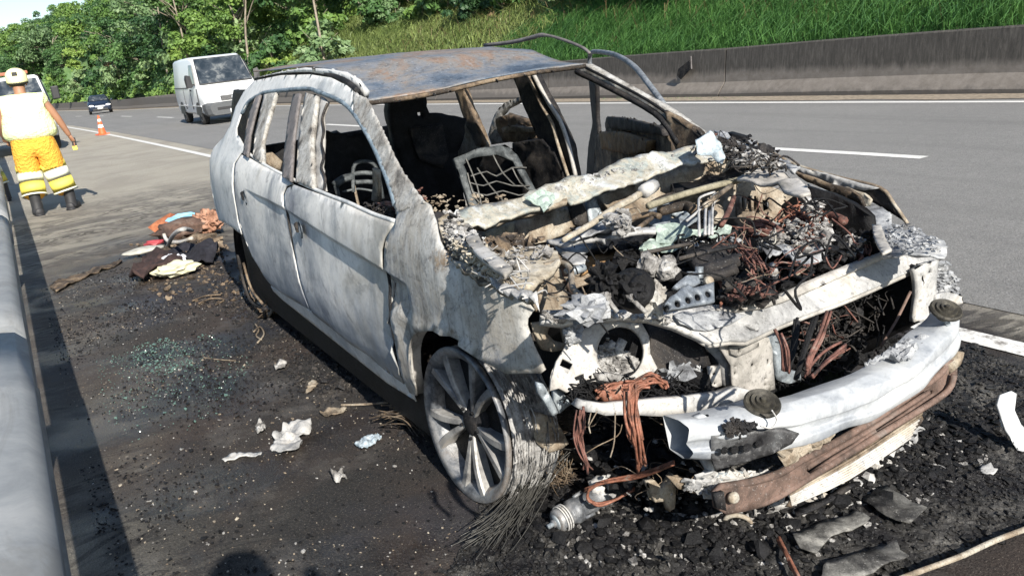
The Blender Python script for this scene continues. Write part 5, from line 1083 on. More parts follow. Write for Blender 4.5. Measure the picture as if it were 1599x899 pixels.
pipe('lower_beam_upper_fold', [(1124, 760), (1172, 752), (1216, 739), (1251, 718), (1300, 693), (1360, 658), (1420, 618), (1467, 584), (1476, 570)], .011, M['rust'], 3, 8, X=.865)
pipe('lower_beam_lower_fold', [(1132, 798), (1180, 788), (1210, 777), (1240, 760), (1310, 717), (1380, 674), (1439, 638), (1480, 610), (1490, 585)], .010, M['rust'], 3, 8, X=.865)
pipe('lower_beam_rib', [(1260, 730), (1300, 705), (1350, 676), (1400, 644), (1450, 612)], .008, M['rust'], 3, 7, X=.865)
m_ = MB(); m_.lathe([(.005, .008), (.012, .007), (.016, .0), (.016, -.006)], px(1146, 777, X=.895), (1, -.2, .1), 14); m_.build('lower_beam_bolt', M['tan'], car, True)
PS('lower_beam_socket', [(1114, 770), (1128, 766), (1132, 796), (1118, 792)], M['soot'], car, X=.90, th=.012)
pipe('beam_foot', [(1495, 548), (1490, 565), (1478, 575)], .02, M['tan'], 2, 7, X=.84)
# condenser core sagging below the beam
cnd = pl3(px(1240, 770, X=.86), px(1440, 645, X=.84), px(1330, 760, X=.80)) if 0 else (px(1340, 720, X=.85), Vector((.75, -.1, .65)))
PS('condenser', [(1240, 768), (1290, 735), (1360, 690), (1437, 645), (1440, 655), (1420, 685), (1395, 705), (1350, 730), (1310, 752), (1270, 768), (1235, 792), (1226, 790)], M['brownsoot'], car, pl=cnd, th=.01, st=.02, cr=.006, cs=14, rag=.003)
for i in range(8):
    t = i/7; a = (1232+4*t, 770+18*t); m1 = (1330-6*t, 716+32*t); b = (1440-18*t, 645+38*t)
    pipe('condenser_tube', [a, m1, b], .0034, M['tan'] if i < 2 else M['bar'], 3, 6, pl=(Vector(cnd[0])+Vector(cnd[1]).normalized()*.008, cnd[1]))
PS('undershield', [(1240, 795), (1290, 775), (1330, 752), (1336, 760), (1300, 780), (1262, 800), (1244, 806)], M['soot'], car, Z=.06, th=.006, cr=.012)
# frame stubs and tray behind the near corner
PS('tow_bracket', [(1008, 750), (1020, 748), (1030, 760), (1040, 752), (1048, 738), (1052, 748), (1052, 770), (1050, 790), (1042, 796), (1036, 780), (1020, 782)], M['tan'], car, X=.62, th=.02, st=.012, cr=.003)
PS('steering_knuckle', [(828, 640), (862, 650), (880, 690), (850, 700), (830, 680)], M['tan'], car, X=.25, th=.05, st=.03, cr=.02)
rubble('fallen_char', 900, [(840, 620), (900, 640), (1000, 660), (1090, 700), (1120, 790), (1000, 800), (930, 770), (860, 700)], M['char'], (.006, .022), .6, Z=.07, thick=.09)
rubble('fallen_ash', 120, [(840, 620), (900, 640), (1000, 660), (1090, 700), (1120, 790), (1000, 800), (930, 770), (860, 700)], M['ash'], (.004, .013), .6, Z=.10, thick=.07)
rubble('subframe_flakes', 160, [(1060, 760), (1110, 750), (1180, 745), (1215, 745), (1150, 760), (1110, 770)], M['bar'], (.008, .022), .3, X=.80, thick=.02)
PS('bent_strip', [(1090, 745), (1120, 738), (1160, 735), (1180, 742), (1150, 752), (1110, 758)], M['ecasing'], car, X=.80, th=.012, st=.014, cr=.006)
PS('strip_scrap', [(1040, 742), (1062, 745), (1100, 762), (1085, 770), (1058, 762)], M['tan'], car, X=.78, th=.01, st=.014, cr=.006)
# --- wheels
def wheel(c, steer, r=.268):
    w_ = empty('wheel', c); w_.parent = car; w_.rotation_euler = (R(-3), 0, steer)
    ax = Vector((0, -1, 0)); m_ = MB()       # barrel, local: axis along -y, outer face at y=0
    m_.lathe([(r-.022, -.004), (r-.004, .004), (r, -.004), (r-.004, -.016), (r-.03, -.022), (r-.034, -.05), (r-.045, -.10), (r-.034, -.16), (r-.030, -.175), (r, -.182), (r, -.192), (r-.045, -.19), (r-.05, -.10), (r-.045, -.03), (r-.035, -.012)], (0, 0, 0), ax, 56, True)
    m_.build('rim', M['rim'], w_, True)
    m_ = MB(); m_.lathe([(.02, -.018), (.034, -.02), (.05, -.03), (.075, -.045), (.08, -.08)], (0, 0, 0), ax, 24); m_.build('hub', M['soot'], w_, True)
    for k in range(5):
        m_ = MB(); a0 = 2*math.pi*k/5+R(-86); m_.lump((math.cos(a0)*.052, .022, math.sin(a0)*.052), (.007, .007, .007), 0, 1); m_.build('wheel_nut', M['char'], w_)
        for sgn in (-1, 1):
            a0 = 2*math.pi*k/5+R(-90+4); m_ = MB(); v = []
            ra, rb = .035, r-.018; N = 6
            for i in range(N+1):
                t = i/N; rr = ra+(rb-ra)*t; a = a0+sgn*(R(7)+R(8)*t**1.3); wd = .0085+.0075*t; dep = -.030+.022*math.sin(t*math.pi*.55)
                rad = Vector((math.cos(a), 0, math.sin(a))); tg = Vector((-math.sin(a), 0, math.cos(a)))
                for s_, dd_ in ((-.8, -.045), (-1, -.004), (-.75, .003), (.75, .003), (1, -.004), (.8, -.045)): v.append(rad*rr+tg*wd*s_+ax*(dep+dd_))
            f = [(i*6+q, i*6+q+1, (i+1)*6+q+1, (i+1)*6+q) for i in range(N) for q in range(5)]
            m_.add(v, f); o = m_.build('spoke', M['spoke'], w_)
    m_ = MB(); m_.lathe([(.05, -.10), (.17, -.10), (.17, -.12), (.05, -.12)], (0, 0, 0), ax, 32); m_.build('brake_disc', M['char'], w_, True)
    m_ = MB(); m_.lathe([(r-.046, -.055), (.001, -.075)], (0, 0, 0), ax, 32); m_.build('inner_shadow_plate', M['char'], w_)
    return w_
wh = wheel((.018, -.835, .258), R(4), .260)
m_ = MB()   # ash strands hanging round the barrel where the tyre burnt away
for i in range(90):
    a = random.uniform(R(-60), R(70)); y = random.uniform(.02, .2); L = random.uniform(.15, .5); rr = .27+random.uniform(0, .008)
    m_.tube([Vector((math.cos(a-L/2+L*k/4)*rr, y+random.gauss(0, .002), math.sin(a-L/2+L*k/4)*rr)) for k in range(5)], .0022, 4, 1)
o = m_.build('tyre_bead_wire', M['ash'], wh, kind='stuff')
m_ = MB(); m_.lathe([(.246+.006*(k % 2)+.004*math.sin(k*1.7), -.028-.0085*k) for k in range(19)], (0, 0, 0), (0, -1, 0), 64, cap=False); m_.build('tyre_bead', burnt('burnt_bead_rings', [(.08, .078, .075), (.34, .335, .33), (.56, .555, .54)], 30, .8), wh, True)
wh2 = wheel((-2.774, -.80, .245), 0)
rw = []
for i in range(26):
    a = R(-150)+i*R(2.6); rw.append((math.cos(a), math.sin(a)))
m_ = MB()
for i in range(46):
    a = random.uniform(R(195), R(330)); L = random.uniform(.2, .6); rr = .25+random.uniform(-.02, .02); y = random.uniform(-.05, .12)
    m_.tube([Vector((math.cos(a-L/2+L*k/4)*rr, y+random.gauss(0, .006)-.02*(k == 2), math.sin(a-L/2+L*k/4)*rr)) for k in range(5)], .004, 4, 2)
m_.build('tyre_cord', M['brownsoot'], wh2, kind='stuff')
pipe('exposed_cord', [(372, 398), (378, 430), (392, 470), (415, 482)], .012, M['soot'], 3, 6, Y=-.86)
pipe('exposed_cord', [(380, 410), (392, 450), (410, 474)], .008, M['brownsoot'], 3, 6, Y=-.87)

# ================================================================ ground around the wreck
def gp(x, y, z=0): return px(x, y, Z=z)
# charred residue heaped round the front of the car
heap = [(640, 640), (700, 660), (760, 770), (740, 830), (700, 899), (690, 960), (900, 1010), (1300, 960), (1450, 880), (1640, 820), (1700, 700), (1640, 600), (1520, 540), (1400, 560), (1200, 640), (1000, 650), (800, 620)]
hp2 = [(gp(*q).x, gp(*q).y) for q in heap]
def heapz(x, y):
    d = min(((x-a)**2+(y-b)**2)**.5 for a, b in densify(hp2, .12)[::1])
    k = min(1, d/.22)
    q = Vector((x, y, 0)); mound = .035*math.exp(-((x-.55)**2/.18+(y+.1)**2/.5))
    return .002+k*(.006+mound+.014*abs(noise.noise(q*9))+.016*max(0, noise.noise(q*24+Vector((3, 1, 0))))+.008*noise.noise(q*60))
DN = densify(hp2, .12)
M['residue'] = burnt('charred_residue', [(.003, .003, .004), (.010, .009, .010), (.022, .021, .02), (.055, .052, .048), (.13, .125, .115)], 5, .55, 0, .35, 0, .9, 0, .01, (.005, .005, .005))
o = sheet('charred_residue', hp2, lambda u, v: (u, v, heapz(u, v)), M['residue'], None, st=.014, th=.0015, cr=.005, cs=60, rag=.03, smooth=False, label='black lumpy burnt residue covering the asphalt around the front of the car', kind='stuff')
def scatter(name, n, poly, mat, r, label, z=0., lump=.3, dens=None, flat=.35):
    m_ = MB(); xs = [p[0] for p in poly]; ys_ = [p[1] for p in poly]; P2 = [(gp(*q).x, gp(*q).y) for q in poly]
    x0, x1 = min(p[0] for p in P2), max(p[0] for p in P2); y0, y1 = min(p[1] for p in P2), max(p[1] for p in P2); k = tr = 0
    while k < n and tr < n*25:
        tr += 1; x = random.uniform(x0, x1); y = random.uniform(y0, y1)
        if not inpoly(x, y, P2) or (dens and noise.noise(Vector((x, y, 0))*dens+Vector((7, 3, len(name))))*.5+.5 < random.uniform(.3, .62)): continue
        s_ = r*random.uniform(.4, 1.2)*(2. if random.random() < .05 else 1); p = Vector((x, y, gz(x)+(heapz(x, y)+s_*.25 if z < 0 else z+s_*.15)))
        if random.random() < lump: m_.lump(p, (s_, s_*.8, s_*.5), .5, 1, 2, k)
        else: m_.shard(p, s_, 0, flat)
        k += 1
    return m_.build(name, mat, None, label=label, kind='stuff')
scatter('char_lumps', 15000, heap, M['residue'], .0085, 'small black charred lumps strewn in front of the bumper', -1, .85)
scatter('char_lumps', 1500, [(760, 700), (900, 660), (1010, 740), (1200, 800), (1500, 640), (1640, 640), (1560, 700), (1250, 899), (900, 899), (780, 850)], M['char'], .017, 'larger glossy black charred chunks in front of the bumper', -1, .9)
scatter('ash_flakes', 520, [(860, 780), (1100, 790), (1240, 800), (1440, 660), (1560, 720), (1400, 820), (1250, 899), (860, 899)], M['ash'], .009, 'pale grey ash flakes among the black residue', -1, .5)
scatter('ash_flakes', 110, [(1200, 790), (1330, 740), (1440, 660), (1450, 690), (1340, 780), (1260, 820)], M['bar'], .024, 'bigger grey metal flakes fallen under the radiator edge', -1, .2)
left = [(60, 430), (330, 400), (420, 490), (640, 640), (700, 720), (760, 780), (740, 899), (740, 1000), (180, 1000), (120, 700)]
scatter('black_grit', 5000, left, M['char'], .0065, 'fine black grit over the burnt shoulder', 0, .4, 1.3)
scatter('pale_grit', 1500, left, M['tan'], .0042, 'fine tan grit sprinkled over the burnt shoulder', 0, .5, 1.6)
scatter('white_grit', 620, left, M['ash'], .0045, 'tiny white crumbs sprinkled over the burnt shoulder', 0, .6)
scatter('black_grit', 700, [(330, 400), (420, 490), (640, 640), (670, 720), (560, 700), (420, 560), (330, 470)], M['soot'], .014, 'coarser sooty crumbs beside the sill of the car', 0, .4, 1.5)
scatter('brown_grit', 420, [(200, 380), (340, 350), (400, 480), (330, 480), (240, 470)], M['brownsoot'], .02, 'brown burnt crumbs beside the rear wheel', 0, .3)
t = NT('tempered_glass_crumbs'); M['glass'] = t.out((.09, .15, .13), .2, 0, spec=.6)
scatter('glass_crumbs', 300, [(205, 540), (260, 528), (305, 548), (300, 572), (250, 588), (210, 575)], M['glass'], .0055, 'greenish tempered glass crumbs in a patch on the burnt shoulder', 0, .2, None, .8)
scatter('glass_crumbs', 650, [(150, 560), (330, 520), (400, 560), (330, 660), (200, 720), (160, 640)], M['glass'], .0042, 'thinly scattered green glass crumbs around the main glass patch', 0, .2, 2.2, .8)
M['tar'] = plain('joint_seal', (.02, .018, .017), .8, 0, .3, 30, .4)
def scrap(name, pts, mat, z, label, catg='debris', th=.004, cr=.01, cs=25, st=.012, fold=.8, group=None, lift=0, **k):
    P = [gp(*q, z=gz(gp(*q).x)+z) for q in pts]; c = sum(P, Vector())/len(P)
    sf = lambda u, v: (u-c.x, v-c.y, z+gz(u)+cr*.8+lift*(u-c.x)-c.z+c.z*0)
    o = sheet(name, [(p.x, p.y) for p in P], lambda u, v: (u, v, z+gz(u)+cr*.9), mat, None, st=st, th=th, cr=cr, cs=cs, fold=fold, rag=st*.2, label=label, **k)
    me = o.data; L = Vector((c.x, c.y, gz(c.x))); me.transform(Matrix.Translation(-L)); o.location = L
    o['category'] = catg
    if group: o['group'] = group
    return o
scrap('metal_scrap', [(424, 706), (432, 694), (428, 690), (450, 668), (470, 660), (488, 662), (484, 678), (470, 688), (474, 700), (462, 710), (440, 711)], M['bar'], .004, 'crumpled pale grey sheet piece lying on the burnt shoulder left of the front wheel', th=.004, cr=.022, cs=16)
scrap('metal_scrap', [(347, 720), (362, 709), (380, 708), (410, 709), (408, 713), (375, 714), (352, 723)], M['bar'], .003, 'thin curved white strip lying left of the crumpled grey piece', cr=.006)
scrap('ash_chunk', [(518, 745), (527, 740), (536, 740), (542, 746), (536, 754), (524, 756)], M['ash'], .004, 'small white ash chunk in the middle of the burnt shoulder', cr=.02, cs=50, st=.006)
scrap('ash_chunk', [(400, 668), (408, 664), (416, 668), (413, 678), (403, 680)], M['ash'], .004, 'small rounded white chunk near the curved white strip', cr=.016, cs=50, st=.006)
scrap('glass_scrap', [(554, 696), (570, 684), (590, 680), (597, 684), (585, 696), (565, 704)], burnt('pale_blue_crumbs', [(.2, .26, .3), (.4, .48, .54), (.55, .62, .66)], 40, .5), .003, 'pale bluish crust of melted glass beside the front wheel', cr=.010, cs=50, st=.006)
scrap('foil_scrap', [(500, 646), (515, 640), (530, 636), (542, 640), (530, 648), (506, 652)], M['tan'], .003, 'pale torn foil strip at the end of the thin rod', cr=.010, st=.008)
scrap('foil_scrap', [(428, 575), (440, 566), (450, 568), (446, 578), (432, 580)], M['ash'], .003, 'small pale flake lying close to the rear door sill', cr=.014, st=.006)
scrap('foil_scrap', [(482, 602), (492, 595), (498, 600), (488, 612), (478, 614)], M['tan'], .003, 'small tan flake between the two pale flakes beside the car', cr=.012, st=.006)
m_ = MB(); c = gp(568, 631); m_.tube([gp(533, 632, .01)-c, gp(570, 631, .012)-c, gp(606, 628, .012)-c], .005, 6, 2); o = m_.build('metal_rod', M['tan'], label='thin straight rod lying in front of the door sill shadow', cat='rod'); o.location = c
m_ = MB(); c = gp(342, 560); m_.tube([gp(318, 558, .006)-c, gp(340, 561, .006)-c, gp(368, 563, .006)-c], .003, 6, 2); o = m_.build('metal_rod', M['tan'], label='short thin wire lying right of the green glass patch', cat='rod'); o.location = c
def tubes(name, label, catg, paths, r, mat, n=5, sm=4):
    c = gp(paths[0][0][0], paths[0][0][1]); m_ = MB()
    for P in paths: m_.tube([gp(q[0], q[1], q[2] if len(q) > 2 else .01)-c+Vector((0, 0, 0)) for q in P], r, n, sm)
    o = m_.build(name, mat, smooth=True, label=label, cat=catg); o.location = c; return o
tubes('frayed_rope', 'loose tangle of brown cord beside the rear door','rope', [[(398, 505), (404, 515), (400, 524), (408, 530)], [(396, 518), (406, 510), (412, 522), (402, 535)]], .005, M['tan'])
tubes('frayed_rope', 'brown frayed cords lying below the rear wheel', 'rope', [[(300, 470), (320, 462), (345, 460)], [(310, 474), (330, 466), (350, 468), (336, 476)]], .006, M['brownsoot'])
# long rag and stick trailing left of the clothes heap
scrap('burnt_rag', [(78, 448), (100, 438), (118, 432), (140, 424), (165, 416), (188, 406), (192, 411), (170, 421), (150, 428), (130, 436), (110, 446), (88, 458)], M['brownsoot'], .004, 'long scorched strip of rag lying on the asphalt left of the clothes', 'rag', cr=.016, cs=12, st=.03, th=.008)
cl = lambda n, c, s=10: burnt(n, c, s, .95, 0, .1, 0, .6)
scrap('burnt_blanket', [(204, 440), (216, 420), (226, 408), (245, 400), (262, 402), (285, 412), (300, 422), (280, 432), (258, 436), (236, 440), (215, 444)], cl('dark_brown_cloth', [(.02, .015, .015), (.05, .03, .028), (.1, .06, .05)], 6), .01, 'charred dark brown blanket in front of the clothes heap', 'blanket', cr=.07, cs=5, st=.05, th=.02)
scrap('burnt_blanket', [(262, 400), (300, 392), (335, 394), (345, 404), (335, 414), (300, 418), (280, 412)], cl('black_cloth', [(.008, .008, .012), (.02, .02, .028), (.04, .04, .05)], 6), .01, 'black burnt cloth lying next to the rear wheel', 'blanket', cr=.07, cs=5, st=.05, th=.02)
scrap('white_cloth', [(248, 406), (256, 402), (272, 403), (292, 408), (292, 414), (276, 416), (262, 411)], plain('white_cloth', (.75, .75, .78), .9, 0, .08), .06, 'white cloth lying folded on the dark blanket', 'cloth', cr=.025, cs=12, st=.03, th=.012)
m_ = MB(); c = gp(277, 431); m_.lump(Vector((0, 0, .06)), (.09, .15, .055), .25, 3, 2, 3); o = m_.build('foam_block', plain('cream_foam', (.55, .53, .38), .95, 0, .12), label='cream yellow foam block in front of the white cloth', cat='foam'); o.location = c
m_ = MB(); c = gp(297, 424); m_.lump(Vector((0, 0, .04)), (.05, .06, .04), .3, 2, 2, 5); o = m_.build('foam_scrap', plain('grey_foam', (.6, .62, .62), .95, 0, .12), label='small pale grey lump right of the yellow foam block', cat='foam'); o.location = c
m_ = MB(); c = gp(318, 366)
for i in range(9): m_.lump(Vector((random.uniform(-.11, .11), random.uniform(-.10, .10), random.uniform(.03, .14))), (.08, .08, .07), .45, 4, 3, i)
o = m_.build('orange_cloth', cl('orange_cloth', [(.16, .08, .05), (.38, .20, .13), (.50, .31, .22)], 7), smooth=True, label='crumpled orange cloth heaped behind the rear wheel', cat='cloth'); o.location = c
m_ = MB(); c = gp(285, 374)
m_.lump(Vector((0, 0, .10)), (.15, .24, .08), .25, 3, 1.8, 21); o = m_.build('brown_bag', cl('brown_vinyl', [(.05, .035, .03), (.13, .08, .06), (.22, .17, .14)], 5), smooth=True, label='glossy brown bag half burnt among the clothes', cat='bag'); o.location = c
tubes('bag_piping', 'pale rim of the brown bag bent in an arc', 'strip', [[(262, 384, .05), (270, 368, .2), (285, 358, .3), (300, 360, .2)], [(256, 366, .1), (262, 376, .05), (280, 378, .05), (300, 372, .1)]], .018, M['bar'])
m_ = MB(); c = gp(272, 360); m_.lump(Vector((0, 0, .08)), (.1, .16, .08), .35, 2, 2, 31); o = m_.build('rust_cloth', cl('rust_cloth', [(.25, .08, .04), (.45, .17, .08)]), label='small rust-red cloth behind the brown bag', cat='cloth'); o.location = c
m_ = MB(); c = gp(292, 362)
m_.lump(Vector((0, 0, .14)), (.05, .14, .05), .3, 2, 2, 33); o = m_.build('blue_cloth', plain('light_blue_cloth', (.25, .5, .68), .9, 0, .15), label='light blue cloth tucked between the bag and orange cloth', cat='cloth'); o.location = c
m_ = MB(); c = gp(242, 388); m_.lump(Vector((0, 0, .05)), (.04, .09, .03), .2, 2, 2, 35); o = m_.build('red_cap', plain('red_plastic', (.35, .05, .06), .5), label='small red object at the left end of the clothes heap', cat='object'); o.location = c
m_ = MB(); c = gp(226, 397); m_.lump(Vector((0, 0, .035)), (.09, .16, .03), .12, 3, 1.5, 36); o = m_.build('sandal_sole', plain('grey_rubber', (.42, .41, .36), .9), smooth=True, label='grey sandal sole lying left of the clothes heap', cat='sandal'); o.location = c
scatter('burnt_clothes', 420, [(262, 394), (282, 376), (340, 372), (345, 392), (330, 402), (285, 400)], M['brownsoot'], .05, 'charred rags and scraps mixed in the clothes heap', 0, .3)
scatter('burnt_clothes', 160, [(282, 384), (335, 378), (342, 392), (300, 398)], M['bar'], .03, 'grey ash scraps mixed in the clothes heap', 0, .3)
m_ = MB()
c = gp(356, 440)
for i in range(240): m_.lump(Vector((random.uniform(-.25, .25), random.uniform(-.06, .3), random.uniform(0, .35)*random.random())), (.05, .05, .04), .6, 1, 2, i)
# fallen parts before the car
ac = px(915, 800, Z=.055); c2 = px(985, 742, Z=.09); ax = (c2-ac).normalized(); st0 = px(868, 815, Z=.05)
comp = empty('air_compressor', ac, label='scorched aluminium compressor lying on its side in front of the bumper', cat='car part')
def lc(p): return Vector(p)-ac
ax = (px(975, 752, Z=.075)-st0).normalized(); L = (px(975, 752, Z=.075)-st0).length; o0 = lc(st0)
m_ = MB(); m_.lathe([(.012, -.012), (.012, .0), (.03, .0), (.036, .006), (.036, L*.14), (.031, L*.16), (.031, L*.2), (.040, L*.22), (.040, L*.3), (.034, L*.33), (.036, L*.5), (.030, L*.55), (.036, L*.6), (.038, L*.75), (.034, L*.8), (.03, L*.98), (.018, L)], o0, ax, 28); m_.build('casing', M['rim'], comp, True)
m_ = MB(); m_.lathe([(.0075, -.03), (.0075, -.005), (.016, -.004), (.024, -.002), (.024, .004)], o0, ax, 14); m_.build('shaft', M['ecasing'], comp, True)
for k in range(3):
    m_ = MB(); m_.lathe([(.040, L*(.07+.03*k)-.003), (.042, L*(.07+.03*k)), (.040, L*(.07+.03*k)+.003), (.036, L*(.07+.03*k))], o0, ax, 28, True); m_.build('pulley_ridge', M['bar'], comp, True)
a_ = ax.orthogonal().normalized(); b_ = ax.cross(a_)
for k in range(6):
    an = k*1.05; m_ = MB(); rr = a_*math.cos(an)+b_*math.sin(an); m_.tube([o0+rr*.04+ax*L*.3, o0+rr*.042+ax*L*.42], .006, 6, 1); m_.build('lug', M['rim'], comp, True)
m_ = MB(); m_.lump(o0+ax*L*.66+Vector((0, 0, .03)), (.03, .035, .03), .3, 3, 2, 4); m_.build('port_block', M['bar'], comp, True)
m_ = MB()
for k in range(10):
    P = [(915+random.uniform(-3, 3), 765+random.uniform(-4, 4), .12), (940, 752+random.uniform(-3, 3), .15), (985, 745+random.uniform(-3, 3), .17), (1020, 735+random.uniform(-3, 3), .22), (1052, 722+random.uniform(-3, 3), .3)] if k < 5 else [(920, 762, .13), (918, 778+random.uniform(-3, 3), .12), (935, 788+random.uniform(-3, 3), .11), (965, 778, .12), (990, 762+random.uniform(-3, 3), .13)]
    m_.tube([px(q[0], q[1], Z=q[2]) for q in P], .0042, 5, 4)
cc = Vector(px(950, 755, Z=.1)); m_.v = [tuple(Vector(p)-cc) for p in m_.v]; o = m_.build('copper_cable', M['copper'], smooth=True, label='orange copper cable looped over the fallen compressor', cat='cable'); o.location = cc
def cords(name, label, n, path, spr, r, mat, catg='cords'):
    P = [px(q[0], q[1], Z=q[2]) for q in path]; c = P[0].copy(); c.z = 0; m_ = MB()
    for i in range(n):
        o1 = Vector((random.gauss(0, 1), random.gauss(0, 1), abs(random.gauss(0, .6)))); t0 = random.randint(0, 1); t1 = random.randint(len(P)-1, len(P))
        Q = [p-c+Vector((o1.x*s_, o1.y*s_, o1.z*s_*.7))+Vector((random.gauss(0, .45), random.gauss(0, .45), abs(random.gauss(0, .35))))*s_ for p, s_ in list(zip(P, spr))[t0:t1]]
        if len(Q) > 2: m_.tube(Q, r, 4, 4, False)
    o = m_.build(name, mat, smooth=True, label=label, cat=catg); o['kind'] = 'stuff'; o.location = c; return o
cords('tyre_cord', 'grey steel tyre cords fanning out on the ground beside the front wheel', 110, [(900, 690, .10), (860, 690, .10), (835, 730, .08), (820, 770, .05), (790, 815, .03), (760, 850, .01)], [.05, .05, .032, .024, .026, .04], .0012, M['wire'])
cords('tyre_cord', 'dark brown steel tyre cords bunched behind the front wheel tread', 300, [(915, 700, .06), (895, 670, .12), (860, 672, .12), (835, 700, .1), (850, 740, .04), (880, 750, .02)], [.04, .045, .05, .045, .04, .04], .0012, M['brownsoot'])
cords('tyre_cord', 'curled brown cords lying behind the front wheel', 70, [(600, 655, .02), (625, 650, .05), (650, 655, .06), (668, 680, .02)], [.03, .03, .03, .02], .003, M['brownsoot'])
M['crust'] = burnt('crusted_sheet', [(.015, .015, .016), (.07, .068, .064), (.20, .195, .18), (.34, .33, .30)], 7, .65, 0, .6, 0, .5)
scrap('metal_sheet', [(1345, 778), (1384, 758), (1410, 775), (1448, 798), (1420, 818), (1400, 812), (1370, 800)], M['crust'], .042, 'flat scorched metal sheet lying before the rusty lower beam', 'metal sheet', cr=.008, cs=8, st=.03)
scrap('metal_sheet', [(1238, 842), (1290, 818), (1335, 800), (1360, 812), (1330, 830), (1290, 850), (1275, 868), (1250, 862)], M['crust'], .036, 'dull grey crusted sheet half buried in black residue', 'metal sheet', cr=.01, cs=10, st=.03)
scrap('metal_sheet', [(1290, 880), (1340, 868), (1400, 850), (1420, 870), (1350, 899), (1280, 910)], M['crust'], .030, 'dark grey film of melted material near the bottom edge of the view', 'metal sheet', cr=.008, cs=14, st=.03)
tubes('trim_strip', 'long cream-coloured trim strip curving over the black residue', 'strip', [[(1400, 905, .03), (1440, 890, .035), (1500, 868, .04), (1550, 845, .035), (1610, 822, .03), (1660, 800, .02)]], .008, M['tan'], 6)
tubes('copper_strip', 'short orange copper strip sticking out of the residue at the bottom edge', 'strip', [[(1214, 842, .05), (1226, 862, .06), (1236, 884, .05), (1246, 902, .04)], [(1216, 838, .07), (1232, 870, .06), (1250, 905, .05)]], .005, M['copper'])
for q, lab, s_ in (((1212, 796), 'crumpled whitish lump under the left end of the rusty beam', .035), ((1165, 812), 'round grey ring piece lying below the rusty beam end', .02), ((1230, 815), 'small grey lump lying right of the crumpled whitish lump', .02), ((1290, 838), 'flat grey flake before the sagging condenser', .018)):
    c = gp(*q, .03); m_ = MB(); m_.lump(Vector((0, 0, 0)), (s_, s_, s_*.8), .5, 3, 3, len(lab)); o = m_.build('ash_chunk', M['ash'], label=lab, cat='debris'); o.location = c
c = gp(1148, 812, .03); m_ = MB(); m_.tube([px(q[0], q[1], Z=q[2])-c for q in [(1130, 820, .02), (1134, 808, .05), (1150, 804, .06), (1168, 810, .05), (1176, 824, .02)]], .007, 8, 4); o = m_.build('hose_clamp', M['tan'], smooth=True, label='pale curved clamp ring standing in the black residue', cat='clamp'); o.location = c
c = gp(1090, 800, .02); m_ = MB(); m_.tube([px(q[0], q[1], Z=q[2])-c for q in [(1010, 800, .03), (1040, 798, .04), (1075, 806, .04), (1110, 806, .04), (1128, 800, .05)]], .006, 6, 4); m_.tube([px(q[0], q[1], Z=q[2])-c for q in [(1085, 815, .04), (1094, 826, .03), (1104, 830, .03)]], .010, 6, 2); o = m_.build('wiry_scrap', M['ash'], smooth=True, label='pale wiry scrap running along the ground under the beam end', cat='debris'); o['kind'] = 'stuff'; o.location = c
# bent white fragment at the right edge
P = [(1554, 632), (1560, 616), (1578, 610), (1586, 614), (1582, 640), (1592, 662), (1625, 700), (1640, 735), (1622, 742), (1592, 708), (1568, 672)]
fp = (px(1575, 640, Z=.14), Vector((.85, -.45, .4)))
o = PS('bumper_fragment', P, burnt('white_fragment', [(.5, .52, .53), (.66, .68, .69), (.74, .75, .76)], 4, .5, 0, .1, .1, .1), None, pl=fp, th=.012, st=.02, cr=.008, cs=6, label='bent white body panel fragment standing at the right edge of the view', bow=None)
o['category'] = 'car part'
scrap('white_cloth', [(1528, 735), (1540, 730), (1558, 738), (1548, 745), (1532, 744)], M['bar'], .02, 'small pale folded scrap left of the white fragment', 'debris', cr=.012, st=.012)

# ================================================================ traffic cone
def cone(c, s):
    e = empty('traffic_cone', c, .3, label='orange traffic cone with white bands standing on the shoulder line', cat='traffic cone')
    org = plain('cone_orange', (.85, .13, .04), .45, 0, .06, obj=True); wht = plain('cone_white', (.8, .8, .78), .4, 0, .05, obj=True)
    m_ = MB(); m_.box((0, 0, .02*s), (.40*s, .40*s, .04*s)); m_.build('base', org, e, bevel=.01)
    def rr(z): return (.145-.115*z/.72)*s
    m_ = MB(); m_.lathe([(rr(.0)+.01, .04*s), (rr(.06), .06*s), (rr(.72), .72*s), (rr(.72)-.006, .725*s)], (0, 0, 0), (0, 0, 1), 24); m_.build('body', org, e, True)
    for a, b in ((.27, .38), (.50, .59)):
        m_ = MB(); m_.lathe([(rr(a)+.004, a*s), (rr(b)+.004, b*s)], (0, 0, 0), (0, 0, 1), 24, True); m_.v; m_.build('reflective_band', wht, e, True)
cpt = px(160, 209, Z=-.19); print('cone', cpt, 'h', 30*np.dot(np.array(cpt)-CAM, fw)/F)
cone(Vector((cpt.x, cpt.y, gz(cpt.x)+.005)), 30*np.dot(np.array(cpt)-CAM, fw)/F/.73)

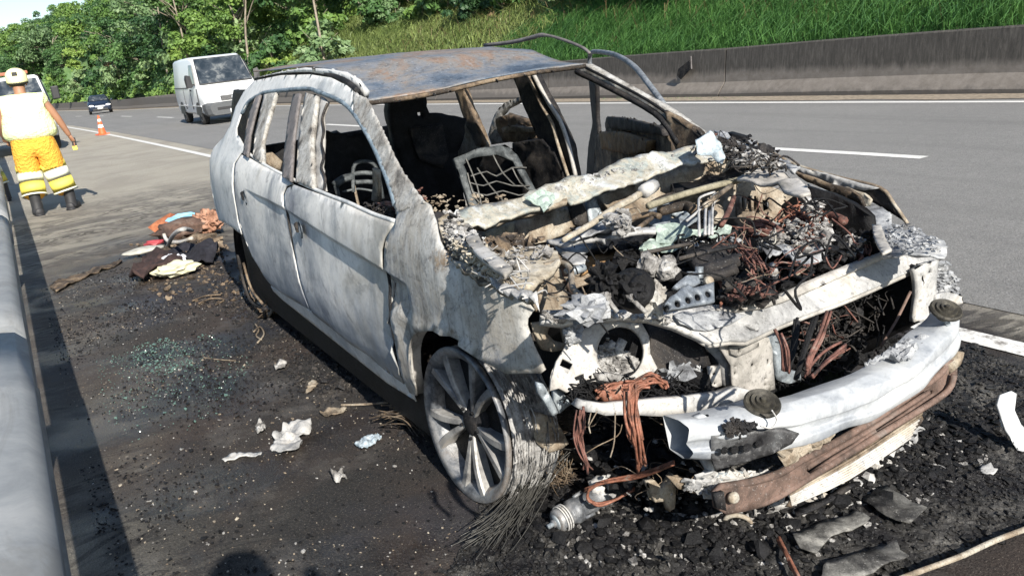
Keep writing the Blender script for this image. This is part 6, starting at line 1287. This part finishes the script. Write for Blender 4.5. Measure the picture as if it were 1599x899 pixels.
# ================================================================ vehicles
GL = NT('dark_glass_painted_reflections').obj(); GL = GL.out(GL.ramp(GL.noise(3.2, 3, .4), [(.38, (.02, .028, .036)), (.55, (.05, .06, .07)), (.68, (.16, .17, .17))]), .1, 0, spec=.7)  # pale blotches in the colour paint reflections onto the panes
rub = plain('tyre_rubber', (.02, .02, .02), .85, 0, .2, 30, .3, obj=True)
wpaint = plain('white_vehicle_paint', (.74, .75, .75), .28, 0, .02, 3, 0, obj=True)
gplast = plain('grey_bumper_plastic', (.075, .08, .085), .6, 0, .1, 20, .1, obj=True)
blk = plain('black_plastic', (.02, .02, .022), .5, 0, .1, 20, .1, obj=True)
lens = plain('clear_lamp_lens', (.62, .64, .66), .1, .2, .1, 30, .1, obj=True)
steelw = plain('steel_wheel', (.28, .28, .28), .5, .5, .1, 20, .1, obj=True)
def loft(secs, close_ends=True):
    """secs: list of (x, [(y, z), ...]) rings"""
    m_ = MB(); v = []; n = len(secs[0][1])
    for x, ring in secs: v += [Vector((x if not callable(x) else x(y, z), y, z)) for y, z in ring]
    f = [(i*n+k, i*n+(k+1) % n, (i+1)*n+(k+1) % n, (i+1)*n+k) for i in range(len(secs)-1) for k in range(n)]
    if close_ends: f += [tuple(range(n))[::-1], tuple(range((len(secs)-1)*n, len(secs)*n))]
    return m_.add(v, f)
def vwheel(e, x, y, r, sgn, wd=.2, hub=steelw):
    w_ = empty('wheel', (x, y, r)); w_.parent = e; ax = Vector((0, sgn, 0))
    m_ = MB(); m_.lathe([(r*.64, 0), (r*.9, .012), (r*.98, -.02), (r, -.05), (r, -wd+.03), (r*.95, -wd), (r*.5, -wd)], (0, 0, 0), ax, 32); m_.build('tyre', rub, w_, True)
    m_ = MB(); m_.lathe([(.02, .006), (r*.16, .008), (r*.2, -.01), (r*.48, -.02), (r*.58, .0), (r*.65, .002), (r*.66, -.03)], (0, 0, 0), ax, 28); m_.build('rim', hub, w_, True)
    return w_
def poly3(name, pts, mat, e, th=.01, n=None, smooth=False):
    P = [Vector(p) for p in pts]; nn = Vector()
    for i in range(1, len(P)-1): nn += (P[i]-P[0]).cross(P[i+1]-P[0])
    nn = nn.normalized()
    if n is not None and nn.dot(Vector(n)) < 0: nn = -nn
    m_ = MB(); m_.prism(P, nn*th); return m_.build(name, mat, e, smooth)
def van(loc, rz):
    e = empty('white_van', loc, rz, label='white panel van with grey bumper driving past in the traffic lane', cat='van')
    # body from side profile sections, front at +x
    W = .96
    def ring(zb, zt, wb, wm, wt, n=5):
        zm = zb+(min(zt, 1.1)-zb)*.6
        half = [(wb*.92, zb), (wb, zb+.06), (wm, zm), (wm, min(zt-.05, 1.15)), (wt, zt-.07), (wt-.07, zt)]
        return [(-y, z) for y, z in half]+[(y, z) for y, z in half[::-1]]
    S = [(-2.35, ring(.42, 2.08, .90, .93, .82)), (-2.25, ring(.36, 2.13, .93, .96, .84)), (-1, ring(.34, 2.16, .95, .97, .84)), (.55, ring(.34, 2.16, .95, .97, .84)), (.95, ring(.34, 2.10, .95, .97, .81)),
         (1.2, ring(.34, 1.88, .95, .97, .83)), (1.55, ring(.34, 1.50, .95, .96, .87)), (1.78, ring(.34, 1.24, .94, .95, .90)), (2.2, ring(.34, 1.02, .92, .93, .88)), (2.36, ring(.36, .90, .86, .88, .84)), (2.44, ring(.42, .80, .78, .80, .78))]
    m_ = loft(S); o = m_.build('body', wpaint, e, True)
    b = o.modifiers.new('b', 'BEVEL'); b.width = .02; b.segments = 2; b.limit_method = 'ANGLE'; b.angle_limit = R(28)
    # wind screen on the sloping face between x=.95 and x=1.75
    A = [(1.77, -.84, 1.26), (1.77, .84, 1.26), (1.02, .74, 2.05), (1.02, -.74, 2.05)]
    off = Vector((.035, 0, .028)); q = [Vector(p)+off for p in A]
    ws = poly3('windscreen', q, GL, e, .008, (1, 0, 1))
    m_ = MB(); m_.tube([p+Vector((.004, 0, .004)) for p in q+[q[0]]], .016, 5, 1); m_.build('windscreen_seal', blk, e)
    for y, w2, mt in ((.28, .22, 'white_paper'), (-.18, .22, 'white_paper')):
        poly3('dashboard_paper', [(1.74, y-w2/2+.0, 1.345), (1.74, y+w2/2, 1.345), (1.67, y+w2/2-.02, 1.42), (1.67, y-w2/2, 1.42)], wpaint, e, .012, (1, 0, 1))
    for s in (-1, 1):
        poly3('side_window', [(1.58, s*.955, 1.28), (.72, s*.972, 1.28), (.72, s*.875, 1.92), (1.08, s*.86, 1.92)], GL, e, .01, (0, s, 0))
        poly3('mirror', [(1.50, s*1.0, 1.22), (1.52, s*1.18, 1.22), (1.52, s*1.20, 1.5), (1.48, s*1.16, 1.62), (1.46, s*1.02, 1.58)], blk, e, .10, (-1, 0, 0))
        m_ = MB(); m_.box((1.45, s*1.0, 1.3), (.06, .14, .05)); m_.build('mirror_arm', blk, e)
        for x0, z0, z1 in ((.62, .5, 2.05), (-.55, .5, 2.05), (1.72, .6, 1.2)):
            m_ = MB(); m_.box((x0, s*.955, (z0+min(z1, 1.16))/2), (.012, .05, min(z1, 1.16)-z0)); m_.build('door_seam', blk, e)
        m_ = MB(); m_.box((-.9, s*.965, 1.2), (2.6, .03, .035)); m_.build('slide_rail', gplast, e)
        m_ = MB(); m_.box((-.0, s*.968, .62), (4.0, .03, .03)); m_.build('waist_moulding', wpaint, e)
        m_ = MB(); m_.box((.78, s*.985, 1.12), (.14, .03, .04)); m_.build('door_handle', blk, e)
        vwheel(e, 1.5, s*.93, .33, s); vwheel(e, -1.35, s*.93, .33, s)
        for x0 in (1.5, -1.35):
            m_ = MB(); v = []
            for i in range(15):
                a = math.pi*i/14
                for r_ in (.37, .415): v.append((x0+math.cos(a)*r_, s*.978, .33+math.sin(a)*r_))
            m_.add(v, [(2*i, 2*i+1, 2*i+3, 2*i+2) for i in range(14)]); m_.build('wheel_arch', blk, e)
            m_ = MB(); v = [(x0+math.cos(math.pi*i/14)*.375, s*.974, .33+math.sin(math.pi*i/14)*.375) for i in range(15)]; m_.add(v, [tuple(range(15))]); m_.build('arch_shadow_liner', blk, e)
        m_ = MB(); m_.box((2.385, s*.66, .80), (.10, .34, .19), taper=.85); m_.build('headlight', lens, e, bevel=.02)
    m_ = loft([(2.18, ring(.28, .70, .93, .98, .97)), (2.44, ring(.28, .70, .88, .93, .92)), (2.56, ring(.30, .66, .76, .80, .78))]); m_.build('bumper', gplast, e, bevel=.02)
    for y in (-.36, .36): m_ = MB(); m_.box((2.56, y, .50), (.03, .46, .075)); m_.build('bumper_intake', blk, e)
    m_ = MB(); m_.box((2.40, 0, .80), (.11, .82, .17)); m_.build('grille', blk, e, bevel=.02)
    for k in range(4): m_ = MB(); m_.box((2.463, 0, .745+.037*k), (.012, .78, .012)); m_.build('grille_slat', steelw, e)
    m_ = MB(); m_.lathe([(.02, .012), (.062, .01), (.075, 0), (.075, -.02)], (2.475, 0, .80), (1, 0, 0), 20); m_.build('badge', lens, e, True)
    m_ = MB(); m_.box((2.575, 0, .40), (.015, .42, .12)); m_.build('number_plate', wpaint, e)
    for s in (-.35, .4):
        m_ = MB(); m_.tube([(1.79, s, 1.28), (1.66, s+.3, 1.40), (1.60, s+.5, 1.46)], .008, 5, 1); m_.build('wiper', blk, e)
    return e
van_p = px(318, 197, D=28.); van_q = px(291, 194, D=30.6); print('van wheels', van_p, van_q, (van_p-van_q).length)
d_ = (van_p-van_q); rz = math.atan2(d_.y, d_.x)
fwd = Vector((math.cos(rz), math.sin(rz), 0)); lft_ = Vector((-math.sin(rz), math.cos(rz), 0))
vc = van_p-fwd*1.5+lft_*.93
van((vc.x, vc.y, gz(vc.x)+.01), rz)

def sedan(loc, rz):
    e = empty('dark_car', loc, rz, label='dark blue saloon car with headlights on approaching in the distance', cat='car')
    paint = plain('dark_blue_paint', (.02, .03, .055), .25, .3, .05, 3, 0, obj=True)
    def ring(zb, zt, wb, wt):
        half = [(wb*.9, zb), (wb, zb+.15), (wb, min(zt, .82)), (wt, max(zt-.05, min(zt, .84))), (wt*.88, zt)]
        return [(-y, z) for y, z in half]+[(y, z) for y, z in half[::-1]]
    S = [(-2.2, ring(.35, .95, .78, .74)), (-2.05, ring(.25, 1.02, .86, .78)), (-1.5, ring(.22, 1.08, .88, .76)), (-.9, ring(.22, 1.42, .88, .62)), (0, ring(.22, 1.47, .89, .62)), (.35, ring(.22, 1.42, .89, .63)),
         (1.1, ring(.22, 1.0, .89, .76)), (1.8, ring(.22, .88, .88, .74)), (2.1, ring(.25, .76, .82, .7)), (2.2, ring(.32, .62, .74, .66))]
    m_ = loft(S); m_.build('body', paint, e, True, bevel=.02)
    poly3('windscreen', [(1.08, -.68, 1.04), (1.08, .68, 1.04), (.45, .56, 1.40), (.45, -.56, 1.40)], GL, e, .02, (1, 0, 1))
    for s in (-1, 1):
        poly3('side_window', [(.95, s*.80, 1.02), (-1.3, s*.80, 1.02), (-.85, s*.66, 1.36), (.3, s*.66, 1.38)], GL, e, .02, (0, s, 0))
        m_ = MB(); m_.lump((2.12, s*.62, .66), (.09, .19, .08), .05, 2); m_.build('headlight', lamp_on, e, True)
        m_ = MB(); m_.box((.8, s*.98, 1.02), (.12, .18, .12)); m_.build('mirror', paint, e, bevel=.02)
        vwheel(e, 1.35, s*.87, .31, s, .2); vwheel(e, -1.3, s*.87, .31, s, .2)
    m_ = MB(); m_.box((2.2, 0, .60), (.05, .7, .12)); m_.build('grille', lens, e, bevel=.01)
    m_ = MB(); m_.box((2.22, 0, .36), (.05, 1.1, .14)); m_.build('lower_intake', blk, e)
    m_ = MB(); m_.box((2.24, 0, .45), (.02, .4, .11)); m_.build('number_plate', wpaint, e)
lo_ = NT('lit_headlamp').obj(); lo_.out((.8, .8, .8), .2); lo_.b.inputs['Emission Color'].default_value = (1, .93, .8, 1); lo_.b.inputs['Emission Strength'].default_value = 1.2; lamp_on = lo_.m
cp = px(160, 178, D=70); sedan((cp.x-1, cp.y, gz(cp.x)+.01), R(-4))
def truck(loc, rz):
    e = empty('service_truck', loc, rz, label='white service truck with an amber roof bar parked on the shoulder behind the worker', cat='truck')
    def ring(zb, zt, wb, wt):
        half = [(wb*.95, zb), (wb, zb+.1), (wb, min(zt, 1.15)), (wt, zt-.06), (wt-.08, zt)]
        return [(-y, z) for y, z in half]+[(y, z) for y, z in half[::-1]]
    S = [(-4.2, ring(.5, 1.9, .95, .9)), (-1.0, ring(.5, 1.95, .97, .9)), (-.2, ring(.4, 2.1, .97, .84)), (.55, ring(.4, 2.1, .97, .83)), (1.0, ring(.4, 1.35, .97, .92)), (1.35, ring(.4, 1.1, .95, .92)), (1.5, ring(.42, 1.0, .9, .86))]
    loft(S).build('body', wpaint, e, True, bevel=.03)
    poly3('windscreen', [(1.03, -.86, 1.36), (1.03, .86, 1.36), (.62, .76, 2.0), (.62, -.76, 2.0)], GL, e, .02, (1, 0, .5))
    for s in (-1, 1):
        poly3('side_window', [(.92, s*.96, 1.32), (-.15, s*.975, 1.32), (-.15, s*.875, 1.95), (.5, s*.87, 1.95)], GL, e, .02, (0, s, 0))
        m_ = MB(); m_.box((.95, s*1.14, 1.55), (.1, .2, .36)); m_.build('mirror', blk, e, bevel=.03)
        m_ = MB(); m_.box((1.45, s*.7, .82), (.12, .34, .2)); m_.build('headlight', lens, e, bevel=.02)
        vwheel(e, .75, s*.94, .36, s); vwheel(e, -3., s*.94, .36, s)
    m_ = MB(); m_.box((1.5, 0, .52), (.16, 1.85, .24)); m_.build('bumper', gplast, e, bevel=.02)
    m_ = MB(); m_.box((1.47, 0, .84), (.1, .9, .16)); m_.build('grille', blk, e)
    m_ = MB(); m_.box((.1, 0, 2.2), (.25, 1.25, .09)); m_.build('light_bar', plain('amber_bar', (.30, .10, .05), .4, obj=True), e, bevel=.02)
tp = px(92, 214, D=24); truck((tp.x-1.5, tp.y-.95, gz(tp.x)), R(2))

# ================================================================ people
skin_m = plain('brown_skin', (.33, .17, .10), .55, 0, .1, 8, .05, obj=True); boot_m = plain('black_boot_leather', (.025, .025, .027), .6, 0, .2, 20, .2, obj=True)
vest_m = plain('fluorescent_vest', (.88, .96, .50), .7, 0, .05, 5, .8, .05, obj=True); orange_m = plain('fluorescent_trousers', (.88, .44, .05), .75, 0, .12, 9, .9, .05, obj=True)
yel_m = plain('yellow_reflective', (.85, .72, .12), .7, 0, .06, 20, .1, obj=True); refl_m = plain('silver_reflective_tape', (.80, .82, .66), .45, 0, .05, 20, .1, obj=True)
helm_m = plain('yellow_helmet', (.88, .83, .45), .4, 0, .05, 10, .05, obj=True)
def skinned(name, V, E, Rr, mat, parent, root=0, sub=2):
    me = bpy.data.meshes.new(name); me.from_pydata([Vector(p) for p in V], E, []); o = bpy.data.objects.new(name, me); col.objects.link(o); o.parent = parent
    s = o.modifiers.new('skin', 'SKIN'); s.use_smooth_shade = True
    for i, r_ in enumerate(Rr):
        d = me.skin_vertices[0].data[i]; d.radius = r_ if hasattr(r_, '__len__') else (r_, r_); d.use_root = (i == root)
    u = o.modifiers.new('sub', 'SUBSURF'); u.levels = sub; u.render_levels = sub
    me.materials.append(mat); return o
def person(loc, rz, label, hold=True, helmet=True, legs=None, arms=None, lean=.0, heavy=1.25, clothes=True, full=True, phone=False):
    """standing person; x right, y forward"""
    e = empty('person', loc, rz, label=label, cat='person')
    P = dict(pelvis=(0, 0, .93), waist=(0, .01+lean*.2, 1.08), chest=(0, .02+lean*.6, 1.32), neck=(0, .0+lean, 1.49), head=(0, .03+lean*1.2, 1.60), top=(0, .02+lean*1.3, 1.70))
    L = legs or dict(l=[(-.11, .0, .90), (-.15, .03, .50), (-.17, -.03, .10)], r=[(.11, 0, .90), (.16, .06, .50), (.22, -.02, .10)])
    A = arms or dict(l=[(-.21, 0, 1.40), (-.30, -.02, 1.13), (-.32, .10, .90)], r=[(.21, 0, 1.40), (.33, -.03, 1.14), (.40, .08, .92)])
    V = [P[k] for k in ('pelvis', 'waist', 'chest', 'neck', 'head', 'top')]; h = heavy
    Rr = [(.15*h, .12*h), (.14*h, .12*h), (.15*h, .11*h), (.06, .06), (.085, .10), (.07, .08)]; E_ = [(0, 1), (1, 2), (2, 3), (3, 4), (4, 5)]
    for s in 'lr':
        n = len(V); V += L[s]; Rr += [(.09*h, .09*h), (.06, .06), (.045, .045)]; E_ += [(0, n), (n, n+1), (n+1, n+2)]
        n = len(V); V += A[s]; Rr += [(.06, .06), (.048, .048), (.032, .032)]; E_ += [(2, n), (n, n+1), (n+1, n+2)]
    body = skinned('body', V, E_, Rr, skin_m, e)
    # head details
    hd = Vector(P['head']); m_ = MB()
    for s in (-1, 1): m_.lump(hd+Vector((s*.088, 0, .01)), (.012, .03, .035), .1, 2)
    m_.build('ear', skin_m, e, True, kind='stuff')
    m_ = MB(); m_.lump(hd+Vector((0, -.012, .035)), (.093, .108, .085), .05, 3); m_.build('hair', plain('dark_hair', (.02, .015, .012), .8, obj=True), e, True)
    m_ = MB(); m_.lump(hd+Vector((0, .105, .0)), (.016, .022, .026), .05, 2); m_.build('nose', skin_m, e, True)
    for s in (-1, 1):
        m_ = MB(); m_.lump(hd+Vector((s*.033, .09, .022)), (.014, .01, .009), 0, 2); m_.build('eye', plain('eye_white', (.7, .7, .68), .3, obj=True) if s < 0 else bpy.data.materials['eye_white'], e, True)
    m_ = MB(); m_.lump(hd+Vector((0, .092, -.045)), (.026, .01, .008), 0, 2); m_.build('mouth', plain('lips', (.3, .1, .08), .5, obj=True), e, True)
    if helmet:
        hb = hd+Vector((0, -.005, .055)); m_ = MB()
        m_.lathe([(.119, -.03), (.122, -.01), (.122, .035), (.112, .085), (.082, .122), (.042, .14), (.001, .145)], hb, (0, -.08, 1), 28); hm = m_.build('helmet', helm_m, e, True)
        m_ = MB(); m_.lump(hb+Vector((0, .12, .0)), (.09, .07, .012), .0, 3); m_.build('helmet_brim', helm_m, e, True)
        m_ = MB(); m_.box(hb+Vector((0, -.112, .07)), (.06, .03, .05)); m_.build('helmet_clip', blk, e, bevel=.008)
        m_ = MB(); m_.lathe([(.118, -.05), (.12, -.03), (.118, -.012), (.11, -.03)], hb, (0, -.08, 1), 24, True); m_.build('helmet_strap', blk, e, True)
    # hands with five fingers each
    for s, sg in (('l', -1), ('r', 1)):
        el, wr = Vector(A[s][1]), Vector(A[s][2]); d = (wr-el).normalized(); sd_ = Vector((sg, 0, 0)); fr = Vector((0, 1, 0)); fr = (fr-d*fr.dot(d)).normalized(); sd_ = d.cross(fr)
        V2 = [wr-d*.02, wr+d*.04, wr+d*.085]; R2 = [(.028, .024), (.04, .02), (.04, .018)]; E2 = [(0, 1), (1, 2)]
        hand = skinned('hand', V2, E2, R2, skin_m, e, sub=2)
        for k in range(4):
            b0 = wr+d*.08+fr*(.030-.02*k); ln = (.072, .08, .075, .06)[k]
            skinned('finger', [b0, b0+d*ln*.45-sd_*.006*sg, b0+d*ln*.75-sd_*.022*sg, b0+d*ln*.9-sd_*.04*sg], [(0, 1), (1, 2), (2, 3)], [.010, .0095, .0085, .007], skin_m, hand, sub=1)
        b0 = wr+d*.03+fr*.03
        skinned('thumb', [b0, b0+fr*.025+d*.03, b0+fr*.03+d*.06-sd_*.012*sg], [(0, 1), (1, 2)], [.013, .011, .009], skin_m, hand, sub=1)
    # trousers, vest, boots
    TV = [P['waist'], P['pelvis']]; TR_ = [(.17*h, .14*h), (.185*h, .16*h)]; TE = [(0, 1)]
    for s in 'lr':
        a, b, c = map(Vector, L[s]); n = len(TV); TV += [a+Vector((0, 0, -.05)), a.lerp(b, .6), b, b.lerp(c, .55), c+Vector((0, 0, .14))]; TR_ += [(.135*h, .14*h), (.115*h, .12*h), (.10*h, .10*h), (.10*h, .10*h), (.10*h, .105*h)]
        TE += [(1, n), (n, n+1), (n+1, n+2), (n+2, n+3), (n+3, n+4)]
    tr_ = skinned('trousers', TV, TE, TR_, orange_m, e, root=1)
    for s in 'lr':
        a, b, c = map(Vector, L[s]); ax_ = (c-b).normalized()
        for t0, t1, mt, rr in ((-.14, -.04, yel_m, .112), (-.04, .09, refl_m, .110), (.09, .24, yel_m, .109), (.24, .265, refl_m, .112)):
            k0 = .1*h/.1
            m_ = MB(); m_.lathe([(rr*h*.985, t0), (rr*h*1.0, (t0+t1)/2), (rr*h*.975, t1)], b, ax_, 20, True); m_.build('leg_band', mt, tr_, True)
        m_ = MB(); m_.tube([c+Vector((0, 0, .19)), c+Vector((0, 0, .08)), c+Vector((0, -.01, .0)), c+Vector((0, -.02, -.075))], lambda t: .066+.0*t, 14, 3)
        fd_ = Vector((.25*(1 if s == 'r' else -1), 1, 0)).normalized(); ft = c+Vector((0, 0, -.055)); m_.tube([ft-fd_*.09, ft-fd_*.06, ft+fd_*.06, ft+fd_*.15, ft+fd_*.20], lambda t: .045+.012*math.sin(t*3.14), 12, 3)
        m_.box(c+Vector((0, 0, -.088))+fd_*.05, (.095, .30, .025), rot=math.atan2(-fd_.x, fd_.y)); bt = m_.build('boot', boot_m, e, True); bt['kind'] = 'stuff' if 0 else ''
        del bt['kind']
    VV = [(0, lean*.1, .88), P['waist'], (0, .02+lean*.4, 1.2), P['chest'], (0, lean*.9, 1.43), (0, lean, 1.47)]; VR = [(.275*h, .20*h), (.25*h, .195*h), (.23*h, .18*h), (.215*h, .155*h), (.15, .11), (.08, .08)]; VE = [(0, 1), (1, 2), (2, 3), (3, 4), (4, 5)]
    for s, sg in (('l', -1), ('r', 1)):
        a, b = Vector(A[s][0]), Vector(A[s][1]); n = len(VV); VV += [a, a.lerp(b, .28)]; VR += [(.10, .10), (.085, .085)]; VE += [(3, n), (n, n+1)]
    vs = skinned('vest', VV, VE, VR, vest_m, e)
    if not full:
        for s in 'l': pass
    return e
wk = px(81, 333, Z=-.06); print('worker', wk)
# local axes of a person facing away from the camera
arms = dict(l=[(-.22, 0, 1.40), (-.33, .05, 1.15), (-.32, .22, .98)], r=[(.22, .0, 1.40), (.34, .03, 1.14), (.42, .10, .90)])
legs = dict(l=[(-.11, .0, .88), (-.13, .02, .49), (-.13, -.10, .10)], r=[(.11, 0, .88), (.17, .04, .49), (.25, -.0, .10)])
wz = gz(wk.x); frd = math.atan2((wk.y-CAM[1]), (wk.x-CAM[0]))-math.pi/2
W_ = person((wk.x, wk.y, wz), frd-.1, 'worker seen from behind in a yellow helmet, fluorescent vest and orange trousers', arms=arms, legs=legs, lean=.04, heavy=1.32)
m_ = MB()
hc = Matrix.Rotation(frd-.1, 3, 'Z')@Vector((.445, .13, .80)); m_.box((0, 0, 0), (.05, .05, .16)); o = m_.build('hand_radio', blk, bevel=.008, label='small dark and yellow handheld device in the right hand of the worker', cat='device'); o.location = Vector((wk.x, wk.y, wz))+hc
m_ = MB(); m_.box((0, -.005, -.05), (.053, .053, .05)); m_.build('yellow_end', yel_m, o)
a2 = dict(l=[(-.22, 0, 1.40), (-.33, .05, 1.15), (-.32, .22, .98)], r=[(.22, .0, 1.40), (.32, .10, 1.14), (.30, .32, 1.02)])
w2 = px(-14, 318, Z=-.06)
person((w2.x, w2.y, gz(w2.x)), frd+.4, 'second worker in orange and yellow cut off by the left edge of the view', arms=a2, heavy=1.15)
# the photographer, whose shadow falls into the foreground
a3 = dict(l=[(-.2, 0, 1.40), (-.27, .05, 1.14), (-.12, .20, 1.28)], r=[(.2, 0, 1.42), (.42, .03, 1.34), (.26, .16, 1.40)])
pd = math.atan2(fw[1], fw[0])-math.pi/2
ph = Vector(CAM)-Vector((fw[0], fw[1], 0)).normalized()*.62
person((2.64, -1.95, 0), pd+.25, 'person standing behind the camera holding up a phone', helmet=False, arms=a3, heavy=1.05)
print('tris', sum(len(o.data.loop_triangles) if o.type == 'MESH' and not o.data.calc_loop_triangles() else 0 for o in {q.data: q for q in bpy.data.objects if q.type == 'MESH'}.values()))
